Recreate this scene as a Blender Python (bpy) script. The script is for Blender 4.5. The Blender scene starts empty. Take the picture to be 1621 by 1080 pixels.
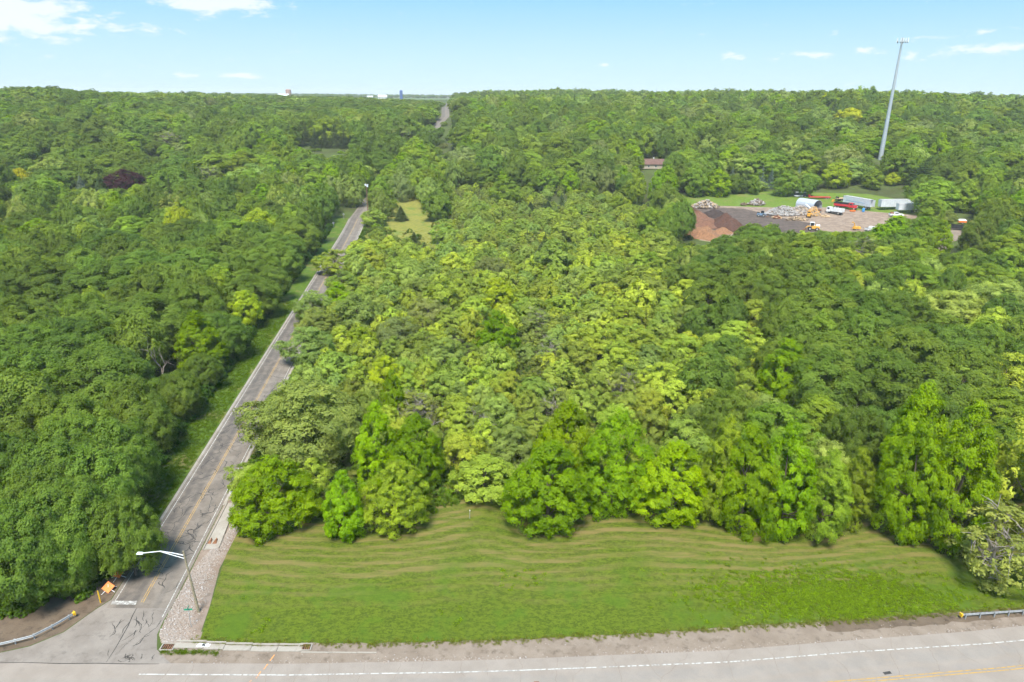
import bpy, math, random
import numpy as np
from mathutils import Vector, Matrix

# ------------------------------------------------------------------ camera, sky, sun, exposure
SC = bpy.context.scene
COL = SC.collection
R = math.radians
cam_d = bpy.data.cameras.new("camera")
cam_d.lens = 24.0
cam_d.sensor_width = 36.0
cam_d.clip_start = 0.5
cam_d.clip_end = 60000.0
cam = bpy.data.objects.new("camera", cam_d)
COL.objects.link(cam)
cam.matrix_world = Matrix.Translation((0, 0, 60)) @ Matrix.Rotation(R(90 - 19.8), 4, 'X') @ Matrix.Rotation(R(0.52), 4, 'Z')
SC.camera = cam

SUN_EL, SUN_AZ = R(60), R(-170)          # azimuth from +Y (the view direction), clockwise positive
world = bpy.data.worlds.new("World")
SC.world = world
world.use_nodes = True
wn, wl = world.node_tree.nodes, world.node_tree.links
wn.clear()


def wnode(t, **kw):
    n = wn.new(t)
    for k, v in kw.items():
        setattr(n, k, v)
    return n


def wmath(op, a, b=None, clamp=False):
    n = wnode('ShaderNodeMath', operation=op, use_clamp=clamp)
    for i, v in enumerate((a, b)):
        if v is None:
            continue
        if isinstance(v, (int, float)):
            n.inputs[i].default_value = v
        else:
            wl.new(v, n.inputs[i])
    return n.outputs[0]


sky = wnode('ShaderNodeTexSky', sky_type='NISHITA', sun_disc=False)
sky.sun_elevation = SUN_EL
sky.sun_rotation = SUN_AZ
sky.altitude = 200
sky.air_density = 1.0
sky.dust_density = 0.25
sky.ozone_density = 2.0
# cumulus far off: noise over azimuth / elevation of the sky direction
tc = wnode('ShaderNodeTexCoord')
sx = wnode('ShaderNodeSeparateXYZ')
wl.new(tc.outputs['Generated'], sx.inputs[0])
az = wmath('MULTIPLY', wmath('ARCTAN2', sx.outputs[0], sx.outputs[1]), 57.2958)
el = wmath('MULTIPLY', wmath('ARCSINE', sx.outputs[2]), 57.2958)
cv = wnode('ShaderNodeCombineXYZ')
wl.new(wmath('MULTIPLY', az, 0.34), cv.inputs[0])
wl.new(wmath('MULTIPLY', el, 1.0), cv.inputs[1])
nz = wnode('ShaderNodeTexNoise')
nz.inputs['Scale'].default_value = 1.5
nz.inputs['Detail'].default_value = 7
nz.inputs['Roughness'].default_value = 0.64
nz.inputs['Distortion'].default_value = 0.25
wl.new(cv.outputs[0], nz.inputs['Vector'])
nb = wnode('ShaderNodeTexNoise')
nb.inputs['Scale'].default_value = 0.22
nb.inputs['Detail'].default_value = 2
wl.new(cv.outputs[0], nb.inputs['Vector'])
# (azimuth, elevation, half width, half height, amount) of the cloud banks seen over the horizon
BANKS = [(-34.5, 4.7, 5.2, 1.6, 0.46), (-31.0, 3.9, 7.0, 0.5, 0.3), (-21.5, 6.2, 4.4, 1.05, 0.46), (-17.3, 7.4, 2.6, 0.7, 0.38), (-28, 7.9, 3, .4, .2),
         (-24.0, 1.1, 1.4, 0.22, 0.26), (-20.6, 1.2, 1.9, 0.28, 0.3), (16.5, 2.9, 1.5, 0.35, 0.27), (21, 2.9, 2.6, 0.35, 0.25), (25.5, 3.1, 1.6, 0.35, 0.27),
         (30, 3.9, 2.2, 0.5, 0.2), (32.5, 3.2, 2.6, 0.4, 0.3), (36.5, 3.6, 2.5, 0.45, 0.33), (28.3, 2.6, 1.5, 0.3, 0.22), (6.8, 2.3, 0.8, 0.16, 0.24), (0.5, 2.7, .6, .12, .2), (-6, 2.4, .5, .14, .22)]
tot = None
for a0, e0, wa, we, am in BANKS:
    da = wmath('DIVIDE', wmath('SUBTRACT', az, a0), wa)
    de = wmath('DIVIDE', wmath('SUBTRACT', el, e0), we)
    g2 = wmath('ADD', wmath('MULTIPLY', da, da), wmath('MULTIPLY', de, de))
    ga = wmath('MULTIPLY', wmath('EXPONENT', wmath('MULTIPLY', g2, -1.0)), am)
    tot = ga if tot is None else wmath('MAXIMUM', tot, ga)
far = wmath('MULTIPLY', wmath('SUBTRACT', nb.outputs[0], 0.42), 1.1)       # broken cloud over the rest of the sky
hi = wnode('ShaderNodeMapRange')
hi.inputs['From Min'].default_value = 9
hi.inputs['From Max'].default_value = 16
wl.new(el, hi.inputs['Value'])
far = wmath('MULTIPLY', far, hi.outputs[0])
dens = wmath('ADD', nz.outputs[0], wmath('ADD', tot, far))
cr = wnode('ShaderNodeMapRange', interpolation_type='SMOOTHSTEP')
cr.inputs['From Min'].default_value = 0.62
cr.inputs['From Max'].default_value = 0.86
wl.new(dens, cr.inputs['Value'])
cm = wmath('MULTIPLY', cr.outputs[0], 0.74)
up = wmath('GREATER_THAN', sx.outputs[2], 0.0)
cm = wmath('MULTIPLY', cm, up)
veil = wnode('ShaderNodeMix', data_type='RGBA')           # milky summer air over the blue
vg = wnode('ShaderNodeMapRange', interpolation_type='SMOOTHSTEP')
for k_, v_ in zip(('From Min', 'From Max', 'To Min', 'To Max'), (0.0, 11.0, 0.0, 1.0)):
    vg.inputs[k_].default_value = v_
wl.new(el, vg.inputs['Value'])
vcol = wnode('ShaderNodeMix', data_type='RGBA')
vcol.inputs['A'].default_value = (7.2, 10.1, 11.8, 1)
vcol.inputs['B'].default_value = (2.5, 7.2, 11.8, 1)
wl.new(vg.outputs[0], vcol.inputs['Factor'])
vf = wnode('ShaderNodeMapRange')
for k_, v_ in zip(('From Min', 'From Max', 'To Min', 'To Max'), (0.0, 90.0, 0.88, 0.7)):
    vf.inputs[k_].default_value = v_
wl.new(el, vf.inputs['Value'])
wl.new(vf.outputs[0], veil.inputs['Factor'])
wl.new(sky.outputs[0], veil.inputs['A'])
wl.new(vcol.outputs['Result'], veil.inputs['B'])
mixc = wnode('ShaderNodeMix', data_type='RGBA')
wl.new(cm, mixc.inputs['Factor'])
wl.new(veil.outputs['Result'], mixc.inputs['A'])
mixc.inputs['B'].default_value = (11.6, 11.6, 11.7, 1)
bg = wnode('ShaderNodeBackground')
bg.inputs['Strength'].default_value = 0.048
wl.new(mixc.outputs['Result'], bg.inputs['Color'])
wo = wnode('ShaderNodeOutputWorld')
wl.new(bg.outputs[0], wo.inputs['Surface'])

sun_d = bpy.data.lights.new("sun", 'SUN')
sun_d.energy = 4.0
sun_d.angle = R(20)                       # thin high cloud: the photograph's shadows are soft
sun_d.color = (1.0, 0.96, 0.88)
sun = bpy.data.objects.new("sun", sun_d)
COL.objects.link(sun)
sdir = Vector((math.sin(SUN_AZ) * math.cos(SUN_EL), math.cos(SUN_AZ) * math.cos(SUN_EL), math.sin(SUN_EL)))
sun.rotation_euler = sdir.to_track_quat('Z', 'Y').to_euler()

SC.view_settings.view_transform = 'Standard'
SC.view_settings.look = 'None'
SC.view_settings.gamma = 1.0
SC.view_settings.exposure = 1.0
SC.cycles.use_denoising = True
SC.cycles.max_bounces = 5
SC.cycles.diffuse_bounces = 3
SC.cycles.glossy_bounces = 2
SC.cycles.transmission_bounces = 4
SC.cycles.transparent_max_bounces = 8
SC.cycles.volume_bounces = 0
SC.cycles.use_adaptive_sampling = True
SC.cycles.adaptive_threshold = 0.04

# ------------------------------------------------------------------ the lie of the land
def sm(a, b, x):
    t = np.clip((np.asarray(x, float) - a) / (b - a), 0, 1)
    return t * t * (3 - 2 * t)


def terr(x, y):
    x, y = np.asarray(x, float), np.asarray(y, float)
    D = np.hypot(x, y)
    a = np.arctan2(x, y)
    top = 46 - 7 * sm(0.42, 0.62, a) - 2 * sm(0.2, 0.5, -a)
    n = 4 * np.sin(x * 0.006 + 1.3) * np.sin(y * 0.005 + 0.4) + 2.5 * np.sin(x * 0.013 + y * 0.011)
    far_ridge = 6.5 * sm(1050, 1500, D) * (1 - sm(1900, 2600, D)) * sm(-0.02, 0.12, a) * (0.6 + 0.4 * np.sin(a * 23 + 1.0))
    return top * sm(300, 850, D) + far_ridge + n * sm(430, 700, D) * (1 - sm(1500, 2200, D))


RP = [(40, -42.5), (345, -78.2), (420, -82), (560, -76), (720, -68.7), (950, -90.6), (1450, -128), (1800, -155), (6000, -480)]


def roadx(y):
    return np.interp(y, [p[0] for p in RP], [p[1] for p in RP])


# ------------------------------------------------------------------ materials
MATS = {}


class NT:
    """small helper around a material's node tree"""

    def __init__(self, name):
        self.m = bpy.data.materials.new(name)
        self.m.use_nodes = True
        self.n, self.l = self.m.node_tree.nodes, self.m.node_tree.links
        self.n.clear()
        self.out = self.n.new('ShaderNodeOutputMaterial')
        self.b = self.n.new('ShaderNodeBsdfPrincipled')
        self.l.new(self.b.outputs[0], self.out.inputs['Surface'])

    def add(self, t, **kw):
        n = self.n.new(t)
        for k, v in kw.items():
            setattr(n, k, v)
        return n

    def set(self, sock, v):
        if hasattr(v, 'is_output'):
            self.l.new(v, sock)
        elif isinstance(v, tuple) and len(v) == 3 and sock.type == 'RGBA':
            sock.default_value = (*v, 1)
        else:
            sock.default_value = v

    def math(self, op, a, b=0.0, clamp=False):
        n = self.add('ShaderNodeMath', operation=op, use_clamp=clamp)
        self.set(n.inputs[0], a)
        self.set(n.inputs[1], b)
        return n.outputs[0]

    def noise(self, scale, detail=4, rough=0.55, vec=None, dist=0.0):
        n = self.add('ShaderNodeTexNoise')
        n.inputs['Scale'].default_value = scale
        n.inputs['Detail'].default_value = detail
        n.inputs['Roughness'].default_value = rough
        n.inputs['Distortion'].default_value = dist
        if vec is None:
            vec = self.pos()
        self.l.new(vec, n.inputs['Vector'])
        return n.outputs[0]

    def pos(self, scale=None):
        if not hasattr(self, '_p'):
            self._p = self.add('ShaderNodeTexCoord').outputs['Object']
        if scale is None:
            return self._p
        m = self.add('ShaderNodeMapping')
        m.inputs['Scale'].default_value = scale
        self.l.new(self._p, m.inputs['Vector'])
        return m.outputs[0]

    def ramp(self, v, a, b, lo=0.0, hi=1.0):
        n = self.add('ShaderNodeMapRange', interpolation_type='SMOOTHSTEP')
        self.set(n.inputs['Value'], v)
        for k, x in zip(('From Min', 'From Max', 'To Min', 'To Max'), (a, b, lo, hi)):
            n.inputs[k].default_value = x
        return n.outputs[0]

    def mix(self, f, a, b, mode='MIX'):
        n = self.add('ShaderNodeMix', data_type='RGBA', blend_type=mode)
        self.set(n.inputs['Factor'], f)
        self.set(n.inputs['A'], a)
        self.set(n.inputs['B'], b)
        return n.outputs['Result']

    def bump(self, h, strength=0.4, dist=0.05):
        n = self.add('ShaderNodeBump')
        n.inputs['Strength'].default_value = strength
        n.inputs['Distance'].default_value = dist
        self.l.new(h, n.inputs['Height'])
        self.l.new(n.outputs[0], self.b.inputs['Normal'])

    def done(self, col, rough=0.8, spec=0.3, metal=0.0):
        self.set(self.b.inputs['Base Color'], col)
        self.set(self.b.inputs['Roughness'], rough)
        self.b.inputs['Specular IOR Level'].default_value = spec
        self.b.inputs['Metallic'].default_value = metal
        MATS[self.m.name] = self.m
        return self.m


def simple(name, col, rough=0.6, var=0.25, scale=3.0, metal=0.0, spec=0.4, bump=0.0):
    t = NT(name)
    n = t.noise(scale, 5, 0.6)
    d = tuple(c * (1 - var) for c in col)
    u = tuple(min(1, c * (1 + var * 0.6)) for c in col)
    m = t.mix(t.ramp(n, 0.35, 0.65), d, u)
    if bump:
        t.bump(n, bump, 0.03)
    return t.done(m, rough, spec, metal)


def leaf_material(name, trans=0.36, rough=0.5):
    t = NT(name)
    a = t.add('ShaderNodeAttribute', attribute_type='INSTANCER', attribute_name='leaf_colour')
    v = t.add('ShaderNodeAttribute', attribute_type='GEOMETRY', attribute_name='tone')
    val = t.ramp(v.outputs['Fac'], 0.0, 1.0, 0.68, 1.38)
    hs = t.add('ShaderNodeHueSaturation')
    t.set(hs.inputs['Hue'], t.ramp(v.outputs['Fac'], 0.0, 1.0, 0.509, 0.491))
    hs.inputs['Saturation'].default_value = 1.06
    t.set(hs.inputs['Value'], val)
    t.l.new(a.outputs['Color'], hs.inputs['Color'])
    c = hs.outputs[0]
    t.done(c, rough, 0.12)
    tr = t.add('ShaderNodeBsdfTranslucent')
    t.set(tr.inputs['Color'], t.mix(1.0, c, (1.35, 1.25, 0.6), 'MULTIPLY'))
    mx = t.add('ShaderNodeMixShader')
    mx.inputs[0].default_value = trans
    t.l.new(t.b.outputs[0], mx.inputs[1])
    t.l.new(tr.outputs[0], mx.inputs[2])
    t.l.new(mx.outputs[0], t.out.inputs['Surface'])
    return t.m


leaf_material('leaf')
leaf_material('needle', 0.08, 0.6)
simple('bark', (0.13, 0.10, 0.075), 0.9, 0.4, 2.0)
simple('dead_wood', (0.25, 0.21, 0.17), 0.9, 0.35, 2.5)
simple('twig', (0.30, 0.26, 0.22), 0.9, 0.3, 2.5)


def ground_material():
    t = NT('forest_floor')
    n1, n2 = t.noise(0.05, 4), t.noise(0.9, 6, 0.65)
    near = t.mix(t.ramp(n1, 0.4, 0.6), (0.055, 0.07, 0.02), (0.075, 0.11, 0.025))
    near = t.mix(t.ramp(n2, 0.45, 0.7), near, (0.09, 0.075, 0.045))
    # farmland beyond the woods: strip fields of soil, young corn, hay
    vo = t.add('ShaderNodeTexVoronoi', feature='F1')
    vo.inputs['Scale'].default_value = 1.0
    t.l.new(t.pos((1 / 900, 1 / 420, 0)), vo.inputs['Vector'])
    sep = t.add('ShaderNodeSeparateColor')
    t.l.new(vo.outputs['Color'], sep.inputs[0])
    fld = t.mix(t.ramp(sep.outputs[0], 0.25, 0.45), (0.17, 0.135, 0.095), (0.10, 0.15, 0.045))
    fld = t.mix(t.ramp(sep.outputs[1], 0.6, 0.75), fld, (0.21, 0.19, 0.11))
    geo = t.add('ShaderNodeVectorMath', operation='LENGTH')
    t.l.new(t.pos(), geo.inputs[0])
    t.bump(n2, 0.6, 0.15)
    return t.done(t.mix(t.ramp(geo.outputs['Value'], 1500, 1560), near, fld), 0.95, 0.1)


def lawn_material():
    t = NT('lawn_grass')
    uv = t.add('ShaderNodeUVMap')
    uv.uv_map = 'mow'
    s = t.add('ShaderNodeSeparateXYZ')
    t.l.new(uv.outputs[0], s.inputs[0])
    wob = t.noise(0.12, 3)
    v = t.math('ADD', s.outputs[1], t.math('MULTIPLY', t.math('SUBTRACT', wob, 0.5), 0.06))
    v = t.math('ADD', v, t.math('MULTIPLY', t.math('SUBTRACT', t.noise(0.7, 4, 0.6, t.pos((0.3, 1, 1))), 0.5), 0.03))
    w = t.math('SINE', t.math('MULTIPLY', v, 104.0))
    w2 = t.math('SINE', t.math('MULTIPLY', v, 73.0))
    brk = t.ramp(t.noise(1.0, 5, 0.7, t.pos((0.07, 0.5, 1))), 0.26, 0.5)
    stripe = t.math('MULTIPLY', t.ramp(t.math('ADD', w, t.math('MULTIPLY', w2, 0.6)), -0.5, 0.9), brk)
    fine = t.noise(1.7, 9, 0.82, t.pos((0.7, 1.2, 1)))
    big = t.noise(0.10, 3, 0.5)
    tiny = t.noise(6.0, 4, 0.7)
    strk = t.noise(1.0, 6, 0.75, t.pos((0.12, 1.1, 1)))
    base = t.mix(t.ramp(fine, 0.42, 0.58), (0.046, 0.070, 0.005), (0.102, 0.136, 0.009))
    base = t.mix(t.math('MULTIPLY', t.ramp(tiny, 0.5, 0.6), 0.6), base, (0.104, 0.142, 0.011))
    base = t.mix(t.math('MULTIPLY', t.ramp(tiny, 0.47, 0.38), 0.5), base, (0.042, 0.066, 0.006))
    up = t.ramp(v, 0.10, 0.5)
    dry = t.math('MULTIPLY', t.math('MULTIPLY', up, t.ramp(big, 0.28, 0.5)), t.ramp(strk, 0.36, 0.6))
    dry = t.math('MULTIPLY', dry, t.math('ADD', 0.3, t.math('MULTIPLY', stripe, 0.8)))
    base = t.mix(t.math('MULTIPLY', dry, 0.9), base, (0.20, 0.15, 0.06))
    base = t.mix(t.math('MULTIPLY', t.math('MULTIPLY', stripe, t.ramp(v, 0.08, 0.4)), 0.34), base, (0.155, 0.135, 0.036))
    # lush clover near the road
    lush = t.math('MULTIPLY', t.ramp(t.noise(0.16, 4, 0.6), 0.5, 0.62), t.ramp(v, 0.55, 0.2))
    base = t.mix(t.math('MULTIPLY', lush, 0.6), base, (0.066, 0.122, 0.008))
    bare = t.ramp(t.noise(0.33, 5, 0.7), 0.69, 0.76)
    base = t.mix(t.math('MULTIPLY', bare, 0.6), base, (0.27, 0.19, 0.11))
    t.bump(t.math('ADD', fine, tiny), 0.35, 0.04)
    return t.done(base, 0.9, 0.15)


def grass_material(name, a, b, c):
    t = NT(name)
    base = t.mix(t.ramp(t.noise(0.6, 6, 0.65), 0.3, 0.7), a, b)
    base = t.mix(t.ramp(t.noise(0.12, 4, 0.6), 0.52, 0.66), base, c)
    t.bump(t.noise(3.0, 5, 0.7), 0.7, 0.1)
    return t.done(base, 0.95, 0.1)


def asphalt(name, base, dark, light, lanes=None, stain=0.5):
    t = NT(name)
    g1, g2, g3 = t.noise(14, 4, 0.7), t.noise(0.35, 5, 0.6), t.noise(1.0, 5, 0.65)
    c = t.mix(t.ramp(g2, 0.35, 0.65), base, light)
    c = t.mix(t.math('MULTIPLY', t.ramp(g3, 0.5, 0.72), stain), c, dark)
    c = t.mix(t.math('MULTIPLY', t.ramp(g1, 0.45, 0.75), 0.25), c, dark)
    if lanes:
        uv = t.add('ShaderNodeUVMap')
        uv.uv_map = 'lane'
        s = t.add('ShaderNodeSeparateXYZ')
        t.l.new(uv.outputs[0], s.inputs[0])
        wob = t.math('MULTIPLY', t.math('SUBTRACT', t.noise(0.2, 3), 0.5), 0.8)
        u = t.math('ADD', s.outputs[0], wob)
        for cc, ww, amt, colr in lanes:
            d = t.math('ABSOLUTE', t.math('SUBTRACT', u, cc))
            k = t.math('MULTIPLY', t.ramp(d, ww, ww * 0.35), amt)
            k = t.math('MULTIPLY', k, t.ramp(t.noise(0.5, 4, 0.6), 0.25, 0.6))
            c = t.mix(k, c, colr)
    t.bump(g1, 0.25, 0.01)
    return t.done(c, 0.9, 0.2)


ground_material()
lawn_material()
grass_material('verge_grass', (0.055, 0.10, 0.012), (0.095, 0.15, 0.02), (0.15, 0.14, 0.045))
grass_material('meadow_grass', (0.16, 0.17, 0.035), (0.24, 0.22, 0.05), (0.12, 0.17, 0.03))
grass_material('yard_grass', (0.095, 0.15, 0.022), (0.13, 0.185, 0.028), (0.15, 0.165, 0.045))
asphalt('main_asphalt', (0.25, 0.211, 0.18), (0.19, 0.16, 0.138), (0.28, 0.239, 0.206),
        [(-3.2, 1.2, 0.4, (0.215, 0.2, 0.187)), (-5.2, 1.0, 0.35, (0.22, 0.2, 0.19))], 0.25)
asphalt('side_asphalt', (0.165, 0.138, 0.116), (0.090, 0.075, 0.064), (0.225, 0.19, 0.16),
        [(-1.9, 2.1, 0.6, (0.095, 0.083, 0.075)), (-2.7, 0.6, 0.4, (0.066, 0.06, 0.057)), (-1.0, 0.5, 0.35, (0.075, 0.068, 0.064)), (2.0, 0.55, 0.35, (0.10, 0.092, 0.086))], 0.4)
asphalt('junction_asphalt', (0.205, 0.175, 0.152), (0.125, 0.107, 0.094), (0.25, 0.217, 0.19), None, 0.6)
asphalt('gravel', (0.20, 0.155, 0.12), (0.11, 0.083, 0.062), (0.245, 0.195, 0.155), None, 0.8)
asphalt('soil', (0.115, 0.083, 0.058), (0.054, 0.040, 0.029), (0.151, 0.112, 0.079), None, 0.8)
asphalt('rubble_bed', (0.21, 0.155, 0.118), (0.11, 0.078, 0.056), (0.27, 0.21, 0.17), None, 0.8)
asphalt('yard_soil', (0.215, 0.153, 0.113), (0.105, 0.075, 0.058), (0.30, 0.225, 0.17), None, 0.75)
asphalt('dark_soil', (0.085, 0.062, 0.052), (0.05, 0.038, 0.034), (0.125, 0.094, 0.077), None, 0.5)
asphalt('concrete', (0.302, 0.266, 0.223), (0.194, 0.166, 0.137), (0.360, 0.324, 0.281), None, 0.5)
simple('tar', (0.045, 0.040, 0.037), 0.7, 0.3)


def worn_paint(name, col, thr):
    t = NT(name)
    k = t.ramp(t.noise(2.6, 5, 0.7), thr, thr + 0.16)
    return t.done(t.mix(t.math('MULTIPLY', k, 0.8), col, (0.19, 0.172, 0.158)), 0.7, 0.3)


worn_paint('white_paint', (0.47, 0.455, 0.43), 0.44)
worn_paint('yellow_paint', (0.42, 0.255, 0.07), 0.46)
worn_paint('stop_paint', (0.5, 0.49, 0.47), 0.38)
worn_paint('orange_spray', (0.8, 0.32, 0.08), 0.42)
simple('galvanised', (0.30, 0.31, 0.32), 0.6, 0.2, 4, 0.1, 0.3)
simple('mast_grey', (0.46, 0.49, 0.52), 0.5, 0.12, 1.5, 0.3, 0.5)
simple('pole_wood', (0.27, 0.225, 0.15), 0.9, 0.3, 5)
simple('pole_brown', (0.24, 0.13, 0.08), 0.9, 0.3, 3)
simple('safety_orange', (0.85, 0.20, 0.03), 0.6, 0.12, 6)
simple('safety_yellow', (0.75, 0.45, 0.02), 0.6, 0.15, 4)
simple('sign_green', (0.02, 0.28, 0.17), 0.45, 0.15, 5)
simple('white_metal', (0.74, 0.75, 0.76), 0.45, 0.1, 3)
simple('white_plastic', (0.78, 0.78, 0.80), 0.5, 0.12, 6)
simple('black_plastic', (0.03, 0.03, 0.032), 0.5, 0.3, 6)
simple('rust', (0.22, 0.10, 0.05), 0.9, 0.5, 6)
simple('pit_shade', (0.02, 0.017, 0.015), 0.9, 0.3, 4)  # near-black colour standing in for the shade inside the storm drains
simple('trailer_white', (0.56, 0.58, 0.61), 0.5, 0.10, 0.9)
simple('trailer_roof', (0.42, 0.41, 0.40), 0.7, 0.3, 0.7)
simple('blue_stripe', (0.28, 0.42, 0.62), 0.5, 0.2, 2)
simple('truck_red', (0.52, 0.035, 0.04), 0.4, 0.15, 2)
simple('truck_white', (0.72, 0.72, 0.72), 0.4, 0.12, 2)
simple('truck_black', (0.025, 0.025, 0.028), 0.45, 0.3, 2)
simple('tyre', (0.025, 0.024, 0.023), 0.9, 0.3, 5)
simple('rim', (0.45, 0.43, 0.40), 0.5, 0.2, 5)
simple('cab_glass', (0.03, 0.04, 0.05), 0.1, 0.1, 1, 0.0, 0.8)
simple('machine_yellow', (0.72, 0.36, 0.05), 0.5, 0.2, 2)
simple('machine_blue', (0.16, 0.25, 0.36), 0.5, 0.2, 2)
simple('machine_brown', (0.20, 0.07, 0.035), 0.7, 0.3, 3)
simple('fabric_grey', (0.38, 0.41, 0.46), 0.6, 0.06, 0.8)
simple('barrel_blue', (0.06, 0.28, 0.62), 0.5, 0.1, 2)
simple('mulch_red', (0.165, 0.08, 0.05), 0.95, 0.35, 1.6, bump=0.8)
simple('mulch_orange', (0.235, 0.118, 0.06), 0.95, 0.35, 1.6, bump=0.8)
simple('mulch_brown', (0.085, 0.04, 0.027), 0.95, 0.3, 1.6, bump=0.8)
simple('mulch_black', (0.045, 0.030, 0.026), 0.95, 0.3, 1.6, bump=0.8)
simple('wood_cut', (0.50, 0.36, 0.22), 0.9, 0.35, 1.0)
simple('wood_grey', (0.42, 0.38, 0.36), 0.9, 0.35, 1.0)
simple('wood_brown', (0.19, 0.14, 0.10), 0.9, 0.35, 1.0)
simple('stone_white', (0.35, 0.295, 0.255), 0.9, 0.3, 1.0)
simple('roof_brown', (0.15, 0.085, 0.068), 0.9, 0.2, 0.8)
simple('house_white', (0.5, 0.5, 0.49), 0.8, 0.08, 0.5)
simple('house_tan', (0.42, 0.35, 0.27), 0.8, 0.08, 0.5)
simple('silo_blue', (0.04, 0.09, 0.28), 0.4, 0.1, 0.3)
simple('silo_brick', (0.36, 0.20, 0.15), 0.8, 0.1, 0.3)


# ------------------------------------------------------------------ mesh helpers
class MB:
    """collects polygons, links them as ONE mesh object"""

    def __init__(self):
        self.v, self.f, self.mi = [], [], []

    def poly(self, pts, mi=0):
        i = len(self.v)
        self.v += [tuple(p) for p in pts]
        self.f.append(tuple(range(i, i + len(pts))))
        self.mi.append(mi)

    def box(self, c, s, rz=0.0, taper=1.0, tz=(0, 0), mi=0):
        """centre, full size, turn about z, taper of the top, shift of the top"""
        cx, cy, cz = c
        hx, hy, hz = s[0] / 2, s[1] / 2, s[2] / 2
        ca, sa = math.cos(rz), math.sin(rz)
        i = len(self.v)
        for z, k, ox, oy in ((-hz, 1, 0, 0), (hz, taper, tz[0], tz[1])):
            for a, b in ((-1, -1), (1, -1), (1, 1), (-1, 1)):
                x, y = a * hx * k + ox, b * hy * k + oy
                self.v.append((cx + x * ca - y * sa, cy + x * sa + y * ca, cz + z))
        for q in ((3, 2, 1, 0), (4, 5, 6, 7), (0, 1, 5, 4), (1, 2, 6, 5), (2, 3, 7, 6), (3, 0, 4, 7)):
            self.f.append(tuple(i + k for k in q))
            self.mi.append(mi)

    def tube(self, pts, rad, n=8, cap=True, mi=0):
        pts = [Vector(p) for p in pts]
        if not hasattr(rad, '__len__'):
            rad = [rad] * len(pts)
        rings = []
        for k, p in enumerate(pts):
            d = (pts[min(k + 1, len(pts) - 1)] - pts[max(k - 1, 0)])
            d = d.normalized() if d.length > 1e-6 else Vector((0, 0, 1))
            a = d.cross(Vector((0.31, 0.87, 0.38)) if abs(d.z) > 0.8 else Vector((0, 0, 1))).normalized()
            b = d.cross(a)
            i = len(self.v)
            for j in range(n):
                t = 2 * math.pi * j / n
                self.v.append(tuple(p + (a * math.cos(t) + b * math.sin(t)) * rad[k]))
            rings.append(i)
        for r0, r1 in zip(rings, rings[1:]):
            for j in range(n):
                k = (j + 1) % n
                self.f.append((r0 + j, r0 + k, r1 + k, r1 + j))
                self.mi.append(mi)
        if cap:
            self.f.append(tuple(rings[0] + j for j in range(n))[::-1])
            self.f.append(tuple(rings[-1] + j for j in range(n)))
            self.mi += [mi, mi]

    def prism(self, prof, x0, x1, mi=0):
        """profile in (y, z) pulled along x"""
        i, n = len(self.v), len(prof)
        for x in (x0, x1):
            self.v += [(x, y, z) for y, z in prof]
        self.f.append(tuple(i + k for k in range(n))[::-1])
        self.f.append(tuple(i + n + k for k in range(n)))
        for k in range(n):
            q = (k + 1) % n
            self.f.append((i + k, i + q, i + n + q, i + n + k))
        self.mi += [mi] * (n + 2)

    def mesh(self, name, mats, smooth=False):
        me = bpy.data.meshes.new(name)
        me.from_pydata(self.v, [], self.f)
        for m in ([mats] if isinstance(mats, str) else mats):
            me.materials.append(MATS[m])
        if any(self.mi):
            me.polygons.foreach_set('material_index', self.mi)
        if smooth:
            me.polygons.foreach_set('use_smooth', [True] * len(self.f))
            me.update()
            me.set_sharp_from_angle(angle=R(42))
        me.update()
        return me

    def build(self, name, mats, parent=None, smooth=False, loc=None, rz=0.0):
        o = bpy.data.objects.new(name, self.mesh(name, mats, smooth))
        COL.objects.link(o)
        if parent is not None:
            o.parent = parent
        if loc is not None:
            o.location = loc
        if rz:
            o.rotation_euler.z = rz
        return o


def tag(o, label=None, cat=None, group=None, kind=None):
    for k, v in (('label', label), ('category', cat), ('group', group), ('kind', kind)):
        if v is not None:
            o[k] = v
    return o


def empty(name, loc, rz=0.0, scale=None):
    o = bpy.data.objects.new(name, None)
    o.empty_display_size = 0.3
    COL.objects.link(o)
    o.location = loc
    o.rotation_euler.z = rz
    if scale:
        o.scale = scale
    return o


def np_mesh(name, verts, quads, mats, mat_idx=None, tone=None, smooth=False):
    me = bpy.data.meshes.new(name)
    verts = np.asarray(verts, np.float32)
    quads = np.asarray(quads, np.int32)
    k = quads.shape[1]
    me.vertices.add(len(verts))
    me.vertices.foreach_set('co', verts.ravel())
    me.loops.add(quads.size)
    me.loops.foreach_set('vertex_index', quads.ravel())
    me.polygons.add(len(quads))
    me.polygons.foreach_set('loop_start', np.arange(0, quads.size, k, dtype=np.int32))
    for m in mats:
        me.materials.append(MATS[m])
    if mat_idx is not None:
        me.polygons.foreach_set('material_index', np.asarray(mat_idx, np.int32))
    if smooth:
        me.polygons.foreach_set('use_smooth', np.ones(len(quads), bool))
    me.update(calc_edges=True)
    if tone is not None:
        at = me.attributes.new('tone', 'FLOAT', 'FACE')
        at.data.foreach_set('value', np.asarray(tone, np.float32))
    return me


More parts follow.
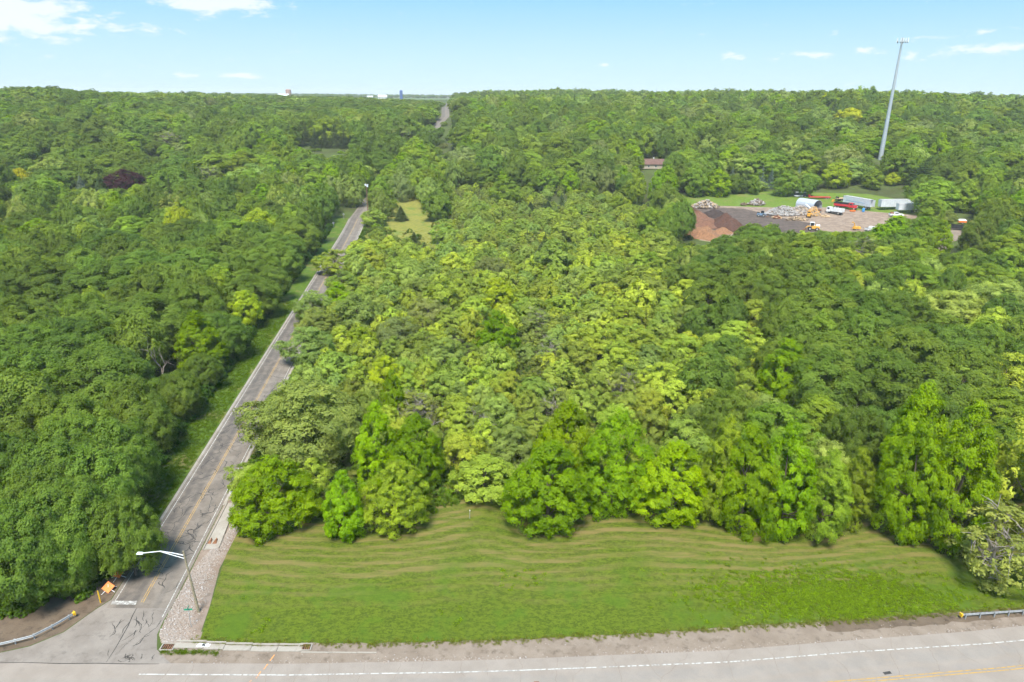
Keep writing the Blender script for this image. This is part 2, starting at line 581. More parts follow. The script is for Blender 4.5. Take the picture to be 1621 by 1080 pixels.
def strip(name, pts_l, pts_r, mat, z=0.0, uvs=None, uvname=None, parent=None, nx=1, zf=None):
    """a sheet between two polylines with the same number of points"""
    L, Rr = np.array(pts_l, float), np.array(pts_r, float)
    n = len(L)
    V, F = [], []
    for j in range(nx + 1):
        P = L + (Rr - L) * j / nx
        zz = (np.full(n, z) if zf is None else zf(P[:, 0], P[:, 1]) + z)
        V.append(np.c_[P, zz])
    V = np.concatenate(V)
    for j in range(nx):
        for i in range(n - 1):
            F.append((j * n + i, (j + 1) * n + i, (j + 1) * n + i + 1, j * n + i + 1))
    F = np.array(F)
    # face up
    a, b, c = V[F[0, 0]], V[F[0, 1]], V[F[0, 2]]
    if np.cross(b - a, c - a)[2] < 0:
        F = F[:, ::-1]
    me = np_mesh(name, V, F, [mat])
    if uvs is not None:
        ul = me.uv_layers.new(name=uvname)
        U = np.concatenate([np.c_[np.full(n, uvs[0] + (uvs[1] - uvs[0]) * j / nx), np.linspace(0, 1, n)] for j in range(nx + 1)])
        li = np.zeros(len(me.loops), np.int32)
        me.loops.foreach_get('vertex_index', li)
        ul.data.foreach_set('uv', U[li].astype(np.float32).ravel())
    o = bpy.data.objects.new(name, me)
    COL.objects.link(o)
    if parent is not None:
        o.parent = parent
    return o


def polysheet(name, pts, mat, z, parent=None):
    m = MB()
    m.poly([(x, y, z) for x, y in pts])
    me = m.mesh(name, mat)
    if me.polygons[0].normal.z < 0:
        me.flip_normals()
    o = bpy.data.objects.new(name, me)
    COL.objects.link(o)
    if parent is not None:
        o.parent = parent
    return o


def resample(P, n):
    P = np.array(P, float)
    s = np.r_[0, np.cumsum(np.hypot(*np.diff(P, axis=0).T))]
    q = np.linspace(0, s[-1], n)
    return np.c_[np.interp(q, s, P[:, 0]), np.interp(q, s, P[:, 1])]


# one geometry-node group for every scattered mass: instances of the kinds in a collection on loose points
def scatter_group(name, coll):
    ng = bpy.data.node_groups.new(name, 'GeometryNodeTree')
    ng.interface.new_socket('Geometry', in_out='INPUT', socket_type='NodeSocketGeometry')
    ng.interface.new_socket('Geometry', in_out='OUTPUT', socket_type='NodeSocketGeometry')
    N, L = ng.nodes, ng.links
    gi, go = N.new('NodeGroupInput'), N.new('NodeGroupOutput')
    ci = N.new('GeometryNodeCollectionInfo')
    ci.inputs['Collection'].default_value = coll
    ci.inputs['Separate Children'].default_value = True
    ci.inputs['Reset Children'].default_value = True
    ip = N.new('GeometryNodeInstanceOnPoints')
    ip.inputs['Pick Instance'].default_value = True

    def attr(nm, ty):
        a = N.new('GeometryNodeInputNamedAttribute')
        a.data_type = ty
        a.inputs['Name'].default_value = nm
        return a.outputs['Attribute']
    L.new(gi.outputs[0], ip.inputs['Points'])
    L.new(ci.outputs[0], ip.inputs['Instance'])
    L.new(attr('proto', 'INT'), ip.inputs['Instance Index'])
    L.new(attr('turn', 'FLOAT_VECTOR'), ip.inputs['Rotation'])
    L.new(attr('size', 'FLOAT_VECTOR'), ip.inputs['Scale'])
    L.new(ip.outputs[0], go.inputs[0])
    return ng


def scatter(name, coll, P, proto, turn, size, colour=None):
    me = bpy.data.meshes.new(name)
    n = len(P)
    me.vertices.add(n)
    me.vertices.foreach_set('co', np.asarray(P, np.float32).ravel())
    for nm, ty, key, arr in (('proto', 'INT', 'value', proto), ('turn', 'FLOAT_VECTOR', 'vector', turn), ('size', 'FLOAT_VECTOR', 'vector', size), ('leaf_colour', 'FLOAT_COLOR', 'color', colour)):
        if arr is None:
            continue
        a = me.attributes.new(nm, ty, 'POINT')
        a.data.foreach_set(key, np.asarray(arr, np.int32 if ty == 'INT' else np.float32).ravel())
    o = bpy.data.objects.new(name, me)
    COL.objects.link(o)
    md = o.modifiers.new('scatter', 'NODES')
    md.node_group = scatter_group(name + '_nodes', coll)
    return o

# trees: x, y, height, crown width, kind, label
TREES = [
(-34.4,85.2,11.5,13.1,'maple','bushy bright green maple nearest the side road in the row along the lawn'),
(-23.8,83.3,10.3,7.7,'maple',"small narrow maple squeezed between two wider ones near the lawn's road end"),
(-16.4,84.8,11.6,10.7,'ash','rounded maple with pale leaf tips just left of the gap with the thin stake'),
(-21.3,96.1,14.8,9.3,'maple','tall maple with stacked tufts behind the narrow small maple, left of the gap'),
(-15.1,95.0,13.8,10.6,'maple','dark lower maple tucked right behind the rounded pale tipped one'),
(-35.8,104.8,14.5,19.0,'locust','big feathery pale green locust leaning over the side road near the lawn'),
(-4.2,93.9,6.6,10.0,'box','sparse yellowish tree at the back of the lawn gap beside the thin stake'),
(5.5,85.8,14.3,13.1,'maple','full conical maple standing forward on the lawn right of the thin stake'),
(8.7,95.5,16.2,11.1,'maple','tall bright maple directly behind the conical one that stands forward on the lawn'),
(15.8,90.3,16.7,12.8,'maple','wide maple set back behind a dip of the mown lawn, middle of the row'),
(24.1,88.4,13.1,12.6,'maple','broad maple with a low skirt of branches spreading onto the middle of the lawn'),
(31.3,88.4,17.7,9.1,'ash','slim paler maple rising behind and between two broad ones in the row'),
(33.9,85.6,16.8,10.6,'maple','wide yellow green maple right of the slim paler one, middle right of the row'),
(39.0,84.5,17.8,10.1,'maple','very wide yellow green maple just left of the upright pale ash'),
(45.0,84.4,14.4,9.7,'ash','upright pale green ash touching the right side of the very wide maple'),
(50.0,86.3,13.7,7.2,'ash','thin green ash half hidden behind the upright pale one'),
(56.7,83.9,18.6,10.1,'maple',"big maple left of the largest one near the lawn's right end"),
(62.1,82.5,22.0,12.0,'maple','largest maple of all, at the right end of the row along the lawn'),
(61.2,92.3,21.2,11.3,'maple',"green maple top rising just behind the largest maple at the lawn's right end"),
(64.1,75.0,11.4,10.4,'grey','half dead tree with bare grey twigs drooping to the grass by the right guardrail'),
(73.2,83.5,20.1,13.0,'box','olive yellow tree behind the half dead one at the right edge'),
(-74.0,133.9,13.5,8.1,'dead','dead tree with bare grey limbs in the dark wood left of the road'),
(-210.5,375.5,14.0,16.1,'purple','dark purple leaved tree, the only one, in the left wood'),
(-226.4,363.2,13.0,8.6,'bspruce','small blue grey spruce left of the purple leaved tree'),
(-216.8,364.4,14.0,10.6,'spruce','dark conifer touching the left side of the purple leaved tree'),
(-70.8,144.6,14.0,13.3,'maple','fresh green tree beside the dead tree, at the edge of the left wood'),
(-4.4,189.9,11.0,9.4,'yellowg','lime yellow treetop rising alone in the middle of the thicket'),
(-3.6,155.5,11.5,11.7,'maple','deep green upright tree just in front of the lime yellow treetop'),
(-7.5,228.9,8.5,11.5,'willow','rounded grey green tree behind the lime yellow treetop'),
(55.8,128.4,14.5,12.9,'maple','bright green round tree at the left front of the dark grove on the right'),
(-35.7,492.2,14.0,18.9,'willow','silvery grey willow beyond the scrub, above the small meadow'),
(-55.6,339.0,7.5,8.6,'spruce','lone dark juniper shaped conifer standing in the small yellow meadow'),
(237.9,406.5,17.0,19.5,'pine','large dark pine behind the white trailers at the yard'),
(136.6,436.1,10.0,6.3,'bspruce','bluish spruce at the back of the yard grass, first of four from left'),
(152.5,428.2,12.0,5.8,'bspruce','dark bluish spruce, left one of the touching pair behind the yard'),
(155.2,420.3,12.0,6.1,'bspruce','pale bluish spruce, right one of the touching pair behind the yard'),
(173.7,425.9,13.0,5.4,'bspruce','tall thin bluish spruce behind the hoop shelter'),
(300.8,647.5,16.0,18.4,'yellow','golden yellow tree left of the tall mast, above the green wood'),
(207.9,329.4,7.5,10.1,'locust','small flat topped tree with visible trunk on the grass by the yard drive'),
(-71.5,173.9,11.0,8.0,'yellowg','lime tinted young tree in the left wood close to the road'),
(-177.8,408.5,13.0,14.9,'grey','thin pale tree with bare twigs deep in the left wood'),
(-246.0,498.6,15.0,17.2,'grey','brownish leafless looking tree far back in the left wood'),
(-265.4,375.1,12.0,6.8,'yellow','small yellow treetop at the far left edge of the wood'),
(-161.8,552.8,17.0,11.7,'spruce','darkest of five dark spruces standing together far up the left wood'),
(-152.1,543.1,15.0,9.6,'spruce','second of five dark spruces standing together far up the left wood'),
(-145.3,545.0,16.0,10.6,'spruce','middle of five dark spruces standing together far up the left wood'),
(-138.0,546.9,18.0,10.6,'spruce','fourth of five dark spruces standing together far up the left wood'),
(-130.9,546.5,15.0,9.7,'spruce','rightmost of five dark spruces standing together far up the left wood'),
(52.8,121.0,6.0,4.2,'bare','small leafless grey tree in front of the bright round tree of the right grove'),
(58.2,121.3,6.0,5.6,'bare','grey leafless shrub right of the small leafless tree, in the dark gap'),
(63.3,114.7,6.0,6.9,'grey','brownish twiggy shrub behind the thin green ash'),
(51.5,113.4,6.0,6.0,'scrub','olive shrub below the small leafless tree, behind the very wide maple'),
(60.6,118.4,6.0,7.4,'scrub','yellowish shrub between the two grey leafless ones'),
(-14.7,114.1,7.0,6.3,'bare','grey leafless tree behind the dark lower maple'),
(-29.3,121.0,6.0,4.9,'bare','pale leafless sapling behind the big feathery locust'),
(81.8,210.7,13.0,12.3,'oak','sixth dark green oak behind the bright round tree of the right grove, counting outward'),
(90.4,204.4,14.0,16.2,'oak','fifth dark green oak behind the bright round tree of the right grove, counting outward'),
(74.8,188.7,12.0,14.3,'oak','third dark green oak behind the bright round tree of the right grove, counting outward'),
(91.8,192.7,13.0,14.6,'oak','fourth dark green oak behind the bright round tree of the right grove, counting outward'),
(77.4,164.7,14.0,18.9,'oak','nearest dark green oak behind the bright round tree of the right grove, counting outward'),
(88.2,161.5,15.0,16.1,'oak','second dark green oak behind the bright round tree of the right grove, counting outward'),
(95.0,162.8,15.0,14.6,'oak','ninth dark green oak right of the bright round tree of the right grove, counting outward'),
(144.3,243.5,13.0,14.9,'scrubtall','third mid green tree in front of the yard drive, counting outward'),
(121.4,202.4,14.0,16.1,'scrubtall','mid green tree behind the bright round tree of the right grove, counting outward'),
(116.6,173.4,13.0,17.6,'locust','nearest feathery light green tree right of the bright round tree of the right grove, counting'),
(134.4,180.5,14.0,18.9,'locust','second feathery light green tree right of the bright round tree of the right grove, counting'),
(149.0,208.8,12.0,13.8,'scrubtall','fifth mid green tree in front of the yard drive, counting outward'),
(111.4,255.3,12.0,13.8,'scrubtall','second mid green tree in front of the mulch heaps, counting outward'),
(96.2,261.9,13.0,17.6,'oak','nearest dark green oak in front of the mulch heaps, counting outward'),
(84.6,261.1,9.7,14.3,'oak','second dark green oak in front of the mulch heaps, counting outward'),
(71.3,226.5,13.0,17.6,'oak','second dark green oak right of the lime yellow treetop, counting outward'),
(91.2,137.5,15.0,17.9,'oak','seventh dark green oak right of the bright round tree of the right grove, counting outward'),
(83.1,134.4,15.0,14.9,'oak','fifth dark green oak right of the bright round tree of the right grove, counting outward'),
(67.6,131.6,14.0,17.0,'oak','second dark green oak right of the bright round tree of the right grove, counting outward'),
(62.9,126.2,13.0,13.0,'oak','nearest dark green oak right of the bright round tree of the right grove, counting outward'),
(72.5,124.4,14.0,13.5,'oak','third dark green oak right of the bright round tree of the right grove, counting outward'),
(76.2,117.5,13.0,15.2,'oak','fourth dark green oak right of the bright round tree of the right grove, counting outward'),
(90.8,127.4,13.0,13.8,'oak','sixth dark green oak right of the bright round tree of the right grove, counting outward'),
(105.3,143.5,13.0,8.9,'oak','eighth dark green oak right of the bright round tree of the right grove, counting outward'),
(102.6,131.2,11.0,11.1,'box','yellow green young tree right of the bright round tree of the right grove, counting outward'),
(89.1,113.1,11.0,12.6,'scrubtall','mid green tree right of the bright round tree of the right grove, counting outward'),
(130.7,252.2,11.0,12.6,'grey','greyish thin leaved tree left of the yard drive, in the growth right of the road'),
(132.2,240.0,10.0,13.5,'box','yellow green young tree in front of the yard drive, counting outward'),
(118.6,239.8,10.0,13.5,'box','yellow green young tree left of the yard drive, in the growth right of the road'),
(144.7,216.6,10.0,11.5,'scrubtall','fourth mid green tree in front of the yard drive, counting outward'),
(171.8,233.0,12.0,13.8,'scrubtall','second mid green tree in front of the yard drive, counting outward'),
(61.4,215.9,10.0,13.5,'oak','nearest dark green oak right of the lime yellow treetop, counting outward'),
(167.8,246.3,9.0,10.3,'scrubtall','nearest mid green tree in front of the yard drive, counting outward'),
(22.9,217.3,8.0,10.8,'locust','nearest feathery light green tree behind the lime yellow treetop, counting outward'),
(40.0,216.3,7.5,10.1,'box','fourth yellow green young tree right of the lime yellow treetop, counting outward'),
(52.9,232.6,7.5,10.1,'box','seventh yellow green young tree right of the lime yellow treetop, counting outward'),
(44.9,237.3,7.0,9.5,'box','sixth yellow green young tree right of the lime yellow treetop, counting outward'),
(52.3,199.2,8.0,10.8,'box','fifth yellow green young tree right of the lime yellow treetop, counting outward'),
(47.1,173.2,8.0,10.8,'locust','feathery light green tree behind the bright round tree of the right grove, counting outward'),
(58.6,190.2,8.0,10.8,'box','seventh yellow green young tree behind the bright round tree of the right grove, counting outward'),
(65.4,174.7,9.0,12.2,'box','sixth yellow green young tree behind the bright round tree of the right grove, counting outward'),
(23.1,182.5,7.5,10.1,'box','second yellow green young tree right of the lime yellow treetop, counting outward'),
(13.5,185.5,7.0,9.5,'box','nearest yellow green young tree right of the lime yellow treetop, counting outward'),
(31.0,176.8,7.5,10.1,'box','third yellow green young tree right of the lime yellow treetop, counting outward'),
(25.0,158.0,7.5,9.9,'box','ninth yellow green young tree left of the bright round tree of the right grove, counting'),
(17.0,155.1,7.5,9.7,'box','yellow green young tree in front of the lime yellow treetop, counting outward'),
(9.2,150.2,7.0,8.0,'grey','second greyish thin leaved tree in front of the lime yellow treetop, counting outward'),
(14.8,146.3,7.5,9.2,'scrub','fifth mid green young tree left of the bright round tree of the right grove, counting'),
(30.7,155.0,7.0,8.5,'box','fifth yellow green young tree behind the bright round tree of the right grove, counting outward'),
(40.0,149.8,8.0,10.8,'box','third yellow green young tree behind the bright round tree of the right grove, counting outward'),
(45.6,150.2,8.0,8.8,'box','second yellow green young tree behind the bright round tree of the right grove, counting outward'),
(55.3,158.1,8.5,11.4,'box','fourth yellow green young tree behind the bright round tree of the right grove, counting outward'),
(23.8,142.0,7.0,9.0,'box','eighth yellow green young tree left of the bright round tree of the right grove, counting'),
(31.4,133.3,7.5,8.5,'box','sixth yellow green young tree left of the bright round tree of the right grove, counting'),
(41.8,137.8,8.0,7.6,'box','third yellow green young tree left of the bright round tree of the right grove, counting'),
(32.6,123.3,7.5,8.2,'box','fifth yellow green young tree left of the bright round tree of the right grove, counting'),
(26.2,117.6,8.0,7.8,'box','seventh yellow green young tree left of the bright round tree of the right grove, counting'),
(37.7,117.6,8.0,7.8,'box','fourth yellow green young tree left of the bright round tree of the right grove, counting'),
(44.2,117.4,8.5,7.8,'scrub','nearest mid green young tree left of the bright round tree of the right grove, counting'),
(22.1,119.5,7.0,7.7,'scrub','third mid green young tree left of the bright round tree of the right grove, counting'),
(13.7,120.2,7.0,6.8,'scrub','fifth mid green young tree behind the sparse tree at the lawn gap, counting outward'),
(8.5,119.2,7.0,6.5,'grey','second greyish thin leaved tree behind the sparse tree at the lawn gap, counting outward'),
(4.7,126.4,7.0,8.1,'scrub','seventh mid green young tree behind the sparse tree at the lawn gap, counting outward'),
(-0.0,127.0,7.5,5.8,'box','sixth yellow green young tree behind the sparse tree at the lawn gap, counting outward'),
(-62.7,234.3,9.0,11.9,'box','second yellow green young tree left of the lime yellow treetop, counting outward'),
(-54.8,241.9,9.0,12.2,'scrub','third mid green young tree behind the lime yellow treetop, counting outward'),
(-53.8,208.7,8.0,10.8,'scrub','mid green young tree left of the lime yellow treetop, counting outward'),
(-49.6,186.5,10.0,10.0,'maple','bright green maple left of the lime yellow treetop, in the growth right of the road'),
(-54.7,179.3,9.5,11.0,'locust','fifth feathery light green tree left of the lime yellow treetop, counting outward'),
(-50.3,167.1,8.5,10.3,'locust','fourth feathery light green tree left of the lime yellow treetop, counting outward'),
(-47.7,149.0,9.5,11.1,'locust','third feathery light green tree behind the big feathery locust, counting outward'),
(-41.4,202.8,7.5,10.1,'locust','third feathery light green tree left of the lime yellow treetop, counting outward'),
(-38.9,180.4,8.0,10.8,'locust','second feathery light green tree left of the lime yellow treetop, counting outward'),
(-28.2,199.5,8.0,10.8,'locust','nearest feathery light green tree left of the lime yellow treetop, counting outward'),
(-23.1,179.0,8.0,10.8,'willow','soft grey green tree left of the lime yellow treetop, counting outward'),
(-29.0,162.4,8.0,10.8,'willow','soft grey green tree in front of the lime yellow treetop, counting outward'),
(-36.8,156.2,7.0,6.7,'yellowg','lime green tree in front of the lime yellow treetop, counting outward'),
(-18.1,216.2,7.0,9.0,'scrub','second mid green young tree behind the lime yellow treetop, counting outward'),
(-15.5,146.7,7.5,10.1,'locust','feathery light green tree in front of the lime yellow treetop, counting outward'),
(-21.8,150.9,7.5,9.5,'scrub','third mid green young tree in front of the lime yellow treetop, counting outward'),
(-26.2,131.9,9.0,6.3,'yellowg','lime green tree behind the big feathery locust, in the growth right of the road'),
(-22.8,119.8,10.5,6.5,'maple','bright green maple behind the big feathery locust, in the growth right of the road'),
(-26.9,115.9,8.5,5.9,'scrub','second mid green young tree behind the big feathery locust, counting outward'),
(-41.9,128.3,8.5,8.4,'locust','second feathery light green tree behind the big feathery locust, counting outward'),
(-6.9,129.3,7.5,7.0,'box','eighth yellow green young tree behind the sparse tree at the lawn gap, counting outward'),
(-0.9,128.0,7.5,6.9,'box','seventh yellow green young tree behind the sparse tree at the lawn gap, counting outward'),
(3.8,125.9,7.0,6.3,'scrub','sixth mid green young tree behind the sparse tree at the lawn gap, counting outward'),
(-18.3,118.6,7.0,7.7,'grey','greyish thin leaved tree right of the big feathery locust, counting outward'),
(-9.1,112.1,7.5,6.2,'box','fourth yellow green young tree behind the sparse tree at the lawn gap, counting outward'),
(-5.7,112.4,7.0,6.2,'grey','nearest greyish thin leaved tree behind the sparse tree at the lawn gap, counting outward'),
(-8.2,100.7,7.5,6.7,'box','nearest yellow green young tree behind the sparse tree at the lawn gap, counting outward'),
(-0.2,104.0,7.0,9.0,'locust','nearest feathery light green tree behind the sparse tree at the lawn gap, counting outward'),
(-4.3,106.4,7.0,6.6,'box','second yellow green young tree behind the sparse tree at the lawn gap, counting outward'),
(4.6,111.4,7.0,6.8,'scrub','second mid green young tree behind the sparse tree at the lawn gap, counting outward'),
(-14.2,129.2,7.0,7.7,'scrub','sixth mid green young tree behind the big feathery locust, counting outward'),
(-10.6,152.6,4.6,5.8,'scrub','second mid green young tree in front of the lime yellow treetop, counting outward'),
(-38.7,139.2,7.0,8.3,'scrub','eighth mid green young tree behind the big feathery locust, counting outward'),
(-41.3,156.1,7.0,7.6,'box','nearest yellow green young tree left of the lime yellow treetop, counting outward'),
(-23.0,136.1,7.0,5.4,'scrub','seventh mid green young tree behind the big feathery locust, counting outward'),
(-15.2,172.8,7.0,9.5,'scrub','nearest mid green young tree in front of the lime yellow treetop, counting outward'),
(6.5,173.4,7.0,8.0,'grey','nearest greyish thin leaved tree in front of the lime yellow treetop, counting outward'),
(-35.2,230.8,7.0,9.5,'locust','second feathery light green tree behind the lime yellow treetop, counting outward'),
(9.6,208.3,6.5,8.8,'scrub','nearest mid green young tree behind the lime yellow treetop, counting outward'),
(22.7,130.0,7.0,6.5,'grey','greyish thin leaved tree left of the bright round tree of the right grove, counting outward'),
(46.9,135.1,8.0,8.0,'box','second yellow green young tree left of the bright round tree of the right grove, counting'),
(55.9,146.2,8.5,10.0,'box','nearest yellow green young tree behind the bright round tree of the right grove, counting outward'),
(47.3,128.0,8.0,7.7,'box','nearest yellow green young tree left of the bright round tree of the right grove, counting'),
(-41.7,285.5,5.6,6.4,'spruce','dark little conifer in front of the tall utility pole, counting outward'),
(-34.6,264.7,5.5,5.9,'spruce','fourth dark little conifer behind the lime yellow treetop, counting outward'),
(-43.7,249.2,5.0,5.8,'spruce','second dark little conifer behind the lime yellow treetop, counting outward'),
(9.1,361.9,6.0,6.9,'spruce','nearest dark little conifer right of the small meadow, counting outward'),
(18.6,366.0,6.0,6.9,'spruce','second dark little conifer right of the small meadow, counting outward'),
(11.3,262.3,6.5,7.5,'spruce','third dark little conifer behind the lime yellow treetop, counting outward'),
(7.7,245.9,5.0,5.8,'spruce','nearest dark little conifer behind the lime yellow treetop, counting outward'),
(-31.0,298.4,7.0,9.5,'scrub','mid green young tree in front of the small meadow, counting outward'),
(-16.8,291.5,7.0,9.5,'locust','feathery light green tree in front of the small meadow, counting outward'),
(0.8,308.0,7.0,9.5,'scrub','third mid green young tree right of the small meadow, counting outward'),
(21.3,295.7,8.0,10.8,'scrub','second mid green young tree left of the mulch heaps, counting outward'),
(39.4,310.0,8.5,11.5,'scrub','nearest mid green young tree left of the mulch heaps, counting outward'),
(29.0,341.3,7.0,9.5,'box','yellow green young tree left of the mulch heaps, in the growth right of the road'),
(-17.0,353.6,7.5,10.1,'scrub','second mid green young tree right of the small meadow, counting outward'),
(-36.3,352.1,7.5,10.1,'scrub','nearest mid green young tree right of the small meadow, counting outward'),
(-4.5,383.5,14.0,16.1,'scrubtall','mid green tree right of the small meadow, in the growth right of the road'),
(14.4,434.3,13.0,14.9,'scrubtall','second mid green tree in front of the silvery willow, counting outward'),
(36.6,471.6,15.0,17.2,'scrubtall','third mid green tree right of the silvery willow, counting outward'),
(47.3,270.4,9.0,10.3,'scrubtall','nearest mid green tree in front of the mulch heaps, counting outward'),
(64.8,324.1,10.5,12.1,'scrubtall','mid green tree left of the mulch heaps, in the growth right of the road'),
(55.8,365.3,9.0,10.3,'scrubtall','nearest mid green tree behind the mulch heaps, counting outward'),
(30.5,253.7,6.0,8.1,'scrub','fourth mid green young tree behind the lime yellow treetop, counting outward'),
(17.0,247.4,6.0,8.1,'oak','dark green oak behind the lime yellow treetop, in the growth right of the road'),
(67.2,395.8,10.0,11.5,'scrubtall','second mid green tree behind the mulch heaps, counting outward'),
(42.6,400.7,9.0,10.3,'scrubtall','third mid green tree behind the mulch heaps, counting outward'),
(81.5,377.3,10.0,13.5,'oak','dark green oak behind the mulch heaps, in the growth right of the road'),
(49.2,240.0,8.0,9.2,'scrubtall','mid green tree right of the lime yellow treetop, in the growth right of the road'),
(63.0,246.1,8.0,9.2,'scrubtall','third mid green tree in front of the mulch heaps, counting outward'),
(-66.6,325.8,9.0,12.2,'scrub','nearest mid green young tree in front of the tall utility pole, counting outward'),
(-57.8,312.7,2.5,4.9,'scrub','second mid green young tree in front of the tall utility pole, counting outward'),
(-66.7,428.3,13.0,14.9,'scrubtall','nearest mid green tree in front of the silvery willow, counting outward'),
(-73.0,397.4,12.0,13.8,'scrubtall','mid green tree behind the small meadow, in the growth right of the road'),
(-46.5,419.4,12.0,13.8,'maple','bright green maple behind the small meadow, in the growth right of the road'),
(-14.5,487.8,16.0,18.4,'scrubtall','nearest mid green tree right of the silvery willow, counting outward'),
(21.8,527.6,17.0,19.5,'scrubtall','second mid green tree right of the silvery willow, counting outward'),
(64.7,534.1,14.0,16.1,'scrubtall','fourth mid green tree right of the silvery willow, counting outward'),
(-78.5,121.9,14.0,15.9,'oak','nearest dark green oak in front of the dead tree, counting outward'),
(-94.4,139.5,14.0,16.8,'oak','nearest dark green oak left of the dead tree, counting outward'),
(-87.8,157.7,14.0,18.8,'oak','nearest dark green oak behind the dead tree, counting outward'),
(-82.9,167.0,14.0,14.4,'oak','fourth dark green oak behind the dead tree, counting outward'),
(-73.3,158.9,9.3,10.5,'oak','third dark green oak behind the dead tree, counting outward'),
(-69.4,155.6,10.2,9.0,'oak','second dark green oak behind the dead tree, counting outward'),
(-117.2,152.7,14.0,16.8,'oak','fourth dark green oak left of the dead tree, counting outward'),
(-101.2,157.2,14.0,12.7,'oak','third dark green oak left of the dead tree, counting outward'),
(-100.6,135.1,14.0,13.7,'oak','second dark green oak left of the dead tree, counting outward'),
(-93.6,120.4,14.0,12.4,'oak','second dark green oak in front of the dead tree, counting outward'),
(-65.5,107.6,13.0,10.2,'oak','fifth dark green oak in front of the dead tree, counting outward'),
(-71.5,101.3,13.0,10.7,'oak','eighth dark green oak behind the orange road signs, counting outward'),
(-76.8,100.5,13.0,9.6,'oak','tenth dark green oak behind the orange road signs, counting outward'),
(-62.9,105.9,11.0,8.0,'oak','ninth dark green oak behind the orange road signs, counting outward'),
(-59.7,90.8,13.5,10.7,'oak','fifth dark green oak behind the orange road signs, counting outward'),
(-64.6,85.3,14.0,11.0,'oak','fourth dark green oak behind the orange road signs, counting outward'),
(-73.5,88.5,13.0,9.2,'oak','ninth dark green oak left of the orange road signs, counting outward'),
(-58.4,82.3,13.5,9.8,'oak','third dark green oak behind the orange road signs, counting outward'),
(-58.9,92.7,11.5,7.7,'oak','sixth dark green oak behind the orange road signs, counting outward'),
(-57.5,80.8,11.5,7.7,'oak','second dark green oak behind the orange road signs, counting outward'),
(-61.5,76.3,14.0,10.0,'oak','eighth dark green oak left of the orange road signs, counting outward'),
(-57.6,73.7,14.0,10.2,'oak','seventh dark green oak left of the orange road signs, counting outward'),
(-58.5,69.5,14.0,9.6,'oak','dark green oak behind the left guardrail, in the wood left of the road'),
(-56.7,73.8,12.0,7.9,'oak','sixth dark green oak left of the orange road signs, counting outward'),
(-49.4,74.1,11.5,7.3,'oak','nearest dark green oak behind the orange road signs, counting outward'),
(-57.1,72.9,13.0,9.3,'oak','fifth dark green oak left of the orange road signs, counting outward'),
(-56.4,72.1,11.0,7.4,'oak','third dark green oak left of the orange road signs, counting outward'),
(-56.4,72.2,12.0,7.6,'oak','fourth dark green oak left of the orange road signs, counting outward'),
(-56.2,72.0,9.0,7.1,'oak','second dark green oak left of the orange road signs, counting outward'),
(-55.7,71.4,7.0,5.7,'oak','nearest dark green oak left of the orange road signs, counting outward'),
(-68.2,141.7,5.2,6.6,'oak','nearest dark green oak right of the dead tree, counting outward'),
(-69.5,150.9,12.0,11.7,'oak','second dark green oak right of the dead tree, counting outward'),
(-74.4,185.1,12.0,14.1,'oak','fifth dark green oak behind the dead tree, counting outward'),
(-75.9,200.3,12.0,13.3,'oak','sixth dark green oak behind the dead tree, counting outward'),
(-79.0,223.3,13.0,14.6,'oak','eleventh dark green oak behind the dead tree, counting outward'),
(-87.0,244.5,13.0,17.6,'oak','third dark green oak in front of the tall utility pole, counting outward'),
(-100.2,208.1,14.0,17.6,'oak','eighth dark green oak behind the dead tree, counting outward'),
(-113.6,207.5,14.0,18.9,'oak','ninth dark green oak behind the dead tree, counting outward'),
(-117.6,190.6,14.0,18.0,'oak','seventh dark green oak behind the dead tree, counting outward'),
(-135.4,190.2,14.0,18.9,'oak','fifth dark green oak left of the dead tree, counting outward'),
(-124.9,263.4,14.0,18.9,'oak','second dark green oak in front of the tall utility pole, counting outward'),
(-108.2,264.2,14.0,16.1,'scrubtall','mid green tree in front of the tall utility pole, counting outward'),
(-84.2,217.8,13.0,16.3,'oak','tenth dark green oak behind the dead tree, counting outward'),
(-64.5,121.2,9.2,6.9,'oak','third dark green oak in front of the dead tree, counting outward'),
(-65.7,133.8,8.3,6.3,'oak','third dark green oak right of the dead tree, counting outward'),
(-64.3,120.3,9.0,7.2,'oak','fourth dark green oak in front of the dead tree, counting outward'),
(-84.9,265.4,14.0,17.2,'oak','nearest dark green oak in front of the tall utility pole, counting outward'),
(-193.7,271.5,14.0,18.9,'oak','second dark green oak in front of the purple leaved tree, counting outward'),
(-182.8,286.7,14.0,18.9,'oak','nearest dark green oak in front of the purple leaved tree, counting outward'),
(-152.3,268.9,14.0,16.1,'scrubtall','mid green tree left of the tall utility pole, in the wood left of the road'),
(-148.1,296.6,13.0,14.9,'yellowg','lime green tree left of the tall utility pole, in the wood left of the road'),
(-141.7,236.8,14.0,18.9,'oak','twelfth dark green oak behind the dead tree, counting outward'),
(22.6,97.0,5.3,5.1,'box','yellow green young tree right of the conical maple, in the growth right of the road'),
(-31.3,94.7,5.7,5.6,'box','yellow green young tree in front of the big feathery locust, counting outward'),
(-40.6,92.0,6.5,6.4,'scrub','mid green young tree in front of the big feathery locust, counting outward'),
(34.7,94.8,5.7,5.6,'box','yellow green young tree behind the very wide maple, in the growth right of the road'),
(18.1,99.9,5.8,5.1,'box','nearest yellow green young tree behind the conical maple, counting outward'),
(14.1,101.6,5.0,5.0,'scrub','nearest mid green young tree behind the conical maple, counting outward'),
(-17.0,102.9,6.6,5.1,'scrub','mid green young tree left of the sparse tree at the lawn gap, counting outward'),
(31.4,100.0,7.7,7.7,'scrub','nearest mid green young tree behind the very wide maple, counting outward'),
(6.9,104.8,5.2,5.1,'scrub','mid green young tree right of the sparse tree at the lawn gap, counting outward'),
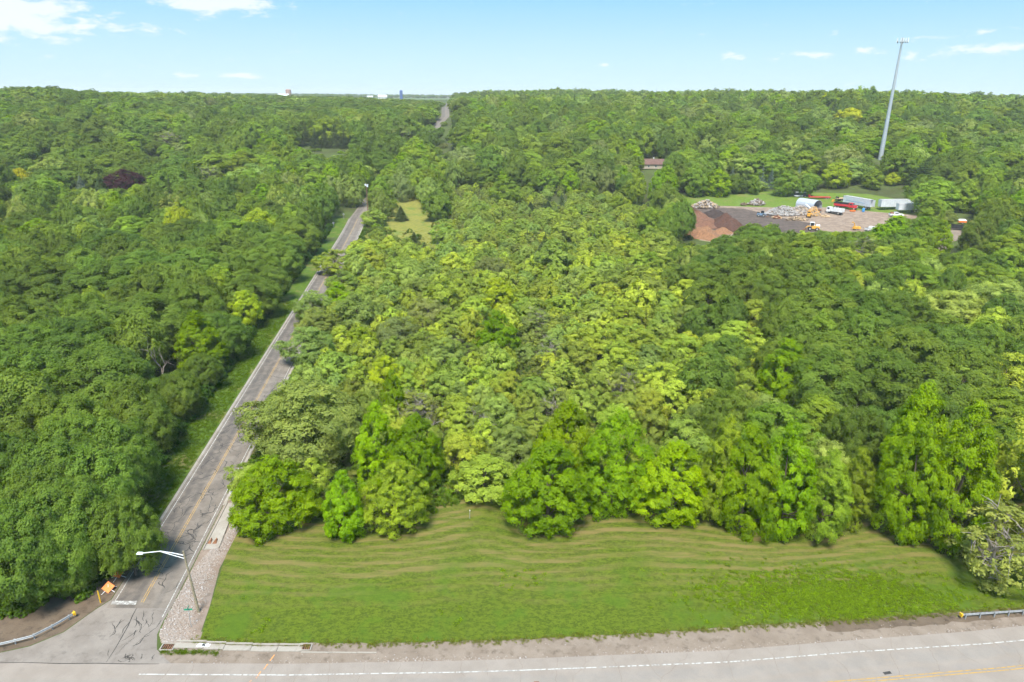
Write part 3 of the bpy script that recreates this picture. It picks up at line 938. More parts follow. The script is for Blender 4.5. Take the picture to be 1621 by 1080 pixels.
(-23.7,103.2,6.9,5.4,'scrub','second mid green young tree right of the big feathery locust, counting outward'),
(19.1,104.3,6.4,5.1,'scrub','second mid green young tree behind the conical maple, counting outward'),
(23.6,103.3,5.5,5.2,'scrub','third mid green young tree behind the very wide maple, counting outward'),
(49.6,94.4,10.1,8.4,'locust','feathery light green tree behind the upright pale ash, in the growth right of the road'),
(-9.2,106.9,5.8,5.2,'box','third yellow green young tree behind the sparse tree at the lawn gap, counting outward'),
(12.4,106.9,5.7,6.0,'box','yellow green young tree right of the sparse tree at the lawn gap, counting outward'),
(-14.8,107.7,6.3,5.5,'scrub','nearest mid green young tree behind the sparse tree at the lawn gap, counting outward'),
(43.9,100.6,13.3,11.9,'scrubtall','mid green tree behind the upright pale ash, in the growth right of the road'),
(-19.7,108.5,5.8,6.2,'box','second yellow green young tree right of the big feathery locust, counting outward'),
(-24.8,108.0,5.8,5.8,'scrub','nearest mid green young tree right of the big feathery locust, counting outward'),
(30.7,107.0,7.8,8.1,'scrub','second mid green young tree behind the very wide maple, counting outward'),
(37.5,106.0,12.8,8.5,'oak','dark green oak behind the very wide maple, in the growth right of the road'),
(55.1,98.9,13.7,8.0,'oak','dark green oak behind the upright pale ash, in the growth right of the road'),
(19.4,112.3,7.6,7.4,'box','second yellow green young tree behind the conical maple, counting outward'),
(25.8,111.6,7.1,5.8,'scrub','fourth mid green young tree behind the very wide maple, counting outward'),
(10.3,114.1,6.1,5.7,'scrub','third mid green young tree behind the sparse tree at the lawn gap, counting outward'),
(-22.5,112.5,6.8,5.5,'box','nearest yellow green young tree right of the big feathery locust, counting outward'),
(-67.5,94.0,13.0,9.2,'oak','seventh dark green oak behind the orange road signs, counting outward'),
(34.9,111.9,8.5,7.1,'locust','feathery light green tree left of the bright round tree of the right grove, counting outward'),
(44.7,109.1,11.3,8.6,'locust','feathery light green tree in front of the bright round tree of the right grove, counting'),
(69.9,95.7,12.9,9.4,'locust','feathery light green tree behind the largest maple, in the growth right of the road'),
(-2.2,118.7,6.2,6.4,'locust','second feathery light green tree behind the sparse tree at the lawn gap, counting outward'),
(-10.1,118.4,6.7,6.9,'box','fifth yellow green young tree behind the sparse tree at the lawn gap, counting outward'),
(53.5,107.0,12.1,10.3,'scrubtall','mid green tree in front of the bright round tree of the right grove, counting outward'),
(-42.3,113.1,5.8,5.6,'scrub','nearest mid green young tree behind the big feathery locust, counting outward'),
(3.0,120.8,6.4,5.2,'scrub','fourth mid green young tree behind the sparse tree at the lawn gap, counting outward'),
(-34.9,116.2,5.2,5.5,'box','nearest yellow green young tree behind the big feathery locust, counting outward'),
(63.7,103.7,10.3,10.4,'oak','nearest dark green oak behind the largest maple, counting outward'),
(-5.9,123.2,6.4,5.8,'locust','third feathery light green tree behind the sparse tree at the lawn gap, counting outward'),
(79.3,95.8,9.9,9.6,'scrubtall','nearest mid green tree right of the largest maple, counting outward'),
(-10.5,125.3,6.3,5.0,'locust','fourth feathery light green tree behind the sparse tree at the lawn gap, counting outward'),
(-37.7,120.3,6.3,6.3,'scrub','third mid green young tree behind the big feathery locust, counting outward'),
(-43.5,118.6,7.6,7.8,'scrub','fourth mid green young tree behind the big feathery locust, counting outward'),
(-28.0,125.3,5.9,5.1,'locust','nearest feathery light green tree behind the big feathery locust, counting outward'),
(-21.4,127.0,6.7,6.8,'box','second yellow green young tree behind the big feathery locust, counting outward'),
(16.8,128.5,7.2,6.1,'scrub','fourth mid green young tree left of the bright round tree of the right grove, counting'),
(27.0,126.7,5.6,5.8,'scrub','second mid green young tree left of the bright round tree of the right grove, counting'),
(73.0,107.3,12.7,8.6,'oak','second dark green oak behind the largest maple, counting outward'),
(-32.8,127.0,6.1,5.1,'scrub','fifth mid green young tree behind the big feathery locust, counting outward'),
(83.7,102.8,10.0,10.0,'scrubtall','second mid green tree right of the largest maple, counting outward'),
(3.9,132.5,5.2,5.1,'scrub','eighth mid green young tree behind the sparse tree at the lawn gap, counting outward'),
]
FILL_TYPES = ['ash', 'bare', 'box', 'bspruce', 'dead', 'grey', 'locust', 'maple', 'oak', 'pine', 'purple', 'scrub', 'scrubtall', 'spruce', 'willow', 'yellow', 'yellowg']
FILL = ("-709,776,131,106,i;-847,916,125,106,i;872,956,122,94,c;107,1325,82,84,l;398,1271,119,98,i;-733,1114,113,95,i;-184,1334,69,54,c;-364,1303,56,51,g;-921,1002,107,129,i;190,1351,71,74,l;-122,1362,71,67,l;251,1352,63,66,l;-32,1376,95,91,l;-854,1084,143,112,i;-327,1348,59,61,c;54,1389,61,51,f;114,1404,53,50,c;-189,1399,65,52,c;-290,1395,64,50,l;358,1380,64,52,c;-448,1360,49,50,l;301,1402,58,58,g;-233,1420,63,60,g;972,1065,113,115,m;81,1444,52,54,c;-678,1277,68,57,i;-91,1444,56,50,c;-9,1456,59,50,c;362,1432,69,58,l;-62,1478,58,53,g;-324,1449,83,70,c;34,1486,59,58,g;-982,1122,141,92,i;580,1376,118,90,i;-420,1441,58,53,c;480,1427,101,94,i;248,1486,71,63,c;322,1475,66,62,g;1042,1124,136,100,i;-355,1504,58,53,g;"
"992,1185,111,91,g;-283,1529,61,50,l;-1051,1152,108,93,i;-176,1556,63,51,c;43,1571,55,52,g;-860,1320,111,96,i;111,1589,70,70,g;-149,1600,55,53,f;733,1435,103,87,i;1093,1186,115,92,m;-220,1605,53,52,c;-1028,1257,117,86,i;664,1482,127,92,i;58,1624,84,74,f;-469,1559,50,51,g;365,1590,78,75,l;-1093,1214,141,89,i;-40,1635,63,53,l;-824,1416,140,100,i;155,1631,74,63,l;-98,1636,97,85,c;433,1586,61,50,c;310,1617,67,65,l;-191,1641,54,53,c;107,1659,59,62,l;201,1671,57,56,c;-390,1638,55,54,c;399,1637,59,54,l;-10,1693,85,73,c;731,1528,136,81,m;810,1490,132,105,i;-439,1639,52,50,l;133,1701,67,51,f;248,1690,70,65,c;319,1680,58,51,c;479,1643,110,82,i;-341,1678,66,61,c;-235,1700,54,50,l;656,1588,139,82,i;-290,1712,67,52,c;"
"393,1692,86,74,l;1159,1294,131,89,m;169,1731,49,50,c;-80,1738,72,63,l;-1106,1362,143,93,i;905,1503,98,107,i;226,1747,75,73,g;-409,1715,112,106,g;-24,1763,76,63,c;563,1671,125,100,i;-1201,1300,121,103,m;116,1769,61,55,c;1133,1372,130,111,i;179,1775,49,51,f;-329,1755,64,56,c;393,1754,72,60,l;7,1800,57,51,l;1234,1332,116,86,i;59,1817,77,73,l;1006,1518,100,110,g;-1066,1478,130,88,i;-105,1820,73,91,c;-475,1768,74,68,l;-1192,1400,138,106,i;372,1802,61,51,c;-315,1819,50,51,g;1214,1412,137,112,i;1102,1503,125,113,m;40,1874,58,58,l;430,1826,51,50,c;-275,1868,62,62,c;541,1818,128,109,i;356,1871,117,112,c;-107,1903,55,50,l;474,1850,61,56,c;226,1901,69,74,g;1306,1403,105,105,c;24,1922,58,54,c;288,1901,68,60,c;-372,1887,56,55,c;"
"-1287,1429,136,106,i;164,1919,62,54,c;-212,1915,110,119,c;1066,1607,99,119,i;762,1778,98,110,m;102,1932,94,87,c;-138,1936,65,59,c;-302,1919,69,54,c;437,1897,80,83,l;1210,1531,121,92,i;912,1733,110,110,i;652,1849,115,95,i;-14,1961,74,68,l;-979,1699,105,86,i;-840,1774,145,87,i;1283,1487,97,88,i;-433,1930,77,76,l;846,1796,133,91,m;-84,1984,53,50,l;212,1975,55,54,f;287,1969,82,70,c;-137,1985,53,55,l;133,1993,61,59,l;-511,1933,50,50,g;-372,1964,77,72,g;33,2004,71,61,c;457,1952,52,52,c;382,1971,124,124,l;-922,1786,116,92,i;-1127,1675,107,100,i;85,2018,59,56,l;1026,1740,125,124,i;1204,1627,122,82,c;1292,1563,123,91,m;-1380,1487,145,127,i;920,1813,121,87,i;-493,1972,65,53,l;-1317,1552,121,94,i;1367,1512,113,129,i;-1251,1618,107,97,i;"
"452,1998,51,50,l;-170,2043,65,66,c;-1056,1764,111,93,i;-842,1879,127,93,m;-23,2063,95,103,l;243,2049,95,84,c;-108,2061,68,63,l;176,2063,78,78,g;-222,2059,71,61,l;-535,2007,66,55,g;1002,1828,124,85,g;681,1979,117,86,i;-184,2093,67,55,l;-1378,1596,134,93,i;608,2019,105,102,i;-1144,1771,108,96,m;1277,1687,130,103,i;147,2116,64,50,c;30,2121,58,52,f;325,2099,101,94,l;432,2080,92,97,c;-320,2107,102,97,g;-87,2130,77,86,c;-460,2082,53,56,l;762,1992,121,97,i;1369,1636,96,119,i;1106,1827,139,87,c;-949,1913,143,114,i;-1036,1872,143,90,i;-248,2127,62,55,l;105,2147,54,54,c;-1332,1689,112,90,i;-869,1969,120,129,m;-19,2153,68,54,l;-430,2118,67,56,l;-1469,1595,122,112,i;-378,2137,53,55,c;-1255,1774,107,111,i;1461,1612,111,112,m;36,2179,61,57,g;"
"-484,2129,53,53,c;521,2123,96,102,i;722,2071,136,119,i;-114,2192,62,56,l;124,2205,75,72,c;1094,1922,133,123,i;-332,2188,56,50,l;1011,1972,118,88,c;-65,2216,49,50,l;-452,2173,66,53,g;-1442,1690,135,129,i;312,2201,87,90,g;1424,1708,99,86,g;-11,2231,51,46,l;-1045,1974,124,102,i;486,2180,68,56,c;-274,2217,86,80,g;-218,2224,66,51,l;-868,2065,136,87,i;1214,1887,99,106,i;-135,2244,49,47,g;-384,2220,87,94,l;215,2251,79,66,c;-1544,1668,131,118,i;-515,2217,103,102,g;56,2276,79,76,c;-1409,1789,124,112,i;151,2273,85,72,l;738,2155,101,85,i;1080,2009,108,85,m;494,2231,57,55,c;405,2254,72,61,f;1489,1745,102,93,m;-203,2286,94,96,c;-1,2299,60,52,c;316,2285,97,103,c;1563,1704,112,117,c;-1512,1751,149,88,i;-450,2272,62,51,c;-269,2301,58,52,l;"
"238,2325,95,85,c;-134,2334,54,51,c;53,2339,67,62,l;452,2300,58,61,l;806,2204,124,83,i;1004,2124,99,81,m;-549,2286,56,52,l;1299,1960,134,84,i;-1261,1987,137,88,i;-25,2353,72,56,l;1088,2088,105,93,m;-1603,1729,112,87,i;403,2326,51,52,l;-257,2352,68,52,l;1377,1924,116,98,i;149,2363,130,130,l;-174,2370,76,74,c;897,2203,122,94,i;-419,2345,56,52,l;-491,2332,99,106,c;285,2368,72,61,c;610,2306,119,85,g;1502,1858,113,106,i;-96,2388,91,99,l;-1533,1836,134,106,i;-352,2373,62,51,c;236,2388,67,60,l;-303,2383,55,55,g;13,2406,70,55,l;1588,1807,139,129,i;377,2376,74,77,c;73,2408,65,50,c;844,2271,129,97,g;991,2212,140,113,m;-1025,2197,106,98,i;-1470,1929,145,95,i;322,2415,52,51,g;-386,2409,61,58,l;-1320,2054,147,102,i;-1655,1796,144,110,i;"
"-225,2442,102,94,g;-436,2418,52,50,l;-903,2287,120,92,i;1453,1983,99,112,i;-313,2441,80,70,c;-30,2463,63,48,c;1365,2052,119,121,m;927,2284,131,83,m;-153,2460,57,59,c;368,2437,59,60,g;1255,2123,137,92,i;1180,2166,124,119,i;599,2393,96,81,i;-1123,2205,126,108,i;-1267,2125,107,87,i;269,2464,97,90,l;1090,2226,120,90,m;1577,1919,106,80,m;19,2488,56,53,g;-388,2461,67,52,c;-1621,1895,107,96,i;706,2398,102,102,g;875,2342,134,81,i;1690,1847,97,115,i;-186,2497,58,46,l;-1422,2062,129,91,m;-484,2458,59,56,l;1537,1979,106,95,i;72,2505,31,40,g;-110,2506,35,64,l;438,2472,101,99,c;-28,2517,63,48,g;-1012,2305,132,123,i;357,2494,80,67,l;-333,2498,60,57,c;1641,1913,102,80,i;-282,2505,52,47,l;1342,2141,121,111,g;1031,2309,103,127,g;548,2479,91,90,l;"
"833,2400,130,88,i;1269,2202,136,83,i;-1382,2138,120,124,i;-1569,2007,107,118,i;88,2548,39,44,g;-505,2500,62,55,c;-1118,2293,114,111,i;-1235,2234,132,109,i;207,2546,51,70,l;936,2378,137,90,i;-385,2529,82,69,l;1622,1979,123,80,i;-161,2559,58,63,c;17,2565,40,46,c;1133,2303,108,125,m;-77,2567,53,43,g;484,2523,56,55,f;-570,2505,62,51,l;144,2566,38,41,g;-249,2560,61,45,g;-465,2534,59,54,l;370,2550,51,50,l;-323,2570,65,77,f;740,2484,82,95,i;-1742,1920,140,139,i;-29,2595,49,46,l;548,2542,65,55,l;1244,2284,101,125,i;-999,2408,144,128,i;605,2536,70,77,c;334,2586,54,50,g;176,2609,34,53,l;280,2601,64,22,n;-1326,2258,149,112,i;427,2586,103,106,c;-536,2568,79,94,c;1034,2412,104,97,m;-1553,2116,141,113,i;-1690,2009,141,111,i;1709,1994,127,100,i;"
"-453,2588,61,60,l;847,2490,109,92,g;513,2580,49,50,c;51,2634,51,53,g;-272,2622,43,45,l;666,2553,68,66,c;-399,2608,62,53,c;-96,2638,60,46,l;-1465,2199,122,123,i;960,2463,108,126,i;-1267,2322,114,96,m;1398,2251,103,104,g;1786,1959,105,108,m;-1093,2416,116,100,i;323,2637,35,29,n;-603,2588,74,65,c;257,2646,52,42,g;-144,2656,31,45,g;-42,2661,39,44,g;-1190,2381,131,131,i;210,2653,53,45,c;-216,2655,60,78,g;161,2663,46,24,n;612,2597,59,74,i;1659,2091,103,120,i;15,2677,48,51,f;563,2630,63,56,g;1565,2187,125,111,i;399,2661,40,53,c;514,2641,60,53,c;1503,2232,112,79,i;-286,2678,49,55,l;756,2586,61,68,i;-1683,2108,116,89,i;-473,2659,58,61,c;-1834,1986,119,102,i;-1059,2487,131,88,i;-419,2671,68,60,l;291,2693,36,51,l;1768,2052,127,94,c;"
"-108,2712,45,76,c;-571,2655,60,76,c;122,2716,44,63,l;668,2638,54,91,i;1428,2323,100,88,m;-973,2552,147,128,i;54,2731,33,59,l;-178,2730,34,40,g;222,2730,40,73,g;-369,2714,30,52,g;355,2716,61,73,l;-1775,2095,145,132,i;-1645,2201,134,146,i;-238,2745,55,52,f;-619,2687,57,52,f;1854,2041,119,103,m;1518,2304,102,89,m;-27,2763,36,77,g;-1546,2293,150,86,i;584,2703,114,123,l;741,2672,48,66,i;-495,2731,63,72,c;1738,2164,109,96,m;-1151,2527,141,139,i;1640,2242,95,93,m;-418,2747,30,49,l;-564,2722,50,72,g;655,2706,37,44,m;95,2788,36,45,g;1822,2120,138,107,i;172,2790,47,74,l;-167,2791,40,78,c;-620,2730,45,46,c;43,2802,52,42,l;-1307,2480,107,133,i;1211,2529,125,102,i;702,2715,38,41,i;-310,2788,36,27,n;1606,2309,99,88,i;290,2799,36,52,l;"
"-461,2778,33,43,l;464,2778,31,43,g;-1877,2101,132,110,m;-260,2806,52,41,c;388,2798,38,55,l;-92,2825,57,72,l;774,2719,37,59,c;-511,2784,52,57,c;-1802,2183,114,90,i;1539,2380,87,86,i;-1645,2312,150,111,i;885,2696,74,67,m;-564,2783,39,42,f;-974,2667,127,103,i;-628,2770,40,42,l;647,2767,68,70,g;-10,2843,38,55,g;516,2798,54,56,f;214,2838,49,22,n;-1735,2262,149,100,i;1078,2640,112,83,i;836,2727,68,64,i;574,2797,61,64,c;1927,2108,96,93,m;136,2860,56,35,n;-197,2857,51,21,n;-599,2803,32,42,c;-488,2825,32,20,n;-267,2861,63,52,g;389,2853,55,46,l;439,2848,32,49,c;-55,2882,49,48,l;333,2866,42,56,l;-111,2884,51,41,g;-1439,2505,111,118,i;76,2887,46,51,f;269,2877,64,49,l;-1521,2460,137,105,i;201,2887,43,48,l;1908,2179,116,82,i;"
"1606,2412,78,88,i;-572,2843,39,50,l;-1614,2412,150,109,i;948,2743,116,109,i;12,2907,48,48,l;1841,2251,112,132,i;1206,2647,110,105,i;879,2775,59,71,i;1038,2720,121,80,i;1543,2470,68,74,g;1408,2551,106,114,i;-919,2767,134,118,i;558,2862,56,54,c;-235,2907,41,41,c;665,2845,43,76,m;-313,2905,53,65,l;613,2862,70,58,l;-514,2882,36,54,l;1293,2630,104,114,m;391,2905,39,40,g;1111,2713,97,89,m;131,2930,45,47,c;511,2889,41,45,g;-80,2936,61,56,l;64,2941,54,22,n;-575,2891,67,61,l;-1741,2379,137,132,i;-1882,2273,174,147,m;-2003,2169,172,156,m;291,2943,42,43,g;1993,2190,105,114,g;3,2963,35,41,l;1825,2346,111,105,i;-855,2847,179,110,i;1601,2506,58,78,m;863,2847,42,49,i;-124,2974,36,24,n;-1167,2742,141,102,m;355,2959,46,28,n;1948,2258,131,81,m;"
"1498,2580,134,112,i;-1044,2797,157,140,q;-1388,2644,121,124,i;590,2928,73,75,l;526,2941,55,45,l;920,2843,42,53,m;-227,2982,49,47,g;1173,2752,93,78,c;-52,2992,53,48,c;446,2961,36,70,c;-593,2939,33,45,c;55,3002,46,68,c;-1610,2542,152,106,m;669,2935,132,98,i;1293,2724,97,75,q;879,2885,35,39,g;1005,2848,102,96,i;306,3005,50,57,c;1415,2670,101,108,m;-174,3021,33,51,g;139,3023,31,61,f;-1265,2759,156,100,g;934,2890,34,51,m;-80,3036,62,22,n;1115,2828,74,105,h;1627,2569,49,64,h;379,3020,64,58,c;-248,3036,34,61,g;-599,2993,34,59,i;1738,2509,58,63,h;2072,2241,146,102,i;-2022,2294,133,131,i;1922,2380,177,109,m;-1734,2524,148,126,m;517,3022,41,34,n;-1174,2834,131,108,i;-932,2924,164,104,m;-315,3056,56,24,n;249,3064,44,62,c;-1908,2410,178,131,i;"
"1235,2816,74,79,m;445,3044,47,42,c;1711,2557,51,57,h;156,3076,52,42,g;-1360,2769,181,105,q;1597,2640,148,101,m;613,3026,141,111,m;732,3005,172,105,i;1014,2923,90,78,i;-110,3093,60,61,l;1312,2809,77,73,g;203,3095,57,42,c;305,3087,31,43,g;2018,2358,122,110,i;-1042,2925,128,145,m;1673,2616,39,55,g;-208,3101,30,59,c;1098,2910,97,80,m;86,3112,54,73,g;1852,2503,138,143,m;1434,2769,84,69,i;1526,2728,160,143,h;-1670,2649,145,158,g;1377,2815,80,66,h;-163,3131,53,45,l;-1303,2852,132,103,m;-2133,2299,148,128,i;1758,2597,40,76,m;-612,3080,35,71,i;-76,3144,36,55,l;178,3140,38,51,l;-302,3134,48,72,l;331,3135,60,43,c;531,3112,33,79,c;-1167,2944,174,119,m;462,3136,56,52,g;1207,2933,53,88,m;231,3165,54,49,l;-204,3170,57,54,g;1688,2695,156,105,h;"
"1326,2892,65,86,g;-13,3181,57,77,c;-1919,2537,132,111,h;2144,2354,152,102,m;609,3128,55,73,g;-135,3188,48,54,g;-2005,2485,150,111,i;-1830,2617,140,147,h;-1471,2838,138,148,i;-910,3065,164,115,i;711,3118,133,127,m;2011,2488,165,134,i;53,3201,56,51,l;1443,2861,67,87,i;121,3207,56,75,l;1279,2947,54,67,m;371,3198,57,47,l;-2107,2438,142,136,m;1535,2836,72,87,i;-1087,3038,153,127,i;206,3220,65,60,l;-238,3222,38,58,f;-637,3169,33,49,m;445,3203,55,53,g;1921,2602,149,132,m;300,3221,54,66,g;-170,3231,63,49,g;503,3204,48,44,g;-2213,2375,185,127,h;1418,2924,54,60,m;-107,3248,60,43,g;1845,2682,160,106,i;-38,3255,49,70,l;-1652,2806,130,126,i;-330,3240,45,69,l;1681,2792,144,104,h;42,3261,53,42,g;561,3213,54,43,l;-1363,2968,170,121,i;-1778,2744,185,107,i;"
"2233,2394,151,107,h;1364,2980,47,73,i;-276,3268,39,40,c;-146,3277,33,48,l;376,3260,55,61,l;-1212,3052,131,61,n;259,3282,31,48,g;1540,2910,58,73,i;-210,3290,37,53,l;2048,2584,161,101,m;208,3291,34,42,c;2167,2488,162,158,i;-92,3299,40,46,l;1421,2978,46,56,i;-1579,2902,177,102,i;-2076,2570,128,117,h;481,3269,30,73,l;88,3305,42,49,l;754,3223,128,124,m;1629,2884,132,99,m;25,3317,33,44,c;-304,3305,31,40,g;1475,2975,47,60,h;553,3274,50,48,f;146,3325,42,59,l;-177,3328,31,42,g;-2195,2509,135,109,i;-971,3191,135,111,i;343,3318,44,43,l;419,3311,34,50,g;-246,3330,57,41,l;1415,3029,34,48,i;-126,3349,63,45,l;274,3341,58,45,l;-50,3355,64,25,n;1557,2972,47,49,h;604,3309,32,55,l;-2288,2468,182,121,h;1745,2880,125,108,i;1987,2720,150,128,i;"
"-282,3360,60,40,f;1894,2791,151,106,o;62,3374,47,42,l;525,3334,59,57,c;1475,3037,33,56,q;-174,3373,63,43,g;219,3373,53,75,l;118,3378,54,46,l;-1105,3202,189,103,g;370,3376,49,77,f;1604,2996,41,68,i;-1371,3110,127,138,i;-2169,2618,177,103,m;1541,3032,36,50,i;-1218,3176,132,109,i;2187,2606,182,115,i;464,3374,51,66,g;-372,3387,151,158,i;-19,3412,54,53,l;672,3345,55,49,l;-219,3408,63,58,g;-2083,2716,136,118,f;-652,3362,139,106,g;-924,3300,132,102,i;-1529,3071,179,114,f;1583,3046,33,52,m;-2256,2588,145,100,i;2308,2543,153,107,g;-1672,2999,159,151,i;775,3346,150,100,g;579,3386,53,80,c;2093,2731,130,113,h;32,3442,34,56,l;-151,3441,46,73,l;1692,3005,101,126,m;177,3446,62,64,l;-1021,3297,168,102,g;-60,3464,64,60,l;113,3464,54,47,l;-275,3460,48,63,l;"
"-2033,2817,166,117,g;-2367,2550,123,105,i;345,3464,60,28,n;484,3447,43,56,l;1805,2977,106,145,i;-1119,3297,141,117,i;-208,3476,48,53,c;264,3478,43,55,l;680,3422,39,53,f;2199,2719,123,123,i;-1350,3227,164,105,i;-108,3498,49,46,l;-17,3504,39,51,f;557,3461,56,41,l;604,3454,51,44,g;-1490,3174,141,125,m;427,3482,33,69,l;202,3510,37,41,c;-2233,2716,133,158,i;-926,3395,174,117,i;50,3526,64,78,g;-1634,3126,188,140,i;-274,3519,54,44,l;1756,3066,92,78,m;-1770,3063,170,119,h;2029,2899,175,133,i;160,3536,33,47,l;2411,2593,125,114,h;523,3503,46,61,l;-1256,3315,130,145,m;260,3539,46,45,l;-663,3488,136,111,i;-36,3553,37,42,l;677,3494,31,42,f;216,3556,58,41,g;340,3548,63,70,l;604,3514,64,64,l;2324,2704,186,76,n;-1962,2982,124,126,h;776,3485,176,124,i;"
"-2165,2844,170,109,i;-1019,3426,155,102,m;-1137,3390,165,104,m;-2054,2930,178,119,i;-2350,2699,159,112,g;1838,3071,87,73,m;-244,3577,37,54,l;441,3561,39,60,l;27,3591,30,49,g;-93,3591,54,42,c;-1580,3228,126,106,m;501,3562,48,41,g;152,3594,33,60,g;-1888,3062,177,118,g;288,3588,60,46,l;2204,2850,182,158,i;-309,3591,61,69,l;1795,3129,80,93,m;384,3587,38,42,l;-1454,3302,143,159,g;675,3548,60,54,l;-156,3614,61,49,c;-2460,2661,180,159,h;562,3583,49,49,l;729,3558,50,50,g;-371,3615,49,48,l;239,3629,44,55,l;2092,2985,131,101,i;-946,3527,152,104,g;411,3633,40,45,l;617,3607,35,48,l;305,3647,64,43,c;-182,3658,62,42,g;2436,2736,120,108,m;481,3633,53,59,g;-253,3656,63,71,g;-1849,3165,159,126,m;358,3648,62,46,l;-39,3665,60,79,l;686,3601,47,44,g;"
"1876,3155,71,72,i;-1122,3497,156,104,i;-1257,3452,158,158,h;-1749,3232,174,131,m;-138,3683,34,46,g;-712,3618,122,116,o;2182,2973,144,107,m;-436,3668,171,116,g;253,3686,38,21,n;-2374,2832,130,61,n;2390,2821,146,113,m;118,3697,60,56,f;52,3699,50,50,l;-2264,2926,187,161,m;438,3676,64,44,l;797,3616,123,60,n;-1371,3440,122,105,m;-360,3693,44,57,c;-2163,3015,150,128,g;-294,3702,41,41,g;-1592,3357,150,122,i;215,3720,43,49,l;491,3694,41,54,c;-169,3723,43,43,l;300,3715,60,42,g;718,3659,57,43,l;-2002,3146,145,169,i;-239,3727,31,62,g;-2,3736,39,54,g;653,3683,33,66,l;392,3722,38,62,g;-113,3743,56,47,g;-57,3745,49,41,c;2556,2749,171,152,m;-1463,3459,171,102,i;-2534,2776,156,107,i;-1705,3353,130,104,m;-1892,3256,144,101,m;-1182,3576,120,101,m;537,3729,40,57,l;"
"-308,3756,57,58,l;-954,3650,177,116,o;167,3771,31,21,n;99,3776,62,50,c;-209,3777,65,43,g;462,3755,41,49,f;2348,2976,160,155,i;219,3785,32,21,n;-141,3791,43,52,g;-1085,3636,120,148,i;604,3747,54,67,c;352,3788,42,59,l;-1340,3561,156,123,i;1973,3253,160,120,m;-266,3797,41,51,g;-401,3786,122,113,i;-866,3710,156,110,g;-2172,3134,180,144,i;674,3757,41,32,n;266,3808,64,27,n;411,3796,40,53,g;-1806,3371,145,120,m;2524,2874,122,127,m;2216,3119,184,122,m;-1982,3274,142,99,g;-2458,2934,177,113,m;528,3796,63,58,c;-197,3829,34,24,n;168,3835,30,78,g;-723,3773,156,103,m;-148,3851,54,47,g;-2365,3045,163,147,i;-243,3848,53,45,l;320,3843,54,41,l;86,3858,44,44,l;-1476,3567,163,106,i;-318,3856,44,63,l;611,3821,54,50,f;370,3852,44,43,l;2483,2974,123,118,i;"
"-1262,3669,180,111,m;-483,3850,137,118,g;-1930,3368,125,121,i;-393,3863,47,42,l;420,3861,35,44,l;272,3878,34,34,n;-198,3884,52,54,f;-2601,2893,127,117,h;490,3863,54,76,g;-1625,3545,153,153,i;2351,3117,140,106,i;83,3903,51,42,l;-1035,3766,144,129,h;2428,3061,143,105,m;682,3848,185,101,m;156,3906,45,47,g;21,3911,54,52,c;-626,3865,168,135,o;-927,3804,174,103,g;-141,3914,44,49,l;-1747,3506,170,69,n;344,3903,52,65,g;589,3876,48,53,l;-2130,3296,123,122,m;-345,3912,64,41,g;-1182,3745,165,113,g;-2267,3208,168,104,g;2290,3194,141,103,i;-265,3925,46,52,l;206,3932,32,22,n;439,3914,58,48,l;-2571,2987,137,113,i;2665,2917,154,133,i;-410,3932,36,75,f;-2494,3074,142,126,g;392,3939,48,45,g;60,3962,65,64,l;5,3964,35,41,l;-2032,3405,111,113,g;278,3956,39,36,n;"
"2583,3012,128,117,i;-1491,3680,146,141,i;128,3969,41,59,c;534,3937,55,77,l;-67,3973,62,51,l;601,3930,48,48,l;-221,3974,46,24,n;-168,3978,59,50,g;-1330,3754,158,134,i;-546,3947,162,117,m;2519,3094,121,53,n;813,3907,181,111,h;2273,3283,138,103,m;-305,3983,57,50,f;-2417,3187,183,134,i;-1915,3519,112,130,h;-2713,2948,161,154,m;191,4004,53,61,g;-358,3996,39,52,c;2457,3173,153,120,m;-1109,3862,162,149,m;588,3978,49,45,l;-1599,3691,126,103,i;-980,3902,124,61,n;-2249,3342,181,117,m;3,4029,46,20,n;-2649,3037,164,100,i;333,4022,38,51,l;-150,4036,39,49,f;-63,4041,52,57,f;-264,4034,34,74,c;275,4033,41,42,l;2389,3264,174,123,h;-2363,3296,152,119,m;-886,3958,132,109,i;83,4059,57,66,l;-2153,3442,102,85,i;-1772,3656,186,168,i;543,4027,36,42,l;151,4065,45,26,n;"
"214,4066,58,55,l;-2588,3143,173,139,i;2720,3034,159,114,m;2607,3133,125,113,g;-1466,3806,131,110,i;7,4081,61,55,l;-1267,3881,148,126,o;-370,4068,51,56,l;-486,4060,155,164,m;-114,4090,47,63,l;-645,4044,135,116,i;277,4088,62,44,f;2138,3498,187,168,m;475,4074,50,66,g;373,4088,36,46,c;-2087,3535,84,79,g;2340,3374,156,151,h;-297,4098,48,62,l;-204,4105,32,43,f;661,4061,124,120,i;70,4119,47,48,l;888,4030,185,144,h;-20,4128,49,43,l;-2516,3277,185,165,m;-1397,3893,130,103,o;-80,4140,46,51,l;-1978,3641,91,103,h;2513,3297,127,143,m;207,4143,148,102,m;-227,4147,54,46,c;-1054,4020,186,113,h;-1615,3829,110,110,m;-2439,3366,133,100,i;-2320,3457,150,157,m;-2755,3124,155,59,n;-140,4166,56,69,l;342,4154,136,105,h;-373,4151,62,55,g;2821,3070,176,105,m;121,4176,160,107,m;"
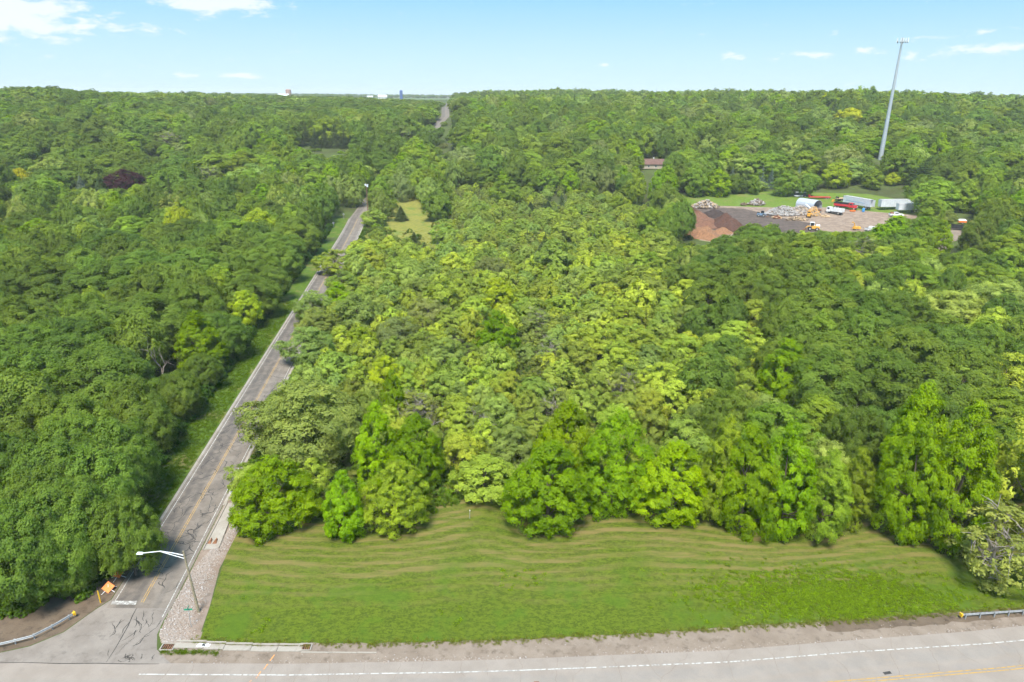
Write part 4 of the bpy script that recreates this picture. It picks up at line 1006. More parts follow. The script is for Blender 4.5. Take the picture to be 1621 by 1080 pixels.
"548,4142,164,122,o;1051,4044,184,135,m;-1899,3723,127,101,m;-2214,3545,77,84,h;-895,4084,173,127,h;-743,4116,145,108,m;2661,3227,144,132,i;-285,4179,39,72,l;-1269,3996,177,115,h;-2858,3074,153,137,i;-640,4158,189,134,g;1187,4037,163,136,h;-1170,4042,145,140,i;2383,3476,157,104,i;656,4165,153,120,h;2465,3421,175,56,n;-1799,3819,134,104,i;2314,3541,166,105,m;456,4206,175,129,g;2786,3198,165,129,i;199,4241,176,119,i;-2454,3467,117,88,i;-1370,4022,142,125,h;-363,4235,179,100,g;59,4260,167,100,m;-39,4262,154,127,h;-2683,3314,140,160,i;-1502,3990,141,146,m;999,4155,158,125,i;-157,4271,127,129,m;2609,3395,146,107,o;1106,4136,180,106,g;-2795,3245,167,145,i;2708,3329,135,126,i;311,4281,151,123,m;-1929,3835,131,158,m;732,4231,136,109,h;-1704,3943,90,125,i;2260,3653,143,135,i;-898,4202,121,120,i;"
"1403,4062,99,75,m;2923,3152,127,165,i;1304,4096,102,108,i;1569,4003,146,123,m;-2548,3466,188,105,i;910,4208,150,115,m;-1023,4183,177,159,h;-1289,4110,128,102,f;638,4262,135,108,i;-1823,3905,173,103,i;-1151,4156,138,104,g;1675,3975,118,97,i;-543,4280,186,122,m;2503,3516,153,110,i;-2919,3180,185,143,i;2416,3579,121,126,m;533,4285,176,104,m;-429,4298,166,103,m;2179,3730,152,110,i;-2411,3584,145,166,i;-286,4310,157,149,i;")
# azimuth, distance, half width of far trees of note: the woods in front of them stand lower
PROT = [(-29.27, 430, 1.26), (-31.94, 428, 0.69), (-30.75, 424, 0.85), (-4.15, 493, 1.14), (30.34, 471, 1.42), (17.39, 457, 0.42), (19.60, 455, 0.40), (20.27, 448, 0.42), (22.19, 460, 0.37), (24.92, 714, 0.86), (-23.52, 446, 1.08), (-26.26, 556, 1.04), (-35.27, 460, 0.53), (-16.32, 576, 0.64), (-15.65, 564, 0.53), (-14.93, 564, 0.58), (-14.16, 564, 0.58), (-13.47, 562, 0.53)]

# ------------------------------------------------------------------ the setting
def build_ground():
    front = np.linspace(-0.95, 0.95, 200)
    rest = np.linspace(0.95, 2 * math.pi - 0.95, 42)[1:-1]
    A = np.r_[front, rest]
    Rr = np.r_[[6, 30, 60, 120, 200, 260], np.arange(300, 1700, 14), np.geomspace(1720, 14000, 36)]
    na, nr = len(A), len(Rr)
    X, Y = Rr[:, None] * np.sin(A), Rr[:, None] * np.cos(A)
    Z = terr(X, Y)
    V = np.c_[X.ravel(), Y.ravel(), Z.ravel()]
    F = []
    for i in range(nr - 1):
        for j in range(na):
            k = (j + 1) % na
            F.append((i * na + j, (i + 1) * na + j, (i + 1) * na + k, i * na + k))
    F = np.array(F)
    V = np.r_[V, [[0, 0, 0]]]
    # the small hole at the camera's foot is closed with quads that share the centre
    cen = np.array([(len(V) - 1, j, (j + 1) % na, (j + 2) % na) for j in range(0, na, 2)])
    F = np.r_[F, cen]
    a, b, c = V[F[0, 0]], V[F[0, 1]], V[F[0, 2]]
    if np.cross(b - a, c - a)[2] < 0:
        F = F[:, ::-1]
    o = bpy.data.objects.new('ground', np_mesh('ground', V, F, ['forest_floor'], smooth=True))
    COL.objects.link(o)
    tag(o, kind='structure')


build_ground()

EDGE = [(-150, 59.3), (-60, 59.3), (-36.7, 59.4), (-23.9, 59.5), (-15.9, 59.8), (-6.7, 60.1), (-0.4, 60.4), (9.3, 61.0), (24.5, 62.0), (39.6, 63.7), (55.4, 65.4), (62.4, 66.4), (100, 71.5), (150, 79)]
EX, EY = [p[0] for p in EDGE], [p[1] for p in EDGE]
edge = lambda x: np.interp(x, EX, EY)
xs = np.arange(-150, 151, 1.5)
main = strip('main_road', np.c_[xs, edge(xs) - 12.4], np.c_[xs, edge(xs)], 'main_asphalt', 0.016, (-12.4, 0), 'lane', nx=4)
tag(main, kind='structure')

ys = np.r_[np.arange(68.0, 345, 2.5), np.arange(345, 1500, 8.0)]
lift = lambda x, y: terr(x, y) + np.maximum(0, np.hypot(x, y) - 300) * 0.0007
side = strip('side_road', np.c_[roadx(ys) - 4.0, ys], np.c_[roadx(ys) + 3.95, ys], 'side_asphalt', 0.020, (-4.0, 3.95), 'lane', nx=2, zf=lift)
tag(side, kind='structure')
junction = polysheet('junction', [(-150, 59.0), (-37.2, 59.0), (-38.6, 60.0), (-40.3, 61.4), (-41.4, 63.7), (-41.75, 66.0), (-41.9, 69.4), (-50.0, 69.4), (-50.9, 67.8), (-52.5, 63.9), (-55.0, 61.7), (-58.5, 60.4), (-66, 59.8), (-150, 59.6)], 'junction_asphalt', 0.012)
tag(junction, kind='structure')


def sweep(name, y0, y1, prof, mat, parent=None, step=3.0):
    """a kerb-like section (offset from the road's centre line, height) carried along the side road"""
    yy = np.arange(y0, y1 + 0.01, step)
    n, k = len(yy), len(prof)
    V = np.concatenate([np.c_[roadx(yy) + dx, yy, np.full(n, z) + lift(roadx(yy), yy)] for dx, z in prof])
    F = [(j * n + i, j * n + i + 1, (j + 1) * n + i + 1, (j + 1) * n + i) for j in range(k - 1) for i in range(n - 1)]
    F = np.array(F)
    a, b, c = V[F[len(F) // 2, 0]], V[F[len(F) // 2, 1]], V[F[len(F) // 2, 2]]
    if np.cross(b - a, c - a)[2] < 0:
        F = F[:, ::-1]
    o = bpy.data.objects.new(name, np_mesh(name, V, F, [mat]))
    COL.objects.link(o)
    if parent:
        o.parent = parent
    return o


tag(sweep('kerb', 78, 342, [(-4.36, 0.0), (-4.34, 0.13), (-4.16, 0.13), (-4.13, 0.035), (-3.97, 0.03)], 'concrete'), kind='structure')
tag(sweep('kerb', 90.5, 342, [(3.9, 0.03), (4.12, 0.035), (4.16, 0.13), (4.45, 0.13), (4.48, 0.0)], 'concrete'), kind='structure')

# painted lines
def line_side(y0, y1, dx, w, mat, gaps=()):
    yy = np.arange(y0, y1 + 0.01, 2.0)
    return strip('painted_line', np.c_[roadx(yy) + dx - w / 2, yy], np.c_[roadx(yy) + dx + w / 2, yy], mat, 0.030, zf=lift, parent=side)


line_side(69, 342, -3.45, 0.11, 'white_paint')
line_side(66.5, 342, 3.45, 0.11, 'white_paint')
line_side(69, 342, -0.14, 0.10, 'yellow_paint')
line_side(69, 342, 0.14, 0.10, 'yellow_paint')
strip('stop_line', [(-49.6, 68.6), (-46.5, 68.6)], [(-49.7, 69.25), (-46.6, 69.25)], 'stop_paint', 0.032, parent=side)


def line_main(x0, x1, dy, w, mat):
    xx = np.arange(x0, x1 + 0.01, 1.5)
    return strip('painted_line', np.c_[xx, edge(xx) - dy - w / 2], np.c_[xx, edge(xx) - dy + w / 2], mat, 0.024, parent=main)


rl = random.Random(3)
x = -40.5
while x < 100:                           # the edge line is worn into short dashes
    L = rl.uniform(1.5, 7) if x < 5 else rl.uniform(0.5, 1.3)
    xx = np.linspace(x, x + L, 4)
    dy = np.interp(xx, [-40, 0, 40, 62], [1.55, 1.65, 1.75, 2.15])
    strip('painted_line', np.c_[xx, edge(xx) - dy - 0.075], np.c_[xx, edge(xx) - dy + 0.075], 'white_paint', 0.024, parent=main)
    x += L + (0.25 if x > 5 else 0.18)
for dy in (5.55, 5.92):
    line_main(27 + dy - 5.5, 110, dy, 0.14, 'yellow_paint')
for (ax, ay, L) in ((-26.9, 60.3, 0.9), (-27.2, 59.0, 0.8), (-27.6, 57.9, 0.9), (-28.2, 56.9, 0.5)):
    strip('painted_line', [(ax, ay - L / 2), (ax + 0.12, ay - L / 2)], [(ax + 0.2, ay + L / 2), (ax + 0.32, ay + L / 2)], 'orange_spray', 0.026, parent=main)


# sealed cracks: wandering tar lines, all one part of their road
def crack_mesh(paths):
    m = MB()
    for P, w, z in paths:
        P = np.array(P)
        for i in range(len(P) - 1):
            d = P[i + 1] - P[i]
            n = np.array([-d[1], d[0]]) / (np.hypot(*d) + 1e-6)
            a, b = w[i] / 2, w[i + 1] / 2
            zz = lambda q: float(lift(q[0], q[1])) + z
            m.poly([(*(P[i] - n * a), zz(P[i])), (*(P[i + 1] - n * b), zz(P[i + 1])), (*(P[i + 1] + n * b), zz(P[i + 1])), (*(P[i] + n * a), zz(P[i]))][::-1])
    return m


rc = random.Random(11)


def walk(x, y, ang, n, step, wig, w0):
    P, W, = [(x, y)], [w0]
    a = ang
    for i in range(n):
        a = ang + (a - ang) * 0.7 + rc.gauss(0, wig)
        x += math.cos(a) * step * rc.uniform(0.5, 1.3)
        y += math.sin(a) * step * rc.uniform(0.5, 1.3)
        P.append((x, y))
        W.append(max(0.035, w0 * rc.uniform(0.4, 1.25)))
    W[0] = W[-1] = 0.02
    return P, W


paths = []
RA = math.atan2(1, -0.117)
for k in range(100):
    y = rc.uniform(70, 190) if k > 22 else rc.uniform(70, 118)
    u = rc.choice([-2.9, -2.6, -2.4, 1.7, 1.9, 2.3, 2.5, 0.8]) + rc.gauss(0, 0.25)
    P, W = walk(float(roadx(y)) + u, y, RA, rc.randint(5, 15), 0.65, 0.62, rc.uniform(0.07, 0.16))
    paths.append((P, W, 0.026))
    for b in range(rc.randint(0, 2)):
        q = rc.choice(P)
        P2, W2 = walk(q[0], q[1], RA + rc.choice([-1.3, 1.3, 0.7, -0.7]), rc.randint(2, 5), 0.5, 0.6, 0.11)
        paths.append((P2, W2, 0.027))
for k in range(16):                      # transverse
    y = rc.uniform(80, 150)
    P, W = walk(float(roadx(y)) + rc.uniform(-3.2, 0.8), y, rc.uniform(-0.3, 0.5), rc.randint(3, 6), 0.6, 0.7, 0.14)
    paths.append((P, W, 0.026))
cracks = [(p, w, z) for p, w, z in paths if all(-3.7 < q[0] - float(roadx(q[1])) < 3.7 and q[1] > 69 for q in p)]
tag(crack_mesh(cracks).build('crack_seal', 'tar', side), kind='stuff')
jp = [([(-46.1, 68.4), (-45.9, 66.8), (-45.5, 65.0), (-45.3, 63.2), (-45.1, 61.5), (-45.0, 59.5)], [.06, .11, .09, .1, .08, .05], 0.017)]
jp.append(([(-62, 59.35), (-58, 59.2), (-54, 59.32), (-50, 59.22), (-46, 59.3), (-42, 59.25), (-39, 59.3)], [.06, .09, .07, .12, .1, .12, .06], 0.021))
for k in range(22):
    P, W = walk(rc.uniform(-47, -40.8), rc.uniform(59.6, 66), rc.choice([RA, RA, RA, 1.1, 2.0]), rc.randint(3, 9), 0.4, 0.28, rc.uniform(0.05, 0.10))
    if all(-53 < p[0] < -41.6 and 59.4 < p[1] < 68 for p in P):
        jp.append((P, W, 0.017 + k * 0.0002))
for k in range(14):
    P, W = walk(rc.gauss(-42.6, 0.9), 59.6 + rc.random() * 0.5, rc.uniform(0, 3.1), 4, 0.25, 0.8, 0.09)
    jp.append((P, W, 0.0215))
tag(crack_mesh(jp).build('crack_seal', 'tar', junction), kind='stuff')
mp = []
for k in range(34):                      # hairline transverse cracks of the main road
    x = -38 + k * 3.6 + rc.uniform(-1, 1)
    P, W = walk(x, float(edge(x)) - 0.05, -1.57 + rc.uniform(-0.35, 0.35), rc.randint(4, 16), 0.6, 0.25, 0.03)
    W = [w * 0.7 for w in W]
    mp.append(([p for p in P], W, 0.022))
tag(crack_mesh([q for q in mp if all(p[1] < edge(p[0]) for p in q[0])]).build('crack_seal', 'wood_brown', main), kind='stuff')
pm = MB()                                # small square utility cover and a tarred patch on the centre line
pm.box((3.0, 57.15, 0.02), (0.55, 0.4, 0.012))
pm.build('utility_cover', 'rust', main)
pm = MB()
pm.box((42.0, 58.95, 0.02), (0.9, 0.35, 0.02), 0.2)
pm.build('tar_patch', 'tar', main)

# gravel shoulder, worn edge, soil
LF = [(-36.2, 62.9), (-29.3, 62.5), (-16.2, 62.6), (-0.5, 63.3), (18.8, 64.8), (30.0, 66.1), (42.4, 67.1), (54.4, 68.5), (64.6, 69.5), (100, 74.5), (150, 82)]
lf = lambda x: np.interp(x, [p[0] for p in LF], [p[1] for p in LF])
xs = np.arange(-39.5, 150, 1.0)
jit = np.array([rc.gauss(0, 0.14) for _ in xs])
tag(strip('road_shoulder', np.c_[xs, edge(xs) - 0.25], np.c_[xs, lf(xs) + 1.3], 'gravel', 0.009, nx=4), kind='structure')
wx = np.arange(38, 150, 1.0)
tag(strip('ditch_soil', np.c_[wx, np.minimum(edge(wx) + 1.3 + np.abs(np.array([rc.gauss(0, 0.2) for _ in wx])), lf(wx))], np.c_[wx, lf(wx) + 1.9], 'soil', 0.014, nx=2), kind='structure')

# the mown lawn, a sheet whose 'mow' map follows the mower's passes
BX = np.linspace(-60, 150, 421)
BY = np.interp(BX, [-60, -41, -30, -22, -10, -4, 4, 12, 20, 34, 45, 56, 62, 80, 150], [90, 90, 87, 87, 90, 94.5, 87, 90, 91, 87, 89, 93, 91, 92, 100])
BY = np.convolve(np.pad(BY, 16, mode='edge'), np.hanning(33) / np.hanning(33).sum(), 'valid')


def back(x):
    return np.interp(x, BX, BY)


nu, nv = 180, 46
uu = np.linspace(0, 1, nu)
V, U = [], []
for j in range(nv):
    v = j / (nv - 1)
    x0 = np.interp(v, [0, 0.2, 0.45, 0.7, 1, 1.3], [-36.0, -37.3, -38.9, -39.5, -40.6, -42])
    x = x0 + (140 - x0) * uu ** 1.25
    f0 = lf(x)
    wig = 0.16 * np.sin(x * 1.7) * np.sin(x * 0.37 + 1) * (1 - v)
    b = back(x)
    y = f0 + (b - f0) * v * 1.25 + wig
    z = 0.04 + 0.28 * sm(0, 0.5, v) + 0.10 * np.sin(x * 0.11) * v
    V.append(np.c_[x, y, z])
    U.append(np.c_[x / 100, np.full(nu, v)])
V, U = np.concatenate(V), np.concatenate(U)
F = np.array([(j * nu + i, j * nu + i + 1, (j + 1) * nu + i + 1, (j + 1) * nu + i) for j in range(nv - 1) for i in range(nu - 1)])
me = np_mesh('lawn', V, F, ['lawn_grass'], smooth=True)
ul = me.uv_layers.new(name='mow')
li = np.zeros(len(me.loops), np.int32)
me.loops.foreach_get('vertex_index', li)
ul.data.foreach_set('uv', U[li].astype(np.float32).ravel())
lawn = bpy.data.objects.new('lawn', me)
COL.objects.link(lawn)
tag(lawn, kind='structure')


def lawn_z(x, y):
    f0, b = lf(x), back(x)
    v = np.clip((y - f0) / (b - f0) / 1.25, 0, 1)
    return 0.04 + 0.28 * sm(0, 0.5, v) + 0.10 * np.sin(x * 0.11) * v, v


# verge of the side road, meadow, yard, drive
yy = np.arange(76, 345, 3.0)
tag(strip('verge', np.c_[roadx(yy) - 13.5, yy], np.c_[roadx(yy) - 4.55, yy], 'verge_grass', 0.010, nx=2, zf=lift), kind='structure')
yy = np.arange(93, 345, 3.0)
tag(strip('verge', np.c_[roadx(yy) + 4.4, yy], np.c_[roadx(yy) + 8.5, yy], 'verge_grass', 0.010, nx=2, zf=lift), kind='structure')
tag(polysheet('leaf_litter', [(-90, 60.2), (-58.6, 60.5), (-55.1, 61.8), (-52.6, 64.0), (-51.0, 67.9), (-50.1, 69.5), (-51.0, 78), (-58, 80), (-90, 74)], 'soil', 0.010), kind='structure')
tag(polysheet('stone_bed', [(-39.4, 62.3), (-36.2, 62.7), (-37.2, 68.4), (-38.9, 75.6), (-39.3, 82.6), (-40.4, 90), (-44.6, 92.6), (-43.6, 84), (-42.55, 75.5), (-41.85, 69), (-41.6, 66), (-41.2, 63.7), (-40.2, 62.3)], 'rubble_bed', 0.016), kind='structure')
YD = [(84, 428), (82, 300), (100, 285), (150, 300), (172, 306), (205, 312), (230, 350), (240, 385), (243, 440), (236, 462), (180, 470), (100, 460)]
yz = np.linspace(0, 1, 8)
YPOLY = YD


def ray_to_slope(x, y):
    """a point surveyed on the level, carried up its line of bearing to where the slope meets it"""
    k = np.linspace(0.3, 1.02, 1500)
    d = math.hypot(x, y)
    g = 60 - terr(x * k, y * k) - 60 * k  # height of the camera's ray over the slope; the image position is kept
    i = int(np.argmax(g <= 0)) if (g <= 0).any() else len(k) - 1
    return x * k[i], y * k[i]


def draped(name, pts, mat, off, up=True):
    pts = [ray_to_slope(*q) for q in pts] if up else pts
    """a flat outline laid over the rising ground"""
    P = np.array(pts, float)
    c = P.mean(0)
    ring = resample(np.r_[P, P[:1]], 72)[:-1]
    n = len(ring)
    V, F = [], []
    K = 9
    for k in range(K):
        Q = c + (ring - c) * (k + 0.02) / (K - 1 + 0.02)
        V.append(np.c_[Q, terr(Q[:, 0], Q[:, 1]) + off])
    for k in range(K - 1):
        for i in range(n):
            j = (i + 1) % n
            F.append((k * n + i, (k + 1) * n + i, (k + 1) * n + j, k * n + j))
    V, F = np.concatenate(V), np.array(F)
    a, b, d = V[F[0, 0]], V[F[0, 1]], V[F[0, 2]]
    if np.cross(b - a, d - a)[2] < 0:
        F = F[:, ::-1]
    o = bpy.data.objects.new(name, np_mesh(name, V, F, [mat]))
    COL.objects.link(o)
    return tag(o, kind='structure')


draped('meadow', [(-80, 440), (-71, 330), (-66, 300), (-52, 265), (-20, 240), (25, 235), (60, 290), (40, 370), (-30, 430)], 'meadow_grass', 0.14)
draped('yard_grass', YPOLY, 'yard_grass', 0.10)
draped('yard_ground', [(84, 404), (83, 300), (100, 287), (150, 300), (172, 306), (205, 314), (222, 345), (226, 372), (205, 384), (186, 400), (166, 402), (150, 398), (125, 402)], 'yard_soil', 0.16)
draped('dark_ground', [(86, 402), (86, 330), (112, 312), (146, 318), (152, 345), (140, 366), (132, 392), (110, 398)], 'dark_soil', 0.20)
draped('yard_drive', [(205, 342), (222, 350), (226, 338), (214, 318), (190, 296), (172, 268), (164, 262), (161, 266), (170, 276), (186, 300), (196, 318)], 'gravel', 0.22)
draped('drive_grass', [(176, 268), (196, 296), (222, 320), (232, 312), (226, 280), (200, 262)], 'yard_grass', 0.12)

# ------------------------------------------------------------------ trees
def unit(v):
    return v / (np.linalg.norm(v, axis=1, keepdims=True) + 1e-9)


def tubes_np(segs):
    """segs: list of (points, radii, sides) -> verts, quads"""
    m = MB()
    for P, r, n in segs:
        m.tube(P, r, n, cap=False)
    return np.array(m.v), np.array([f for f in m.f])


def leaf_quads(P, Nn, L, wid, rs):
    n = len(P)
    t = unit(np.cross(Nn, rs.normal(size=(n, 3))))
    b = np.cross(Nn, t)
    L = L * rs.uniform(0.65, 1.35, (n, 1))
    W = L * wid
    fold = Nn * (L * 0.10)
    V = np.stack([P - t * L * 0.5, P + b * W * 0.5 + fold, P + t * L * 0.5, P - b * W * 0.5 + fold], 1).reshape(-1, 3)
    return V, np.arange(4 * n).reshape(n, 4)


def broadleaf(seed, W, H, base, prof, nl, lr, nsub, leaf, n, flat=0.8, jit=0.5, inner=0.22, wid=0.55, droop=0.0, limbs=9, trunk=0.02, twigs=0, shape=0.4):
    """crown of lobes > sprays > leaves; returns crown (verts, quads, tone) and wood (verts, quads)"""
    rs = np.random.RandomState(seed)
    ts = np.linspace(0, 1, 60)
    pr = np.interp(ts, [p[0] for p in prof], [p[1] for p in prof])
    cdf = np.cumsum(pr + 0.08)
    cdf /= cdf[-1]
    k = np.arange(nl)
    t = np.interp((k + rs.uniform(0.2, 0.8, nl)) / nl, cdf, ts)
    th = k * 2.39996 + rs.normal(0, 0.35, nl)
    asym = 1 + 0.14 * np.sin(2 * th + rs.uniform(0, 6)) + 0.10 * np.sin(3 * th + rs.uniform(0, 6))
    rad = np.interp(t, ts, pr) * W / 2 * asym
    lobeR = lr * rs.uniform(0.65, 1.3, nl)
    rf = np.where(rs.rand(nl) < inner, rs.uniform(0.25, 0.7, nl), rs.uniform(0.86, 1.06, nl))
    rr = np.maximum(0, rad - lobeR * 0.55) * rf
    hz = base * H + t * (H * (1 - base) - lr * 0.8) + rs.normal(0, 0.02 * H, nl)
    C = np.c_[rr * np.cos(th), rr * np.sin(th), hz]
    out = unit(np.c_[np.cos(th) * rr / (W / 2), np.sin(th) * rr / (W / 2), (t - 0.35) * 0.9])
    up = np.array([0, 0, 1.0])
    # sprays
    ns = nl * nsub
    li = np.repeat(np.arange(nl), nsub)
    sd = unit(rs.normal(size=(ns, 3)) * 0.75 + out[li] * 0.75 + up * (0.55 - droop))
    S = C[li] + sd * lobeR[li][:, None] * np.array([1, 1, flat]) * rs.uniform(0.55, 1.0, (ns, 1))
    sr = lobeR[li] * rs.uniform(0.3, 0.55, ns)
    stone = np.clip(rs.normal(0.5, 0.11, nl)[li] + rs.normal(0, 0.09, ns), 0, 1)
    # leaves
    wgt = sr ** 2
    idx = rs.choice(ns, n, p=wgt / wgt.sum())
    ld = unit(rs.normal(size=(n, 3)) * 0.8 + sd[idx] * 0.6 + up * (0.45 - droop * 0.6))
    P = S[idx] + ld * (sr[idx] * rs.uniform(0.35, 1.08, n))[:, None] * np.array([1, 1, flat])
    if droop:
        P[:, 2] -= droop * rs.uniform(0, 1.6, n) * sr[idx]
    P[:, 2] = np.maximum(P[:, 2], 0.12)
    co = unit(P / np.array([W / 2, W / 2, H * 0.5]) - np.array([0, 0, 0.75]))
    lo = unit(P - C[li[idx]])
    Nn = unit(ld * 0.3 + lo * 0.75 + co * shape * 0.8 + up * 0.3 + rs.normal(size=(n, 3)) * jit * 0.75)
    tone = np.clip(stone[idx] + rs.normal(0, 0.10, n), 0, 1)
    V, Q = leaf_quads(P, Nn, leaf, wid, rs)
    # wood
    segs = []
    top = H * 0.72
    bend = rs.normal(0, 0.03 * W, (5, 2))
    bend[0] = 0
    tp = [(bend[i, 0], bend[i, 1], -0.3 + (top + 0.3) * i / 4) for i in range(5)]
    r0 = trunk * H
    segs.append((tp, [r0 * 1.25, r0, r0 * 0.8, r0 * 0.55, r0 * 0.25], 7))
    lq = rs.choice(nl, min(limbs, nl), replace=False)
    for q in lq:
        z0 = max(0.12 * H, min(C[q, 2] * 0.62, top * 0.9))
        f = (z0 + 0.3) / (top + 0.3)
        p0 = np.array([np.interp(f, np.linspace(0, 1, 5), bend[:, 0]), np.interp(f, np.linspace(0, 1, 5), bend[:, 1]), z0])
        mid = (p0 + C[q]) / 2 + rs.normal(0, 0.03 * W, 3) + np.array([0, 0, -0.02 * H])
        segs.append(([p0, mid, C[q]], [r0 * 0.42, r0 * 0.28, r0 * 0.08], 5))
    for q in range(twigs):
        c = C[rs.choice(lq)]
        d = unit((rs.normal(size=(1, 3)) + np.array([[0, 0, 0.7]])))[0] * lr * rs.uniform(1.0, 1.9)
        segs.append(([c, c + d * 0.5 + rs.normal(0, 0.1, 3), c + d], [0.05, 0.035, 0.012], 4))
        for s in range(3):
            e = c + d * rs.uniform(0.3, 0.9)
            d2 = d * 0.4 + rs.normal(0, 0.35, 3)
            segs.append(([e, e + d2 * 0.6, e + d2], [0.03, 0.02, 0.008], 3))
    wv = tubes_np([s for s in segs])
    return (V, Q, tone), wv


def conifer(seed, W, H, tiers, per, leaf, dens, droop=0.25, base=0.04, power=1.0):
    rs = np.random.RandomState(seed)
    P, Nn, tone = [], [], []
    segs = [([(0, 0, -0.3), (0, 0, H * 0.5), (0, 0, H * 0.98)], [0.018 * H, 0.012 * H, 0.003 * H], 6)]
    for k in range(tiers):
        t = k / (tiers - 1)
        z = H * (base + (1 - base) * t)
        r = W / 2 * (1 - t) ** power * rs.uniform(0.85, 1.1) + 0.1
        for j in range(per):
            th = 2 * math.pi * (j + rs.rand() * 0.8) / per + k * 1.1
            rr = r * rs.uniform(0.7, 1.12)
            d = np.array([math.cos(th), math.sin(th), 0])
            nn = max(4, int(dens * rr))
            s = rs.rand(nn) ** 0.7
            tn = rs.normal(0.5, 0.12)
            side = np.cross(d, [0, 0, 1])
            off = rs.normal(0, 1, nn) * (0.16 * rr * (1.15 - s) + 0.06)
            p = d * (s * rr)[:, None] + side * off[:, None]
            p[:, 2] = z + (-droop * s ** 1.5 * rr + 0.12 * rr * s ** 4) - np.abs(off) * 0.45 + rs.normal(0, 0.05, nn)
            P.append(p)
            Nn.append(unit(np.c_[rs.normal(0, .35, (nn, 2)), np.ones(nn)] + d * 0.35))
            tone.append(np.clip(rs.normal(tn, 0.12, nn), 0, 1))
            if rr > 0.6:
                segs.append(([(0, 0, z), tuple(d * rr * 0.9 + np.array([0, 0, z - droop * 0.8 * rr]))], [0.03, 0.01], 3))
    P, Nn, tone = np.concatenate(P), np.concatenate(Nn), np.concatenate(tone)
    P[:, 2] = np.maximum(P[:, 2], 0.1)
    V, Q = leaf_quads(P, Nn, leaf, 0.42, rs)
    return (V, Q, tone), tubes_np(segs)


def bare_tree(seed, W, H, depth=5, r0=0.16, spread=0.62, first=0.3):
    rs = np.random.RandomState(seed)
    segs = []

    def grow(p, d, L, r, k):
        pts, rad = [p], [r]
        q = p.copy()
        dd = d.copy()
        for s in range(4):
            dd = dd + rs.normal(0, 0.20, 3)
            dd /= np.linalg.norm(dd)
            q = q + dd * L / 4
            pts.append(q.copy())
            rad.append(r * (1 - 0.42 * (s + 1) / 4))
        segs.append((pts, rad, 6 if k < 2 else 4 if k < 4 else 3))
        if k >= depth:
            return
        for s in range(rs.randint(2, 4)):
            e = pts[rs.randint(2, 5)]
            nd = dd + rs.normal(0, spread, 3) + np.array([0, 0, 0.12])
            nd /= np.linalg.norm(nd)
            grow(np.array(e), nd, L * rs.uniform(0.6, 0.85), rad[3] * 0.72, k + 1)
    grow(np.array([0, 0, -0.3]), np.array([0.05, 0, 1.0]), H * first, r0, 0)
    V, Q = tubes_np(segs)
    V[:, 2] *= H / max(V[:, 2].max(), 1)
    s = W / 2 / max(np.percentile(np.hypot(V[:, 0], V[:, 1]), 97), 0.5)
    w = np.clip(V[:, 2] / (0.25 * H), 0, 1)[:, None]
    V[:, :2] *= 1 + (s - 1) * w
    return V, Q


OVATE = [(0, 0.55), (0.12, 0.85), (0.3, 1.0), (0.5, 0.92), (0.7, 0.70), (0.86, 0.42), (1, 0.06)]
DOME = [(0, 0.55), (0.2, 0.9), (0.45, 1.0), (0.65, 0.95), (0.82, 0.72), (1, 0.30)]
ROUND = [(0, 0.5), (0.2, 0.85), (0.45, 1.0), (0.7, 0.86), (0.88, 0.52), (1, 0.2)]
TALL = [(0, 0.45), (0.2, 0.8), (0.45, 1.0), (0.7, 0.8), (0.88, 0.5), (1, 0.15)]
UMB = [(0, 0.35), (0.3, 0.7), (0.6, 1.0), (0.8, 0.9), (1, 0.5)]
# kind: nominal width, height and the settings of its crown for (near, mid, far) detail
KINDS = {
    'maple': dict(W=10, H=14, base=0.02, prof=OVATE, nl=135, lr=1.18, nsub=11, leaf=0.26, n=52000, flat=0.9, jit=0.45, inner=0.12),
    'ash': dict(W=10, H=14, base=0.03, prof=OVATE, nl=125, lr=1.15, nsub=11, leaf=0.25, n=46000, flat=0.75, jit=0.5, wid=0.48),
    'oak': dict(W=14, H=14, base=0.16, prof=DOME, nl=100, lr=1.95, nsub=13, leaf=0.34, n=50000, flat=0.88, jit=0.42, inner=0.12),
    'locust': dict(W=10, H=9, base=0.06, prof=ROUND, nl=90, lr=1.2, nsub=11, leaf=0.26, n=36000, flat=0.75, jit=0.5, wid=0.42, inner=0.3),
    'box': dict(W=7, H=7.5, base=0.03, prof=TALL, nl=46, lr=1.1, nsub=10, leaf=0.26, n=15000, flat=0.85, jit=0.55, twigs=8, limbs=14),
    'scrub': dict(W=7, H=7.5, base=0.02, prof=ROUND, nl=46, lr=1.15, nsub=10, leaf=0.25, n=17000, flat=0.8, jit=0.55, twigs=3, limbs=10),
    'scrubtall': dict(W=11, H=14, base=0.06, prof=TALL, nl=90, lr=1.6, nsub=12, leaf=0.31, n=38000, flat=0.8, jit=0.5),
    'grey': dict(W=5.5, H=7, base=0.05, prof=ROUND, nl=42, lr=0.85, nsub=6, leaf=0.23, n=8000, flat=0.8, jit=0.7, twigs=60, limbs=18),
    'willow': dict(W=9, H=9, base=0.03, prof=ROUND, nl=80, lr=1.1, nsub=9, leaf=0.26, n=24000, flat=0.8, jit=0.5, wid=0.32, droop=0.4),
}
CONES = {
    'spruce': dict(W=5.5, H=12, tiers=26, per=11, leaf=0.34, dens=26, droop=0.28, power=0.9),
    'pine': dict(W=11, H=17, tiers=15, per=10, leaf=0.42, dens=30, droop=0.05, base=0.1, power=0.62),
}
SAME = {'purple': 'oak', 'yellow': 'oak', 'yellowg': 'scrubtall', 'bspruce': 'spruce'}
